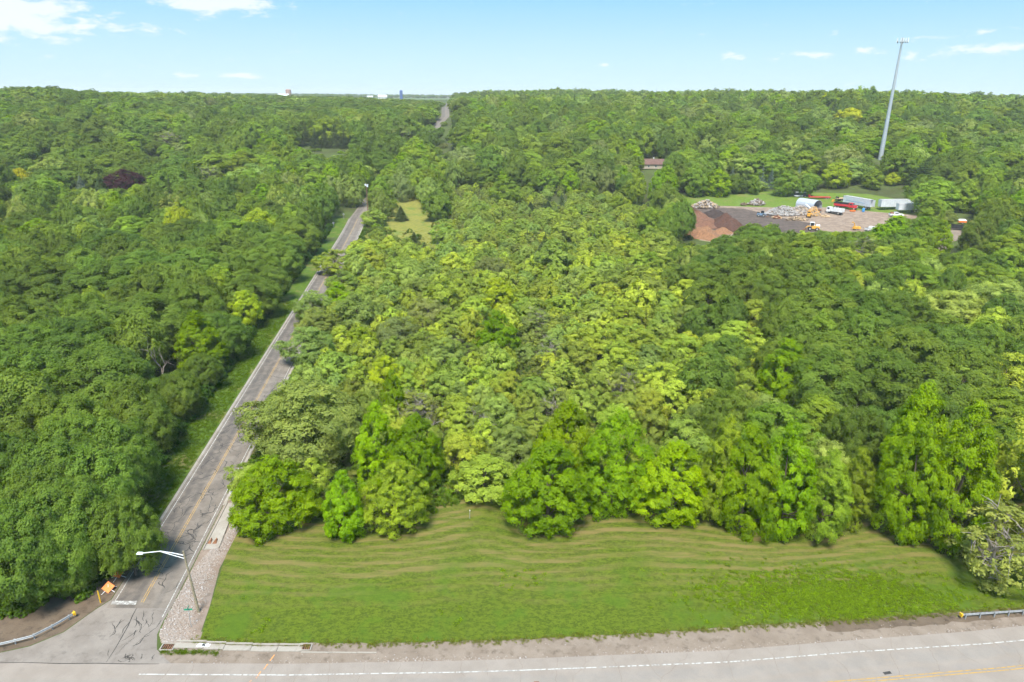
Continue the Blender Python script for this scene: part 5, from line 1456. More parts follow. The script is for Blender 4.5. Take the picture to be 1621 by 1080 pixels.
LEAFCOL = {'maple': (0.114, 0.182, 0.011), 'ash': (0.135, 0.195, 0.022), 'oak': (0.082, 0.124, 0.021), 'locust': (0.155, 0.204, 0.052), 'box': (0.192, 0.240, 0.038), 'scrub': (0.148, 0.194, 0.038),
           'scrubtall': (0.116, 0.168, 0.022), 'grey': (0.125, 0.155, 0.040), 'willow': (0.145, 0.178, 0.062), 'yellowg': (0.175, 0.225, 0.022), 'yellow': (0.25, 0.26, 0.02), 'purple': (0.030, 0.011, 0.014),
           'spruce': (0.045, 0.068, 0.020), 'bspruce': (0.095, 0.135, 0.100), 'pine': (0.046, 0.074, 0.022)}
NEAR, MID, FARK = {}, {}, {}
mid_coll = bpy.data.collections.new('tree_kinds_mid')
far_coll = bpy.data.collections.new('tree_kinds_far')
mid_idx, far_idx = {}, {}


def join(cr, wd, name, mats):
    V = np.r_[cr[0], wd[0]]
    Q = np.r_[cr[1], wd[1] + len(cr[0])]
    return np_mesh(name, V, Q, mats, np.r_[np.zeros(len(cr[1])), np.ones(len(wd[1]))], np.r_[cr[2], np.full(len(wd[1]), 0.5)])


nm = 0
for kind, kw in KINDS.items():
    NEAR[kind] = []
    mid_idx[kind], far_idx[kind] = [], []
    for v in range(3 if kind in ('maple', 'oak', 'box', 'scrub') else 2):
        sd = 17 * v + sum(map(ord, kind))
        cr, wd = broadleaf(sd, **kw)
        NEAR[kind].append((np_mesh('crown', cr[0], cr[1], ['leaf'], None, cr[2]), np_mesh('trunk', wd[0], wd[1], ['twig' if kind == 'grey' else 'bark'], smooth=True)))
        small = kw['W'] <= 7
        k2 = dict(kw, n=int(kw['n'] * (0.5 if small else 0.32)), leaf=kw['leaf'] * (1.35 if small else 1.65), twigs=kw.get('twigs', 0) // 2, limbs=4, shape=0.6, jit=0.35)
        cr, wd = broadleaf(sd + 5, **k2)
        o = bpy.data.objects.new('kind_m%03d' % nm, join(cr, wd, 'tree', ['leaf', 'bark']))
        mid_coll.objects.link(o)
        mid_idx[kind].append(len(mid_coll.objects) - 1)
        k3 = dict(kw, n=5200 if not small else 1500, leaf=kw['leaf'] * 2.6, twigs=0, limbs=2, nsub=6, shape=0.75, jit=0.28)
        cr, wd = broadleaf(sd + 9, **k3)
        o = bpy.data.objects.new('kind_f%03d' % nm, join(cr, wd, 'tree', ['leaf', 'bark']))
        far_coll.objects.link(o)
        far_idx[kind].append(len(far_coll.objects) - 1)
        nm += 1
for kind, kw in CONES.items():
    NEAR[kind] = []
    mid_idx[kind], far_idx[kind] = [], []
    for v in range(2):
        cr, wd = conifer(5 + v * 7 + len(kind), **kw)
        NEAR[kind].append((np_mesh('crown', cr[0], cr[1], ['needle'], None, cr[2]), np_mesh('trunk', wd[0], wd[1], ['bark'], smooth=True)))
        cr, wd = conifer(50 + v, **dict(kw, dens=kw['dens'] * 0.35, leaf=kw['leaf'] * 1.9, tiers=int(kw['tiers'] * 0.7)))
        for coll, ix, ch in ((mid_coll, mid_idx, 'm'), (far_coll, far_idx, 'f')):
            o = bpy.data.objects.new('kind_%s%03d' % (ch, nm), join(cr, wd, 'tree', ['needle', 'bark']))
            coll.objects.link(o)
            ix[kind].append(len(coll.objects) - 1)
        nm += 1
BARE = [np_mesh('branches', *bare_tree(31 + k, 4.5, 6, 5, 0.10, 0.6, 0.34), ['twig'], smooth=True) for k in range(2)]
DEAD = np_mesh('branches', *bare_tree(77, 10.5, 13.5, 4, 0.42, 0.75, 0.34), ['dead_wood'], smooth=True)


def nominal(kind):
    kind = SAME.get(kind, kind)
    d = KINDS.get(kind) or CONES.get(kind)
    return (d['W'], d['H']) if d else ((9, 13.5) if kind == 'dead' else (4.5, 6))


def tree_colour(kind, r):
    c = [q * 1.7 for q in LEAFCOL[kind]]
    b = r.uniform(0.8, 1.25)
    s = r.uniform(-0.05, 0.13)
    return (c[0] * b * (1 + s), c[1] * b, c[2] * b * (1 - s * 0.5))


NAMES = {'maple': 'maple_tree', 'ash': 'ash_tree', 'oak': 'oak_tree', 'locust': 'locust_tree', 'box': 'young_tree', 'scrub': 'young_tree', 'scrubtall': 'broadleaf_tree', 'grey': 'thin_tree', 'willow': 'willow_tree',
         'yellowg': 'broadleaf_tree', 'yellow': 'broadleaf_tree', 'purple': 'purple_tree', 'spruce': 'spruce_tree', 'bspruce': 'spruce_tree', 'pine': 'pine_tree', 'bare': 'bare_tree', 'dead': 'dead_tree'}
rt = random.Random(5)
for (x, y, h, w, kind, label) in TREES:
    z = float(terr(x, y))
    W0, H0 = nominal(kind)
    t = empty(NAMES[kind], (x, y, z), rt.uniform(0, 6.28), (w / W0 * (0.82 if kind in ('maple', 'ash') else 1.04), w / W0 * (0.82 if kind in ('maple', 'ash') else 1.04), h / H0))
    left = x < float(roadx(y))
    grp = 'trees of the wood left of the side road' if left else ('trees along the edge of the lawn' if y < 106 else 'trees and scrub between the roads and the yard')
    tag(t, label, 'tree', grp)
    if kind in ('bare', 'dead'):
        o = bpy.data.objects.new('branches', DEAD if kind == 'dead' else rt.choice(BARE))
        COL.objects.link(o)
        o.parent = t
        continue
    cme, tme = rt.choice(NEAR[SAME.get(kind, kind)])
    for nm_, me in (('crown', cme), ('trunk', tme)):
        o = bpy.data.objects.new(nm_, me)
        COL.objects.link(o)
        o.parent = t
        if nm_ == 'crown':
            o['leaf_colour'] = tree_colour(kind, rt)

# the rest of the nearer growth, past the 300 largest trees
rows = [q.split(',') for q in FILL.split(';') if q]
P, PI, TU, SZ, CO = [], [], [], [], []
for a, b, c, d, e in rows:
    kind = FILL_TYPES[ord(e) - 97]
    x, y, h, w = int(a) / 10, int(b) / 10, int(c) / 10, int(d) / 10
    W0, H0 = nominal(kind)
    P.append((x, y, float(terr(x, y))))
    PI.append(rt.choice(mid_idx[SAME.get(kind, kind)]))
    TU.append((rt.gauss(0, 0.03), rt.gauss(0, 0.03), rt.uniform(0, 6.28)))
    q_ = rt.uniform(0.92, 1.16)
    SZ.append((w / W0 * q_, w / W0 * q_ * rt.uniform(0.88, 1.12), h / H0))
    CO.append((*tree_colour(kind, rt), 1))
nearwood = scatter('thicket', mid_coll, P, PI, TU, SZ, CO)
tag(nearwood, 'mass of further trees and scrub filling the ground between the nearest trees', 'thicket', kind='stuff')

# woods rolling off to the horizon
rs = np.random.RandomState(4)
P, PI, TU, SZ, CO = [], [], [], [], []


def far_tree(x, y, kind, w, h):
    W0, H0 = nominal(kind)
    P.append((x, y, float(terr(x, y)) - 0.2))
    D = math.hypot(x, y)
    ix = mid_idx if D < 760 else far_idx
    PI.append((rt.choice(ix[SAME.get(kind, kind)]), D < 760))
    TU.append((rt.gauss(0, 0.03), rt.gauss(0, 0.03), rt.uniform(0, 6.28)))
    SZ.append((w / W0 * 1.08, w / W0 * 1.08, h / H0))
    CO.append((*tree_colour(kind, rt), 1))


def patch(x, y, s, o):
    return math.sin(x / s + o) * math.sin(y / s * 1.3 + o * 2.1) + 0.6 * math.sin((x + y) / s * 0.7 + o * 3)


HX, HY = 94.5, 485.0
YBACK = ray_to_slope(150, 455)[1]


def clear_far(x, y, D, azd):
    if abs(x - float(roadx(y))) < (4.5 if y < 690 else 11.5):
        return True
    if D > np.interp(azd, [-44, -30, -20, -5.1, -5.0], [1720, 1620, 1190, 1150, 1720]):
        return True
    if math.hypot(x - HX, y - HY) < 13 or math.hypot(x - 129, y - 1157) < 22 or (HY - 70 < y < HY and abs(x - y * HX / HY) < 13):
        return True
    if 95 < x < 232 and y < YBACK:
        return True
    return False


KL = ['oak', 'scrubtall', 'maple', 'locust', 'spruce', 'yellowg', 'grey', 'willow', 'yellow']
D = 432.0
while D < 1720:
    sp = np.interp(D, [420, 900, 1700], [14.0, 18.5, 21.5])
    na = int(R(88) * D / sp)
    for k in range(na):
        azd = -44 + 88 * (k + rs.rand()) / na
        d = D + rs.uniform(-0.5, 0.5) * sp
        x, y = d * math.sin(R(azd)), d * math.cos(R(azd))
        if clear_far(x, y, d, azd):
            continue
        lft = x < float(roadx(y))
        p = patch(x, y, 55, 1.0)
        wts = [9, 3.5, 1.2, 1.2, .25, .14, .2, .2, 0] if lft else [5.5, 6, 2.2, 2.2, .25, .35, .2, .3, 0]
        if p > 0.55:
            wts[3] *= 4
            wts[1] *= 2
            wts[7] *= 3
        if p < -0.8:
            wts[0] *= 4
        if patch(x, y, 38, 4.0) > 0.95:
            wts[4] *= 25
        kind = rt.choices(KL, wts)[0]
        w = rs.uniform(13, 24) if kind != 'spruce' else rs.uniform(6, 9)
        h = rs.uniform(13, 22) + 2.5 * patch(x, y, 60, 2.5)
        if azd < 0:
            k = float(np.interp(azd, [-40, -24, -17, -5, -4.6, 0], [0.72, 0.66, 0.42, 0.42, 0.7, 1.0]))
            h *= 1 + (k - 1) * float(sm(560, 780, d))
        if 480 < d < 720 and abs(azd + 5.45) < 0.5 + math.degrees(w * 0.4 / d):
            h = min(h, 4.5)
            w = min(w, 6)
        for pa, pd, ph in PROT:
            if abs(azd - pa) < ph + math.degrees(w * 0.4 / d) and pd - 90 < d < pd + 8:
                h *= 0.5
                w *= 0.6
        if abs(azd - 27.47) < 0.4 + math.degrees(w * 0.45 / d) and 440 < d < 552:
            h *= 0.3 if d > 500 else 0.6
            w *= 0.5
        far_tree(x, y, kind, w, h)
    D += sp * 0.96
# windbreaks and groves out on the farmland
for k in range(230):
    azd = rs.uniform(-44, 44)
    d = rs.uniform(2300, 7000)
    x0, y0 = d * math.sin(R(azd)), d * math.cos(R(azd))
    L = rs.randint(6, 22)
    along = rs.rand() < 0.75
    for j in range(L):
        x = x0 + (j * 16 if along else rs.normal(0, 25)) + rs.normal(0, 4)
        y = y0 + rs.normal(0, 8 if along else 25)
        if abs(x - float(roadx(y))) < 25:
            continue
        far_tree(x, y, rt.choice(['oak', 'oak', 'scrubtall']), rs.uniform(14, 20), rs.uniform(9, 15))
for flag, coll, nme, lab in ((True, mid_coll, 'woodland', 'mixed green wood in the middle distance behind yard and meadow'), (False, far_coll, 'far_woodland', 'far off woods and windbreaks running to the hazy horizon')):
    s = [i for i in range(len(P)) if PI[i][1] == flag]
    o = scatter(nme, coll, [P[i] for i in s], [PI[i][0] for i in s], [TU[i] for i in s], [SZ[i] for i in s], [CO[i] for i in s])
    tag(o, lab, 'woodland', kind='stuff')

# undergrowth: low leafy clumps on the floor of the thicket and along the edges of the woods
ug_coll = bpy.data.collections.new('undergrowth_kinds')
for v in range(3):
    (V, Q, tn), wd = broadleaf(300 + v, 2.2, 1.5, 0.0, [(0, 0.9), (0.5, 1), (1, 0.4)], 16, 0.45, 6, 0.26, 1100, flat=0.8, jit=0.6, limbs=1, trunk=0.01)
    o = bpy.data.objects.new('kind_u%d' % v, np_mesh('shrub', V, Q, ['leaf'], None, tn))
    ug_coll.objects.link(o)
for v in range(2):                      # grass tufts
    rg = np.random.RandomState(60 + v)
    n = 46
    base = rg.normal(0, 0.11, (n, 3)) * [1, 1, 0]
    tip = base + np.c_[rg.normal(0, 0.09, (n, 2)), rg.uniform(0.10, 0.24, n)]
    sidev = unit(np.c_[rg.normal(size=(n, 2)), np.zeros(n)]) * 0.016
    V = np.stack([base - sidev, base + sidev, tip + sidev * 0.25, tip - sidev * 0.25], 1).reshape(-1, 3)
    o = bpy.data.objects.new('kind_v%d' % v, np_mesh('tuft', V, np.arange(4 * n).reshape(n, 4), ['leaf'], None, rg.rand(n)))
    ug_coll.objects.link(o)
for v in range(2):                      # broad weeds
    rg = np.random.RandomState(80 + v)
    n = 26
    Pw = np.c_[rg.normal(0, 0.16, (n, 2)), rg.uniform(0.05, 0.26, n)]
    V, Q = leaf_quads(Pw, unit(np.c_[rg.normal(0, 0.4, (n, 2)), np.ones(n)]), 0.17, 0.6, rg)
    o = bpy.data.objects.new('kind_w%d' % v, np_mesh('weed', V, Q, ['leaf'], None, rg.rand(n)))
    ug_coll.objects.link(o)
P, PI, TU, SZ, CO = [], [], [], [], []


def clump(x, y, z, pi, s, sz, col):
    P.append((x, y, z))
    PI.append(pi)
    TU.append((rs.normal(0, .1), rs.normal(0, .1), rs.uniform(0, 6.28)))
    SZ.append((s, s, s * sz))
    b = rs.uniform(0.8, 1.2)
    CO.append((col[0] * b, col[1] * b, col[2] * b, 1))


for k in range(9000):
    y = 60 + 300 * rs.rand() ** 1.2
    x = rs.uniform(-0.85, 0.85) * y
    rx = float(roadx(y))
    if x < rx:
        if x > rx - 11 - rs.rand() * 2 or y < 74:
            continue
        c = (0.05, 0.10, 0.016)
    else:
        if x < rx + 6.0 or y < float(back(x)) + 3.5:
            continue
        if 80 < x < 232 and 285 < y or (160 < x < 232 and y > 258):
            continue
        if -62 < x < -38 and 315 < y < 385:
            continue
        c = (0.10, 0.165, 0.025) if rs.rand() < 0.7 else (0.16, 0.18, 0.04)
    clump(x, y, 0, rs.randint(3), rs.uniform(0.5, 1.5), rs.uniform(0.6, 1.3), c)
for k in range(900):                    # ragged foot of the wood along the verge and the lawn gap
    y = rs.uniform(76, 330)
    clump(float(roadx(y)) - rs.uniform(10.4, 12.8), y, 0, rs.randint(3), rs.uniform(0.5, 1.3), rs.uniform(0.8, 1.5), (0.055, 0.115, 0.016))
for k in range(420):                    # brush at the foot of the tree row
    x = rs.uniform(-38, 68)
    clump(x, float(back(x)) + rs.normal(1.2, 0.9), 0.2, rs.randint(3), rs.uniform(0.25, 0.65), 1.0, (0.115, 0.185, 0.018))
for k in range(170):
    x = rs.uniform(-16, 0)
    clump(x, rs.uniform(93, 102), 0.2, rs.randint(3), rs.uniform(0.5, 1.0), 0.9, (0.12, 0.20, 0.02))
for k in range(220):
    y = rs.uniform(92, 330)
    clump(float(roadx(y)) + rs.uniform(5.4, 7.0), y, 0, rs.randint(3), rs.uniform(0.4, 0.9), 1.0, (0.10, 0.17, 0.02))
for k in range(650):
    x = rs.uniform(-78, -53)
    clump(x, rs.uniform(69.5 if x > -58 else 66.5, 78), 0, rs.randint(3), rs.uniform(0.25, 0.8), 1.1, (0.10, 0.17, 0.02))
und = scatter('undergrowth', ug_coll, P, PI, TU, SZ, CO)
tag(und, 'low leafy shrubs and brambles under and between the trees', 'undergrowth', kind='stuff')

P, PI, TU, SZ, CO = [], [], [], [], []
for k in range(9000):
    x = -42 + 112 * rs.rand()
    y = float(lf(x)) - 0.1 + 24 * rs.rand() ** 1.1
    if y > float(back(x)) + 4:
        continue
    z, v = lawn_z(x, y)
    if x < np.interp(v, [0, 0.2, 0.45, 0.7, 1, 1.3], [-36.0, -37.3, -38.9, -39.5, -40.6, -42]):
        continue
    n = patch(x, y, 3.1, 2.0) + patch(x, y, 1.3, 5.0) * 0.6
    if v < 0.78:
        continue
    long_ = sm(0.8, 1.0, v)
    col = (0.16, 0.25, 0.014) if n > -0.3 else (0.22, 0.25, 0.03)
    s = rs.uniform(0.4, 0.7) * (1 + 0.9 * long_)
    clump(x, y, float(z), 3 + rs.randint(2), s, rs.uniform(0.6, 1.0), col)
for k in range(3000):                   # clover and broad weeds
    if k < 2200:
        x, y = rs.normal(42, 8), rs.normal(71.2, 2.4)
    else:
        x, y = rs.uniform(-34, 60), 63.5 + 12 * rs.rand()
        if patch(x, y, 4.0, 7.0) < 0.7:
            continue
    if y < float(lf(x)) + 0.3 or y > float(back(x)):
        continue
    z, v = lawn_z(x, y)
    clump(x, y, float(z), 5 + rs.randint(2), rs.uniform(0.6, 1.3), rs.uniform(0.35, 0.6), (0.14, 0.215, 0.016))
for k in range(900):                    # fringe along the shoulder
    x = rs.uniform(-37, 66)
    y = float(lf(x)) + rs.normal(-0.15, 0.3)
    clump(x, y, 0.03, 3 + rs.randint(2), rs.uniform(0.5, 1.2), rs.uniform(0.6, 1.0), (0.19, 0.21, 0.04))
for k in range(6500):                   # verge of the side road
    y = rs.uniform(77, 200)
    x = float(roadx(y)) - rs.uniform(4.8, 11)
    clump(x, y, 0.02, 3 + rs.randint(2), rs.uniform(0.6, 1.3), rs.uniform(0.7, 1.1), (0.12, 0.19, 0.018))
for k in range(3500):                   # rough meadow
    y = rs.uniform(240, 400)
    x = rs.uniform(float(roadx(y)) + 6.5, 55)
    clump(x, y, 0.05, 3 + rs.randint(2), rs.uniform(1.5, 3), rs.uniform(0.6, 1.1), (0.26, 0.27, 0.05))
for k in range(90):                     # weeds at the kerb and the corner
    x = rs.uniform(-39.5, -33)
    clump(x, 61.0 + rs.normal(0, 0.18), 0.02, 3 + rs.randint(2), rs.uniform(0.6, 1.2), 0.8, (0.13, 0.19, 0.02))
gr = scatter('grass', ug_coll, P, PI, TU, SZ, CO)
tag(gr, 'short mown grass with clover and weeds on lawn and verges', 'grass', kind='stuff')

# rubble: pale crushed stones beside the junction, loose stones of the shoulder
st_coll = bpy.data.collections.new('stone_kinds')
for v in range(4):
    rg = np.random.RandomState(90 + v)
    m = MB()
    m.box((0, 0, 0.25), (1, 0.8, 0.6), taper=0.6)
    m.v = [tuple(np.array(p) * rg.uniform(0.75, 1.2, 3)) for p in m.v]
    o = bpy.data.objects.new('kind_s%d' % v, m.mesh('stone', 'stone_white' if v < 3 else 'wood_grey'))
    st_coll.objects.link(o)
P, PI, TU, SZ = [], [], [], []


def stone(x, y, s):
    P.append((x, y, 0.01))
    PI.append(rs.choice(4, p=[.3, .3, .3, .1]))
    TU.append((rs.normal(0, .4), rs.normal(0, .4), rs.uniform(0, 6.28)))
    SZ.append((s, s, s))


for k in range(9500):
    y = 62.4 + 29 * rs.rand() ** 1.25
    a = np.interp(y, [62.3, 63.7, 66, 69, 75.5, 84, 92], [-40.2, -41.2, -41.6, -41.85, -42.4, -41.0, -42.0])
    b = np.interp(y, [62.3, 68.4, 75.6, 82.6, 90], [-36.4, -37.3, -38.9, -39.3, -40.4])
    f = np.clip(rs.beta(1.2, 2.4), 0, 1)
    stone(a + (b - a) * f, y, rs.uniform(0.04, 0.11) if rs.rand() < 0.85 else rs.uniform(0.12, 0.25))
for k in range(900):
    x = rs.uniform(-36, 66)
    dens = 0.25 + (1 if -14 < x < -3 or 14 < x < 25 else 0)
    if rs.rand() > dens:
        continue
    stone(x, float(edge(x)) + abs(rs.normal(0.1, 0.28)), rs.uniform(0.05, 0.2))
for k in range(260):
    x = rs.uniform(-36, 66)
    stone(x, rs.uniform(float(edge(x)), float(lf(x)) + 0.3), rs.uniform(0.03, 0.12))
sto = scatter('rubble', st_coll, P, PI, TU, SZ)
tag(sto, 'pale broken stones on the bed beside the junction and along the shoulder', 'rubble', kind='stuff')

# ------------------------------------------------------------------ roadside things
def guardrail(pts, label, end_first=True, step=1.9):
    P = resample(pts, max(2, int(np.hypot(*np.diff(np.array(pts), axis=0).T).sum() / 0.6)))
    root = empty('guardrail', (*P[0], 0))
    tag(root, label, 'guardrail', 'guardrails at the roadside')
    rel = P - P[0]
    d = np.gradient(rel, axis=0)
    n = np.c_[-d[:, 1], d[:, 0]] / np.hypot(d[:, 0], d[:, 1])[:, None]
    prof = [(0, 0.44), (0.07, 0.50), (0.0, 0.58), (0.0, 0.62), (0.07, 0.70), (0, 0.76), (-0.012, 0.76), (0.055, 0.70), (-0.012, 0.62), (-0.012, 0.58), (0.055, 0.50), (-0.012, 0.44)]
    m = MB()
    for i in range(len(rel) - 1):
        for k in range(len(prof)):
            a, b = prof[k], prof[(k + 1) % len(prof)]
            m.poly([(*(rel[i] + n[i] * a[0]), a[1]), (*(rel[i + 1] + n[i + 1] * a[0]), a[1]), (*(rel[i + 1] + n[i + 1] * b[0]), b[1]), (*(rel[i] + n[i] * b[0]), b[1])])
    m.build('rail', 'galvanised', root)
    L = np.r_[0, np.cumsum(np.hypot(*np.diff(rel, axis=0).T))]
    for s in np.arange(0.5, L[-1], step):
        x, y = np.interp(s, L, rel[:, 0]), np.interp(s, L, rel[:, 1])
        k = int(np.searchsorted(L, s)) - 1
        q = n[k] * -0.12
        m = MB()
        m.box((0, 0, 0.36), (0.12, 0.09, 0.76))
        m.build('post', 'galvanised', root, loc=(x + q[0], y + q[1], 0))
    ang = math.atan2(d[0, 1], d[0, 0])
    m = MB()
    m.box((0, 0, 0.60), (0.10, 0.42, 0.44))
    m.box((0.14, 0, 0.60), (0.18, 0.26, 0.34))
    e = m.build('end_plate', 'safety_yellow', root, rz=ang, loc=(float(-d[0, 0] * 0.2), float(-d[0, 1] * 0.2), 0))
    e['label'] = 'yellow reflective end plate'
    return root


guardrail([(-52.7, 66.3), (-53.9, 64.3), (-55.3, 62.6), (-58.0, 61.4), (-62, 60.7), (-72, 60.3)], 'curved steel guardrail with a yellow end beside the junction, at the left edge')
guardrail([(55.4, 67.5), (63.4, 68.3), (80, 70.6)], 'straight steel guardrail with a yellow end by the half dead tree, right edge')

# street lamp: weathered timber pole, two-strut bracket arm, lamp head
lamp = tag(empty('street_lamp', (-38.1, 67.4, 0)), 'leaning timber street lamp with a long white arm reaching over the side road', 'street lamp')
top = Vector((-0.75, 0.35, 8.7))
m = MB()
m.tube([(0, 0, -0.3), top * 0.5, top], [0.17, 0.14, 0.11], 10)
m.build('pole', 'pole_wood', lamp, smooth=True)
a0, a1 = top * 0.93, top * 0.88
head = Vector((-5.5, 0.1, 8.55))
for nm_, pts in (('arm', [a0, a0 + Vector((-1.2, 0, 0.32)), a0 + Vector((-2.7, -0.05, 0.62)), head + Vector((0.9, 0, 0.12)), head]), ('brace', [a1, a1.lerp(a0 + Vector((-2.7, -0.05, 0.55)), 0.55), a0 + Vector((-2.75, -0.05, 0.58))])):
    m = MB()
    m.tube(pts, 0.055 if nm_ == 'arm' else 0.045, 6)
    m.build(nm_, 'white_metal', lamp, smooth=True)
m = MB()
m.box((head.x - 0.3, head.y, head.z), (0.8, 0.36, 0.16), taper=0.7)
h = m.build('lamp_head', 'white_metal', lamp)
m = MB()
m.box((head.x - 0.36, head.y, head.z - 0.11), (0.42, 0.26, 0.07))
m.build('lens', 'white_plastic', h)


def street_sign(loc, rz, label, extra=False):
    t = tag(empty('street_name_sign', (*loc, 0), rz), label, 'sign', 'street name signs')
    m = MB()
    m.tube([(0, 0, -0.2), (0, 0, 2.75)], 0.035, 6)
    m.build('post', 'galvanised', t)
    m = MB()
    m.box((0, 0, 2.62), (0.95, 0.03, 0.22))
    m.build('name_plate', 'sign_green', t)
    m = MB()
    m.box((0, 0, 2.86), (0.03, 0.8, 0.22))
    m.build('name_plate', 'sign_green', t, rz=0.15)
    if extra:
        m = MB()
        m.box((0.0, -0.03, 2.1), (0.5, 0.02, 0.6))
        m.build('notice_plate', 'white_plastic', t)


street_sign((-37.9, 64.9), 0.1, 'green crossed street name plates on a thin post beside the gravel corner')
street_sign((-43.05, 91.0), 0.0, 'small green plates above a white board by the end of the concrete channel', True)


def roadwork_sign(loc, rz, tilt, s, label):
    t = tag(empty('roadwork_sign', (*loc, 0), rz), label, 'sign', 'folded roadwork signs at the junction')
    m = MB()
    ca, sa = math.cos(tilt), math.sin(tilt)
    h = 0.66 * s
    pts = [(0, -h), (h, 0), (0, h), (-h, 0)]
    for off in (0.0, 0.02):
        P = [(x, y * ca - off * sa, 0.55 + y * sa + off * ca) for x, y in pts]
        m.poly(P if off else P[::-1])
    m.f += [(0, 1, 5, 4), (1, 2, 6, 5), (2, 3, 7, 6), (3, 0, 4, 7)]
    m.mi += [0] * 4
    m.build('panel', 'safety_orange', t)
    for sx_ in (-1, 1):
        for sy_ in (-1, 1):
            m = MB()
            m.tube([(0.05 * sx_, 0.05 * sy_, 0.42), (0.75 * sx_, 0.55 * sy_, 0.02)], 0.03, 5)
            m.build('leg', 'white_metal', t)
    m = MB()
    m.tube([(0, -0.1, 0.4), (0, 0.3 * ca, 0.55 + 0.45 * sa)], 0.03, 5)
    m.build('mast', 'white_metal', t)


roadwork_sign((-51.2, 71.1), 0.35, 0.75, 1.15, 'larger orange roadwork diamond on low legs, nearer the stop line')
roadwork_sign((-51.3, 73.6), 0.7, 0.42, 0.95, 'smaller orange roadwork panel lying back behind the larger one')
mk = tag(empty('marker_post', (-51.0, 68.9, 0)), 'yellow marker post standing at the kerb left of the stop line', 'post')
m = MB()
m.tube([(0, 0, -0.2), (-0.05, 0.03, 1.9)], 0.075, 8)
m.build('post', 'safety_yellow', mk, smooth=True)
m = MB()
m.tube([(-0.05, 0.03, 1.9), (-0.06, 0.03, 2.2)], [0.085, 0.07], 8)
m.build('cap', 'black_plastic', mk, smooth=True)
stake = tag(empty('stake', (-6.1, 87.2, 0.25)), 'thin pale stake standing alone in the gap of the tree row', 'stake')
m = MB()
m.tube([(0, 0, -0.2), (0.04, 0, 1.35)], 0.04, 6)
m.build('post', 'galvanised', stake)
m = MB()
m.box((0.04, 0, 1.43), (0.11, 0.09, 0.14))
m.build('cap', 'white_plastic', stake)

# concrete flume at the road edge, with two angled blocks
fl = tag(empty('drainage_channel', (-42.1, 85, 0)), 'pale concrete drainage channel sloping beside the side road', 'channel')
m = MB()
LB = [(-42.75, 79.4), (-43.95, 91.0)]
RB = [(-40.75, 79.9), (-42.55, 91.0)]
for (p, q, z0, z1) in ((LB, RB, 0.0, 0.16),):
    v = [(*LB[0], 0.10), (*RB[0], 0.10), (*RB[1], 0.10), (*LB[1], 0.10)]
    v = [(x + 42.1, y - 85, z) for x, y, z in v]
    m.poly(v)
    for i in range(4):
        a, b = v[i], v[(i + 1) % 4]
        m.poly([a, (a[0], a[1], -0.05), (b[0], b[1], -0.05), b])
m.build('slab', 'concrete', fl)
for (p0, p1) in ((LB[0], LB[1]), (RB[0], RB[1])):
    m = MB()
    d = math.atan2(p1[1] - p0[1], p1[0] - p0[0])
    L = math.hypot(p1[0] - p0[0], p1[1] - p0[1])
    m.box(((p0[0] + p1[0]) / 2 + 42.1, (p0[1] + p1[1]) / 2 - 85, 0.13), (L, 0.16, 0.22), d)
    m.build('side_wall', 'concrete', fl)
for dx in (-0.4, 0.35):
    m = MB()
    m.poly([(dx - 0.3, -4.2, 0.102), (dx + 0.3, -4.2, 0.102), (dx, -3.2, 0.45)])
    m.poly([(dx - 0.3, -4.2, 0.102), (dx, -3.2, 0.45), (dx - 0.1, -3.2, 0.102)])
    m.poly([(dx + 0.3, -4.2, 0.102), (dx + 0.1, -3.2, 0.102), (dx, -3.2, 0.45)])
    m.build('baffle', 'rust', fl)

# gutter slabs and two collapsed storm drains along the main road
rgx = random.Random(2)
xg = -38.6
gutter = empty('gutter', (0, 0, 0))
tag(gutter, kind='structure')
while xg < -16:
    L = rgx.uniform(2.2, 3.6)
    if not (-24.5 < xg + L / 2 < -22.6 or -40 < xg + L / 2 < -38.3):
        w = 0.75 if xg < -24 else 0.16
        m = MB()
        m.box((0, 0, 0.05 + rgx.uniform(0, 0.02)), (L - 0.06, w, 0.11), rgx.uniform(-0.004, 0.004))
        m.build('gutter_slab', 'concrete', gutter, loc=(xg + L / 2, float(lf(xg + L / 2)) - (0.95 if xg < -24 else 1.45), 0))
        if xg < -24:
            m = MB()
            m.box((0, 0, 0.07), (L - 0.05, 0.22, 0.2))
            m.build('gutter_slab', 'concrete', gutter, loc=(xg + L / 2, float(lf(xg + L / 2)) - 0.30, 0))
    xg += L
for i, (cx, cy, lab) in enumerate(((-39.2, 61.75, 'rusty open storm drain at the corner of the two roads'), (-23.5, 61.9, 'rusty broken storm drain at the end of the concrete gutter'))):
    t = tag(empty('storm_drain', (cx, cy, 0)), lab, 'drain', 'storm drains in the gutter')
    m = MB()
    for sx_, sy_, lx, ly in ((-0.72, 0, 0.14, 1.0), (0.72, 0, 0.14, 1.0), (0, 0.5, 1.3, 0.12), (0, -0.5, 1.3, 0.12)):
        m.box((sx_, sy_, 0.06), (lx, ly, 0.16))
    m.build('frame', 'concrete', t)
    m = MB()
    m.box((0, 0, 0.01), (1.28, 0.86, 0.03))  # flat plate under the bars, its dark colour painting the drain's inner shade
    m.build('shade_plate', 'pit_shade', t)
    for k in range(5):
        m = MB()
        m.box((-0.48 + 0.24 * k, 0, 0.06), (0.10, 0.84, 0.05), 0.05 * ((k * 7) % 3 - 1))
        m.build('bar', 'rust', t)
litter = tag(empty('plastic_bag', (-35.2, 62.0, 0.1)), 'crumpled white and black plastic bag lying on the gutter', 'bag')
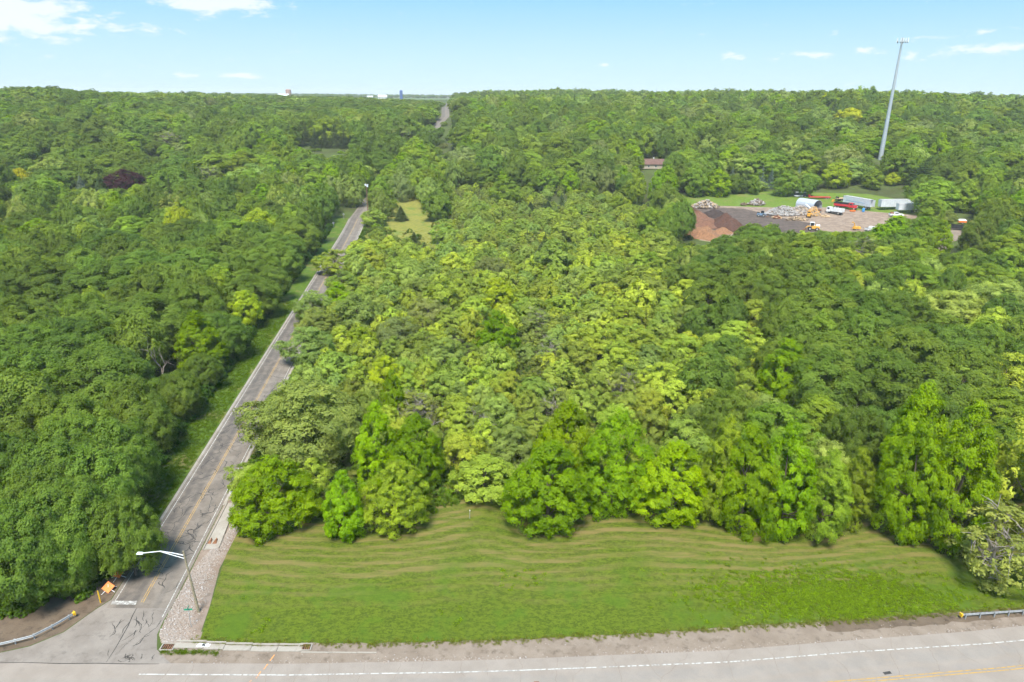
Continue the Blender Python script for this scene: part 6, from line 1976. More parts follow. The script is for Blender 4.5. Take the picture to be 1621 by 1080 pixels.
for nm_, mat, ox, sc in (('sheet', 'white_plastic', -0.3, 0.42), ('sheet', 'white_plastic', 0.45, 0.36), ('lining', 'black_plastic', 0.1, 0.3)):
    m = MB()
    n = 9
    rg = np.random.RandomState(int(sc * 100))
    H_ = rg.rand(n, n) * 0.32
    for i in range(n - 1):
        for j in range(n - 1):
            q = [(i, j), (i + 1, j), (i + 1, j + 1), (i, j + 1)]
            m.poly([(ox + (a - n / 2) * sc * 0.24 + 0.05 * math.sin(b * 2.1), (b - n / 2) * sc * 0.17, H_[a, b] * max(0.1, 1 - math.hypot(a - 4, b - 4) / 5.5)) for a, b in q])
    m.build(nm_, mat, litter)
for (bx_, by_, s_) in ((-36.0, 88.6, 1.0),):
    pass


def utility_pole(x, y, h, label, drum=True):
    z = float(terr(x, y))
    t = tag(empty('utility_pole', (x, y, z)), label, 'utility pole', 'utility poles')
    m = MB()
    m.tube([(0, 0, -0.3), (0, 0, h)], [0.2, 0.14], 8)
    m.build('pole', 'pole_brown', t, smooth=True)
    m = MB()
    m.tube([(0.45, 0, h - 1.4), (0.45, 0, h - 0.1)], 0.42, 10)
    m.build('transformer', 'white_metal', t, smooth=True)
    m = MB()
    m.tube([(-0.45, 0, h - 0.9), (-0.45, 0, h + 0.1)], 0.36, 10)
    m.build('transformer', 'white_metal', t, smooth=True)
    m = MB()
    m.box((0, 0, h - 0.2), (2.2, 0.12, 0.14))
    m.build('crossarm', 'white_metal', t)
    m = MB()
    m.tube([(0, -0.05, h * 0.42), (-1.6, -0.2, h * 0.44)], 0.05, 5)
    m.build('bracket', 'galvanised', t)


utility_pole(-72.4, 342, 17.2, 'tall brown utility pole with white transformer drums beside the side road')
for (x, y, h, lab) in ((-84.6, 321, 2.6, 'small road sign on a post at the far left verge, the nearer one'), (-84.2, 340, 2.9, 'small round road sign on a post at the far left verge, farther one')):
    t = tag(empty('road_sign', (x, y, float(terr(x, y)))), lab, 'sign', 'road signs far up the side road')
    m = MB()
    m.tube([(0, 0, 0), (0, 0, h)], 0.06, 5)
    m.build('post', 'galvanised', t)
    m = MB()
    m.tube([(0, -0.06, h - 0.3), (0, -0.10, h - 0.3)], 0.45, 8)
    m.build('plate', 'galvanised', t)

# ------------------------------------------------------------------ the timber yard
def put(name, x, y, heading, label, cat, group=None, z=0.2):
    x, y = ray_to_slope(x, y)
    t = empty(name, (x, y, float(terr(x, y)) + z), heading)
    return tag(t, label, cat, group)


def wheel(t, x, y, r=0.5, w=0.3):
    m = MB()
    m.tube([(x, y - w / 2, r), (x, y - w * 0.35, r), (x, y + w * 0.35, r), (x, y + w / 2, r)], [r * 0.9, r, r, r * 0.9], 14)
    o = m.build('wheel', 'tyre', t, smooth=False)
    m = MB()
    m.tube([(x, y - w / 2 - 0.012, r), (x, y + w / 2 + 0.012, r)], r * 0.55, 10)
    m.build('rim', 'rim', o)


def box_part(t, name, mat, c, s, **kw):
    m = MB()
    m.box(c, s, **kw)
    return m.build(name, mat, t)


def box_trailer(x, y, hd, L, label, stripe=False, open_rear=False, Wd=2.6, H=2.9, fl_=1.1):
    t = put('box_trailer', x, y, hd, label, 'trailer', 'white box trailers at the yard')
    t.scale = (1, 1.1, 1.25)
    # closed box with a rear opening at x = -L/2
    if open_rear:
        m = MB()
        for yy_ in (-Wd / 2 + 0.04, Wd / 2 - 0.04):
            m.box((0, yy_, fl_ + H / 2), (L, 0.08, H))
        m.box((L / 2 - 0.04, 0, fl_ + H / 2), (0.08, Wd - 0.17, H))
        m.box((0, 0, fl_ + 0.06), (L - 0.1, Wd - 0.17, 0.12))
        b = m.build('body', 'trailer_white', t)
        box_part(t, 'load', 'wood_brown', (L * 0.2, 0, fl_ + 1.1), (L * 0.5, Wd - 0.4, 1.9), taper=0.8)
        for s in (-1, 1):
            box_part(t, 'rear_door', 'trailer_white', (-L / 2 - 0.6, s * (Wd / 2 + 0.05), fl_ + H / 2), (1.2, 0.06, H - 0.1))
    else:
        b = box_part(t, 'body', 'trailer_white', (0, 0, fl_ + H / 2), (L, Wd, H))
        for k in range(int(L / 1.2)):
            for s in (-1, 1):
                box_part(b, 'panel_rib', 'white_metal', (-L / 2 + 0.6 + k * 1.2, s * (Wd / 2 + 0.015), fl_ + H / 2), (0.05, 0.03, H - 0.25))
    box_part(t, 'roof', 'trailer_roof', (0, 0, fl_ + H + 0.04), (L + 0.04, Wd + 0.04, 0.08))
    if stripe:
        for s in (-1, 1):
            box_part(t, 'stripe', 'blue_stripe', (0.5, s * (Wd / 2 + 0.012), fl_ + H * 0.42), (L * 0.75, 0.02, 0.22))
    box_part(t, 'chassis', 'truck_black', (0, 0, fl_ - 0.15), (L * 0.96, 1.0, 0.28))
    for ax in (-L / 2 + 1.4, -L / 2 + 2.7):
        for s in (-1, 1):
            wheel(t, ax, s * (Wd / 2 - 0.25), 0.5, 0.4)
    for s in (-1, 1):
        box_part(t, 'landing_leg', 'truck_black', (L / 2 - 2.6, s * 0.8, fl_ / 2), (0.16, 0.16, fl_))
    return t


def dump_truck(x, y, hd, L, cabcol, bedcol, label, load=None, bonnet=True, six=True):
    t = put('dump_truck', x, y, hd, label, 'truck', 'trucks in the yard')
    t.scale = (1.2, 1.2, 1.2)
    box_part(t, 'chassis', 'truck_black', (0, 0, 0.75), (L * 0.95, 0.9, 0.3))
    nose = L / 2
    cl = 1.7
    bl = 1.6 if bonnet else 0.3
    c = box_part(t, 'cab', cabcol, (nose - bl - cl / 2, 0, 1.85), (cl, 2.3, 1.9), taper=0.9)
    box_part(c, 'window', 'cab_glass', (nose - bl - 0.02, 0, 2.3), (0.12, 1.9, 0.75))
    for s in (-1, 1):
        box_part(c, 'window', 'cab_glass', (nose - bl - cl / 2, s * 1.12, 2.3), (0.95, 0.08, 0.65))
    if bonnet:
        b = box_part(t, 'bonnet', cabcol, (nose - bl / 2, 0, 1.35), (bl, 1.9, 1.0), taper=0.92)
        box_part(b, 'grille', 'rim', (nose + 0.02, 0, 1.3), (0.06, 1.2, 0.7))
        for s in (-1, 1):
            box_part(b, 'headlight', 'safety_orange' if cabcol == 'truck_red' else 'white_plastic', (nose + 0.03, s * 0.78, 1.35), (0.08, 0.28, 0.25))
            box_part(b, 'mudguard', cabcol, (nose - bl / 2, s * 1.02, 1.05), (1.25, 0.3, 0.35), taper=0.8)
    box_part(t, 'bumper', 'truck_black', (nose + 0.1, 0, 0.75), (0.16, 2.3, 0.3))
    b0, b1 = -L / 2, nose - bl - cl - 0.25
    bc, bll = (b0 + b1) / 2, b1 - b0
    bed = box_part(t, 'bed', bedcol[0], (bc, 0, 1.2), (bll, 2.3, 0.16))
    for s in (-1, 1):
        box_part(bed, 'side_board', bedcol[0], (bc, s * 1.14, 1.65), (bll, 0.08, 0.8))
        box_part(bed, 'side_board', bedcol[1], (bc, s * 1.15, 2.35), (bll, 0.07, 0.6))
    for xx in (b0, b1):
        box_part(bed, 'end_board', bedcol[0], (xx, 0, 1.75), (0.08, 2.2, 1.0))
    if load:
        box_part(t, 'load', load, (bc, 0, 1.75), (bll * 0.92, 2.1, 0.9), taper=0.7)
    wheel(t, nose - bl * 0.55 - (0 if bonnet else 0.7), 0.98, 0.52, 0.32)
    wheel(t, nose - bl * 0.55 - (0 if bonnet else 0.7), -0.98, 0.52, 0.32)
    for ax in ((b0 + 0.9, b0 + 2.1) if six else (b0 + 1.4,)):
        for s in (-1, 1):
            wheel(t, ax, s * 0.92, 0.52, 0.5)
    return t


def pickup(x, y, hd, label, bed_mat='truck_white', load=None):
    t = put('pickup_truck', x, y, hd, label, 'truck', 'trucks in the yard')
    t.scale = (1.2, 1.2, 1.2)
    b = MB()
    prof = [(-2.75, 0.5), (2.75, 0.5), (2.8, 0.95), (2.6, 1.1), (1.25, 1.2), (0.55, 1.78), (-0.75, 1.82), (-0.95, 1.2), (-2.75, 1.2)]
    b.prism([(yy_, zz_) for yy_, zz_ in prof], -0.95, 0.95)
    b.v = [(yy_, xx, zz_) for xx, yy_, zz_ in b.v]
    body = b.build('body', 'truck_white', t)
    for s in (-1, 1):
        box_part(body, 'window', 'cab_glass', (-0.1, s * 0.955, 1.5), (1.3, 0.03, 0.42))
        box_part(body, 'headlight', 'white_plastic', (2.76, s * 0.7, 0.9), (0.1, 0.35, 0.2))
    m = MB()
    m.poly([(1.2, -0.85, 1.26), (1.2, 0.85, 1.26), (0.64, 0.8, 1.74), (0.64, -0.8, 1.74)])
    m.build('windscreen', 'cab_glass', body)
    box_part(t, 'bed_floor', 'truck_black', (-1.85, 0, 1.215), (1.55, 1.6, 0.03))
    if load:
        box_part(t, 'load', load, (-1.85, 0, 1.5), (1.4, 1.5, 0.6), taper=0.8)
    for ax in (-1.75, 1.75):
        for s in (-1, 1):
            wheel(t, ax, s * 0.86, 0.4, 0.26)
    return t


def loader(x, y, hd, body, cab, label, s=1.0, bucket='rust', name='wheel_loader'):
    t = put(name, x, y, hd, label, 'loader', 'machines in the yard')
    t.scale = (s, s, s)
    b = box_part(t, 'body', body, (-0.9, 0, 1.15), (2.6, 1.5, 1.0), taper=0.9)
    box_part(b, 'engine_cover', cab if body != cab else body, (-1.6, 0, 1.85), (1.3, 1.35, 0.45), taper=0.85)
    c = box_part(t, 'cab', cab, (0.3, 0, 2.72), (1.45, 1.45, 0.14))
    for sx_ in (-1, 1):
        for sy_ in (-1, 1):
            box_part(c, 'cab_post', cab, (0.3 + sx_ * 0.64, sy_ * 0.64, 2.1), (0.12, 0.12, 1.2))
    box_part(c, 'cab_glass', 'cab_glass', (0.3, 0, 2.1), (1.2, 1.2, 1.1))
    for sy_ in (-1, 1):
        m = MB()
        m.tube([(0.4, sy_ * 0.75, 1.5), (1.7, sy_ * 0.75, 1.25), (2.4, sy_ * 0.7, 0.5)], 0.11, 6)
        m.build('arm', body, t)
    m = MB()
    m.prism([(2.3, 0.1), (3.2, 0.08), (3.15, 0.14), (2.42, 0.2), (2.42, 0.95), (2.3, 0.95)], -1.05, 1.05)
    m.v = [(yy_, xx, zz_) for xx, yy_, zz_ in m.v]
    m.build('bucket', bucket, t)
    for ax in (-1.4, 0.9):
        for sy_ in (-1, 1):
            wheel(t, ax, sy_ * 0.92, 0.58, 0.42)
    return t


# hoop shelter: pale fabric arch on ribs, open at the front
hs = put('hoop_shelter', 171.5, 400, R(-58), 'grey white fabric hoop shelter, open at one end, at the yard\'s back edge', 'shelter', z=0.1)
prof = [(-3.6, 0), (-3.6, 1.8), (-3.2, 2.9), (-2.2, 3.9), (-1.0, 4.4), (0, 4.5), (1.0, 4.4), (2.2, 3.9), (3.2, 2.9), (3.6, 1.8), (3.6, 0)]
m = MB()
inn = [(a * 0.975, b * 0.98) for a, b in prof]
Lh = 11.0
for k in range(len(prof) - 1):
    a, b = prof[k], prof[k + 1]
    c, d = inn[k], inn[k + 1]
    m.poly([(-Lh / 2, *a), (Lh / 2, *a), (Lh / 2, *b), (-Lh / 2, *b)][::-1])
    m.poly([(-Lh / 2, *c), (Lh / 2, *c), (Lh / 2, *d), (-Lh / 2, *d)])
    for xx in (-Lh / 2, Lh / 2):
        m.poly([(xx, *a), (xx, *b), (xx, *d), (xx, *c)])
m.build('cover', 'fabric_grey', hs)
m = MB()
m.poly([(-Lh / 2 + 0.05, *p) for p in inn])
m.build('rear_wall', 'fabric_grey', hs)
for k in range(7):
    xx = -Lh / 2 + 0.1 + k * (Lh - 0.2) / 6
    m = MB()
    m.tube([(xx, a * 0.965, b * 0.97) for a, b in prof], 0.05, 4)
    m.build('rib', 'galvanised', hs)

box_trailer(200.5, 402, R(112), 17, 'long white box trailer with blue stripe and open rear doors behind the red truck', True, True)
box_trailer(219.5, 396, R(186), 18, 'long plain white box trailer, longest one, in front of the dark pine')
box_trailer(220.5, 384.5, R(182), 11.5, 'short white box trailer parked before the longest trailer', H=2.5)
dump_truck(190.8, 395.5, R(-42), 9.6, 'truck_red', ('truck_red', 'truck_black'), 'red dump truck with black bed sides beside the striped trailer', 'wood_brown')
dump_truck(176.2, 376.5, R(128), 7.2, 'truck_white', ('truck_white', 'truck_white'), 'white dump truck with chips in its bed, tail towards the yard centre', 'wood_cut', bonnet=False, six=False)
pickup(206.5, 370, R(-10), 'white pickup truck in front of the short trailer', load='rust')
pickup(172.0, 326.5, R(15), 'white pickup truck at the near edge of the yard beside the chipper')
loader(143.8, 327.0, R(160), 'machine_yellow', 'white_metal', 'yellow wheel loader with a white cab, nearest machine of the yard', 1.35)
loader(157.6, 365.5, R(65), 'machine_yellow', 'machine_yellow', 'yellow skid loader facing the split wood heap', 1.05, name='skid_loader')
loader(132.6, 366.0, R(-18), 'machine_blue', 'truck_black', 'blue grey skid loader with black cab at the left end of the wood heap', 1.05, name='skid_loader')
tr = put('tractor', 168.5, 381, R(20), 'old brown tractor between the wood heap and the white dump truck', 'tractor', 'machines in the yard')
box_part(tr, 'bonnet', 'machine_brown', (0.9, 0, 1.2), (2.0, 0.9, 0.8), taper=0.9)
box_part(tr, 'seat', 'truck_black', (-0.8, 0, 1.5), (0.6, 0.6, 0.5), taper=0.8)
m = MB()
m.tube([(0.9, 0.2, 1.5), (0.9, 0.2, 2.5)], 0.07, 6)
m.build('exhaust', 'rust', tr)
for sy_ in (-1, 1):
    wheel(tr, -0.7, sy_ * 0.95, 0.85, 0.45)
    wheel(tr, 1.6, sy_ * 0.75, 0.5, 0.3)
m = MB()
m.tube([(1.6, 0, 0.8), (3.0, 0, 1.2), (3.4, 0, 0.5)], 0.12, 5)
m.build('front_arm', 'rust', tr)
# conveyor of the wood splitter
cvy = put('conveyor', 162.5, 374, R(118), 'white inclined conveyor leaning over the right end of the wood heap', 'conveyor', 'machines in the yard')
m = MB()
m.box((0, 0, 0), (9.5, 0.8, 0.25))
b = m.build('belt_frame', 'white_metal', cvy)
b.rotation_euler.y = R(-28)
b.location.z = 2.5
for xx, hh in ((-2.5, 1.1), (2.5, 3.5)):
    m = MB()
    m.box((xx, 0, hh / 2), (0.15, 0.9, hh))
    m.build('support', 'galvanised', cvy)
# wood chipper
ch = put('wood_chipper', 165.0, 328.5, R(195), 'yellow wood chipper with raised chute beside the white pickup', 'chipper', 'machines in the yard')
box_part(ch, 'body', 'machine_yellow', (0, 0, 1.2), (2.4, 1.4, 1.2), taper=0.85)
box_part(ch, 'infeed', 'machine_yellow', (-1.9, 0, 1.1), (1.4, 1.7, 1.0), taper=0.7)
m = MB()
m.tube([(0.7, 0, 1.7), (0.8, 0, 2.9), (1.4, 0, 3.6), (2.4, 0, 3.8)], [0.25, 0.22, 0.2, 0.24], 8)
m.build('chute', 'machine_yellow', ch)
for sy_ in (-1, 1):
    wheel(ch, 0.1, sy_ * 0.8, 0.4, 0.25)
m = MB()
m.tube([(1.2, 0, 0.6), (2.8, 0, 0.5)], 0.08, 5)
m.build('drawbar', 'rust', ch)
bar = put('barrel', 195.8, 384.5, 0, 'bright blue plastic barrel below the striped trailer\'s doors', 'barrel')
m = MB()
m.tube([(0, 0, 0), (0, 0, 0.25), (0, 0, 0.9), (0, 0, 1.65), (0, 0, 1.8)], [0.6, 0.68, 0.72, 0.68, 0.6], 14)
m.build('body', 'barrel_blue', bar, smooth=True)
m = MB()
m.tube([(0, 0, 1.8), (0, 0, 1.86)], 0.62, 14)
m.build('lid', 'barrel_blue', bar)
sk = put('skip_tray', 190.5, 386.0, R(10), 'low orange steel tray on the ground before the red truck', 'tray')
for c_, s_, nmx in (((0, 0, 0.15), (2.6, 1.2, 0.1), 'floor'), ((0, 0.6, 0.4), (2.6, 0.08, 0.6), 'side'), ((0, -0.6, 0.4), (2.6, 0.08, 0.6), 'side'), ((1.3, 0, 0.4), (0.08, 1.1, 0.6), 'end'), ((-1.3, 0, 0.4), (0.08, 1.1, 0.6), 'end')):
    box_part(sk, nmx, 'safety_orange', c_, s_)
# things along the back of the grass
vn = put('camper_van', 184.5, 444, R(172), 'black camper with a white roof at the back of the grass behind the shelter', 'van', z=0.1)
box_part(vn, 'body', 'truck_black', (0, 0, 1.7), (7.2, 2.3, 1.9), taper=0.96)
box_part(vn, 'roof', 'truck_white', (0.2, 0, 2.75), (6.4, 2.2, 0.22))
box_part(vn, 'skirt', 'truck_white', (1.5, 0, 0.75), (4.6, 2.36, 0.45))
box_part(vn, 'windscreen', 'cab_glass', (3.55, 0, 1.9), (0.12, 1.9, 0.8))
for ax in (-2.2, 2.3):
    for sy_ in (-1, 1):
        wheel(vn, ax, sy_ * 1.0, 0.45, 0.3)
rv = put('red_trailer', 193.5, 437.5, R(-5), 'low red flat trailer half hidden behind the hoop shelter', 'trailer', z=0.1)
box_part(rv, 'deck', 'truck_red', (0, 0, 0.9), (12, 2.2, 0.45))
box_part(rv, 'headboard', 'truck_red', (-5.8, 0, 1.6), (0.2, 2.2, 1.2))
for ax in (3.4, 4.6):
    for sy_ in (-1, 1):
        wheel(rv, ax, sy_ * 0.95, 0.45, 0.3)
lf2 = put('plough', 196.5, 424, R(40), 'small yellow snow plough blade at the edge of the yard grass', 'plough', z=0.1)
m = MB()
m.prism([(0.0, 0.0), (0.35, 0.05), (0.15, 0.6), (0.3, 1.2), (0.2, 1.22), (0.02, 0.6)], -1.4, 1.4)
m.build('blade', 'machine_yellow', lf2)
m = MB()
m.tube([(0, 0.1, 0.5), (0, -1.6, 0.5)], 0.1, 5)
m.build('drawbar', 'truck_black', lf2)
jk = put('lumber_trailer', 203.0, 428.5, R(20), 'dark trailer piled with tan timber between shelter and red truck', 'trailer', z=0.1)
box_part(jk, 'deck', 'truck_black', (0, 0, 0.9), (7.0, 2.2, 0.3))
box_part(jk, 'rack', 'truck_black', (2.6, 0, 1.7), (0.2, 2.2, 1.4))
box_part(jk, 'rack', 'truck_black', (-2.6, 0, 1.7), (0.2, 2.2, 1.4))
for k in range(5):
    m = MB()
    m.tube([(-2.9, -0.8 + 0.4 * k, 1.3 + 0.22 * (k % 2)), (2.2, -0.8 + 0.4 * k, 1.35 + 0.22 * (k % 2))], 0.24, 7)
    m.build('log', 'wood_cut', jk)
for sy_ in (-1, 1):
    wheel(jk, -0.6, sy_ * 0.95, 0.42, 0.3)
    wheel(jk, 0.6, sy_ * 0.95, 0.42, 0.3)
bt = put('equipment_trailer', 217.5, 331, R(155), 'black equipment trailer with tandem wheels parked off the yard drive', 'trailer', z=0.25)
box_part(bt, 'deck', 'truck_black', (0, 0, 0.9), (9.5, 2.4, 0.35))
for sy_ in (-1, 1):
    box_part(bt, 'side_board', 'truck_black', (0.3, sy_ * 1.2, 1.7), (8.5, 0.1, 1.3))
    for ax in (-2.6, -1.5):
        wheel(bt, ax, sy_ * 1.15, 0.48, 0.35)
box_part(bt, 'head_board', 'truck_black', (4.6, 0, 1.9), (0.12, 2.4, 1.7))
m = MB()
m.tube([(4.6, 0, 0.8), (6.6, 0, 0.6)], 0.1, 5)
m.build('drawbar', 'truck_black', bt)
cn = put('covered_cart', 229, 349, R(170), 'small cart under an orange and white cover beyond the black trailer', 'cart', z=0.25)
box_part(cn, 'body', 'safety_orange', (0, 0, 1.1), (3.4, 1.8, 0.9))
box_part(cn, 'cover', 'white_plastic', (0, 0, 1.85), (3.5, 1.9, 0.6), taper=0.7)
for sy_ in (-1, 1):
    wheel(cn, 0, sy_ * 0.95, 0.4, 0.25)


def heap(name, x, y, rx, ry, h, mat, label, cat='heap', seed=1, sharp=1.25, group=None, rz=0.0):
    x, y = ray_to_slope(x, y)
    rg = np.random.RandomState(seed)
    na, nr = 40, 16
    ph = rg.uniform(0, 6.28, 8)
    V, F = [], []
    for i in range(nr + 1):
        r = i / nr
        for j in range(na):
            t = 2 * math.pi * j / na
            k = 1 + 0.10 * math.sin(2 * t + ph[0]) + 0.07 * math.sin(3 * t + ph[1]) + 0.05 * math.sin(5 * t + ph[2])
            px, py = r * k * rx * math.cos(t), r * k * ry * math.sin(t)
            hh = h * max(0, 1 - r ** 1.7) ** sharp * (1 + 0.12 * math.sin(px * 0.9 + ph[3]) * math.sin(py * 1.1 + ph[4]))
            V.append((px, py, hh - 0.15 + (0.16 * h * math.sin(px * 0.55 + ph[5]) * math.sin(py * 0.6 + ph[6]) * min(1, 3 * (1 - r)) + rg.normal(0, 0.16 * min(1, h / 3))) * (r < 0.97)))
    for i in range(nr):
        for j in range(na):
            k = (j + 1) % na
            F.append((i * na + j, (i + 1) * na + j, (i + 1) * na + k, i * na + k))
    o = bpy.data.objects.new(name, np_mesh(name, V, F, [mat], smooth=True))
    COL.objects.link(o)
    o.location = (x, y, float(terr(x, y)) + 0.2)
    o.rotation_euler.z = rz
    return tag(o, label, cat, group)


MG = 'mulch heaps of the yard'
heap('mulch_heap', 92.5, 344, 11, 14, 5.2, 'mulch_red', 'largest mulch heap, reddish pink, at the left of the yard', 'heap', 1, 1.3, MG)
heap('mulch_heap', 104.5, 335, 8.5, 11, 5.6, 'mulch_brown', 'dark brown mulch heap on the right side of the reddish one', 'heap', 2, 1.2, MG)
heap('mulch_heap', 87, 311, 8.5, 11, 4.2, 'mulch_orange', 'bright orange brown mulch heap nearest the trees', 'heap', 3, 1.3, MG)
heap('mulch_heap', 98, 319, 6, 5, 2.2, 'mulch_orange', 'small orange mulch spill right of the bright orange heap', 'heap', 9, 1.3, MG)
heap('mulch_heap', 95, 372, 8, 9, 4.0, 'mulch_brown', 'brown mulch ridge behind the reddish heap', 'heap', 4, 1.3, MG)
heap('soil_heap', 107, 366, 9, 6, 3.0, 'mulch_black', 'blackish soil ridge between the brown ridge and the log pile', 'heap', 5, 1.3, MG)
heap('soil_heap', 91, 394, 5, 5, 3.2, 'mulch_black', 'small black soil cone at the far left corner of the yard', 'heap', 6, 1.1, MG)


def woodpile(x, y, rx, ry, h, n, L, r, mat, label, seed, rz=0.0):
    """a tipped heap of cut wood: hundreds of billets, too small to pick apart"""
    rg = np.random.RandomState(seed)
    t = put('wood_pile', x, y, rz, label, 'wood pile', 'piles of cut wood', 0.15)
    for k, mt in enumerate(mat):
        m = MB()
        for i in range(n // len(mat)):
            a, q = rg.uniform(0, 6.28), math.sqrt(rg.rand()) * 1.0
            px, py = rx * q * math.cos(a), ry * q * math.sin(a)
            pz = h * max(0.02, (1 - q ** 1.4)) * rg.uniform(0.75, 1.05) + r
            d = Vector((rg.normal(), rg.normal() * 0.8, rg.normal() * 0.35)).normalized() * (L * rg.uniform(0.6, 1.2) / 2)
            c = Vector((px, py, pz))
            m.tube([c - d, c + d], r * rg.uniform(0.7, 1.3), 5)
        o = m.build('billets', mt, t)
        o['kind'] = 'stuff'
    core = MB()
    for j in range(10):
        a, b = 2 * math.pi * j / 10, 2 * math.pi * (j + 1) / 10
        core.poly([(rx * 0.95 * math.cos(a), ry * 0.95 * math.sin(a), 0.02), (rx * 0.95 * math.cos(b), ry * 0.95 * math.sin(b), 0.02), (0, 0, h * 0.85)])
    core.build('core', mat[-1], t)
    return t


woodpile(147.5, 375, 9.5, 6.0, 4.2, 900, 0.75, 0.22, ['wood_grey', 'wood_brown', 'wood_grey', 'trailer_roof'], 'large heap of grey split firewood in the middle of the yard', 1)
woodpile(157.5, 377, 6.0, 5.0, 4.3, 500, 0.75, 0.22, ['wood_cut', 'stone_white', 'wood_grey'], 'pale split firewood heap joining the right end of the grey one', 2)
woodpile(162.8, 372.5, 3.4, 3.4, 4.6, 260, 0.75, 0.22, ['wood_cut', 'machine_yellow', 'wood_cut'], 'fresh orange split firewood under the conveyor', 3)
woodpile(110.5, 396, 7.2, 4.0, 3.8, 240, 1.6, 0.32, ['wood_cut', 'wood_brown', 'wood_grey'], 'pile of round logs with cut ends showing behind the mulch heaps', 4)
woodpile(144.5, 409, 4.6, 3.0, 2.8, 130, 1.8, 0.30, ['wood_brown', 'wood_grey'], 'brown brush and log pile on the edge of the yard grass', 5)
woodpile(135.8, 406, 2.0, 1.3, 1.2, 26, 1.6, 0.28, ['wood_brown'], 'very small log stack left of the brush pile, on the grass', 6)
woodpile(147.5, 355.5, 5.5, 2.2, 1.3, 90, 1.5, 0.27, ['wood_cut', 'wood_brown'], 'low scatter of cut logs in front of the grey firewood heap', 7)
woodpile(166.8, 366.5, 2.4, 1.4, 0.8, 36, 0.9, 0.25, ['wood_cut'], 'little spill of pale billets in front of the tractor', 8)
woodpile(139.0, 361.0, 2.6, 1.6, 1.1, 40, 0.9, 0.25, ['wood_cut', 'machine_brown'], 'small billet pile at the bucket of the blue grey loader', 9)

# ------------------------------------------------------------------ mast, houses, farms
MX, MY = 253.7, 487.9
mast = tag(empty('phone_mast', (MX, MY, float(terr(MX, MY)))), 'tall grey phone mast with antenna panels at its top, rising above the trees', 'mast')
Ht = 75.0
segs = 9
for k in range(segs):
    z0, z1 = Ht * k / segs, Ht * (k + 1) / segs
    r0, r1 = 1.55 - 1.0 * k / segs, 1.55 - 1.0 * (k + 0.92) / segs
    m = MB()
    m.tube([(0, 0, z0), (0, 0, z1 + 0.6)], [r0, r1], 14)
    m.build('pole_section', 'mast_grey', mast, smooth=True)
m = MB()
m.tube([(0, 0, Ht), (0, 0, Ht + 2.6)], 0.35, 8)
m.build('top_pole', 'mast_grey', mast)
for k in range(3):
    a = 2 * math.pi * k / 3 + 0.5
    ca, sa = math.cos(a), math.sin(a)
    m = MB()
    m.tube([(0, 0, Ht + 0.5), (2.6 * ca, 2.6 * sa, Ht + 0.5)], 0.1, 5)
    m.tube([(2.6 * ca - 2.6 * sa, 2.6 * sa + 2.6 * ca, Ht + 0.5), (2.6 * ca + 2.6 * sa, 2.6 * sa - 2.6 * ca, Ht + 0.5)], 0.1, 5)
    f_ = m.build('antenna_frame', 'mast_grey', mast)
    for q in (-2.3, -0.8, 0.8, 2.3):
        m = MB()
        m.box((2.85 * ca - q * sa, 2.85 * sa + q * ca, Ht + 1.0), (0.3, 0.5, 2.6), a)
        m.build('antenna_panel', 'white_metal', f_)
        m = MB()
        m.box((2.45 * ca - q * sa, 2.45 * sa + q * ca, Ht - 0.3), (0.3, 0.4, 0.8), a)
        m.build('radio_unit', 'truck_black', f_)


def house(x, y, L, Wd, wall, roof_h, hd, wallm, roofm, label, name='house', chim=True, wins=4, z=None):
    t = tag(empty(name, (x, y, (float(terr(x, y)) if z is None else z)), hd), label, 'building', 'buildings beyond the trees')
    w = box_part(t, 'wall', wallm, (0, 0, wall / 2), (L, Wd, wall))
    for k in range(wins):
        for s in (-1, 1):
            xx = -L / 2 + (k + 0.5) * L / wins
            f_ = box_part(t, 'window', 'white_metal', (xx, s * (Wd / 2 + 0.02), wall * 0.55), (1.3, 0.08, 1.4))
            box_part(f_, 'pane', 'cab_glass', (xx, s * (Wd / 2 + 0.05), wall * 0.55), (1.1, 0.06, 1.2))
    m = MB()
    m.prism([(-Wd / 2 - 0.6, wall - 0.1), (Wd / 2 + 0.6, wall - 0.1), (0, wall + roof_h)], -L / 2 - 0.5, L / 2 + 0.5)
    r_ = m.build('roof', roofm, t)
    if chim:
        box_part(r_, 'chimney', 'house_white', (L * 0.1, 0.4, wall + roof_h + 0.2), (0.7, 0.7, 1.6))
    return t


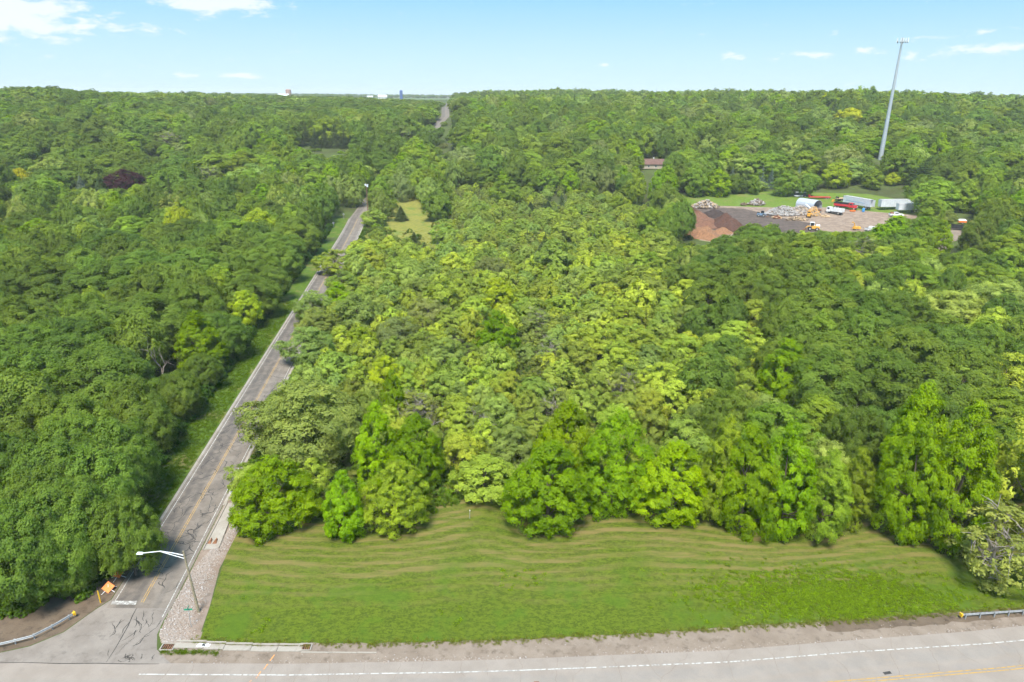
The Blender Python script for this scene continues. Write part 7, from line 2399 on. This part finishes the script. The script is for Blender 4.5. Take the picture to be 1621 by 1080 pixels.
house(HX, HY, 20, 10, 3.0, 3.2, R(4), 'house_tan', 'roof_brown', 'low house with a reddish brown roof half hidden among trees behind the yard')
house(105, 856, 16, 10, 6.5, 4, 0.2, 'house_white', 'roof_brown', 'far white house, right of two small ones on the wooded ridge')
house(86, 852, 15, 10, 7.5, 5, -0.2, 'house_white', 'trailer_roof', 'far white house, left of two small ones on the wooded ridge')
house(-420, 2312, 28, 16, 6, 6, 0.1, 'house_white', 'trailer_white', 'white farm barn near the blue silo on the horizon', 'barn', False, 3)
house(-450, 2262, 16, 12, 5, 4, 0.3, 'house_white', 'trailer_white', 'smaller white shed left of the farm barn on the horizon', 'barn', False, 2)
house(-744, 2334, 34, 16, 7, 6, 0.1, 'house_white', 'trailer_white', 'pale barn beside the brick silo on the left horizon', 'barn', False, 2)
for (x, y, rr, hh, mt, lab) in ((-354.2, 2272.6, 4.8, 24, 'silo_blue', 'dark blue farm silo standing above the far trees'), (-742.4, 2387, 9, 25, 'silo_brick', 'reddish brick silo on the left horizon')):
    t = tag(empty('silo', (x, y, float(terr(x, y)))), lab, 'silo', 'farm silos on the horizon')
    m = MB()
    m.tube([(0, 0, 0), (0, 0, hh)], rr, 20)
    m.build('drum', mt, t, smooth=True)
    m = MB()
    m.tube([(0, 0, hh), (0, 0, hh + 1.6), (0, 0, hh + 2.4)], [rr, rr * 0.6, rr * 0.1], 20)
    m.build('dome', mt, t, smooth=True)

# ------------------------------------------------------------------ haze
hz = MB()
hz.box((0, 0, 61.5), (29000, 29000, 125))
hm = bpy.data.materials.new('haze')
hm.use_nodes = True
hn = hm.node_tree.nodes
hn.clear()
ho = hn.new('ShaderNodeOutputMaterial')
hv = hn.new('ShaderNodeVolumePrincipled')
hv.inputs['Color'].default_value = (0.93, 0.97, 1.0, 1)
hv.inputs['Density'].default_value = 0.00011
hv.inputs['Anisotropy'].default_value = -0.1
hm.node_tree.links.new(hv.outputs[0], ho.inputs['Volume'])
MATS['haze'] = hm
haze = hz.build('haze', 'haze')
tag(haze, 'thin bluish summer haze over the far country', 'haze', kind='stuff')
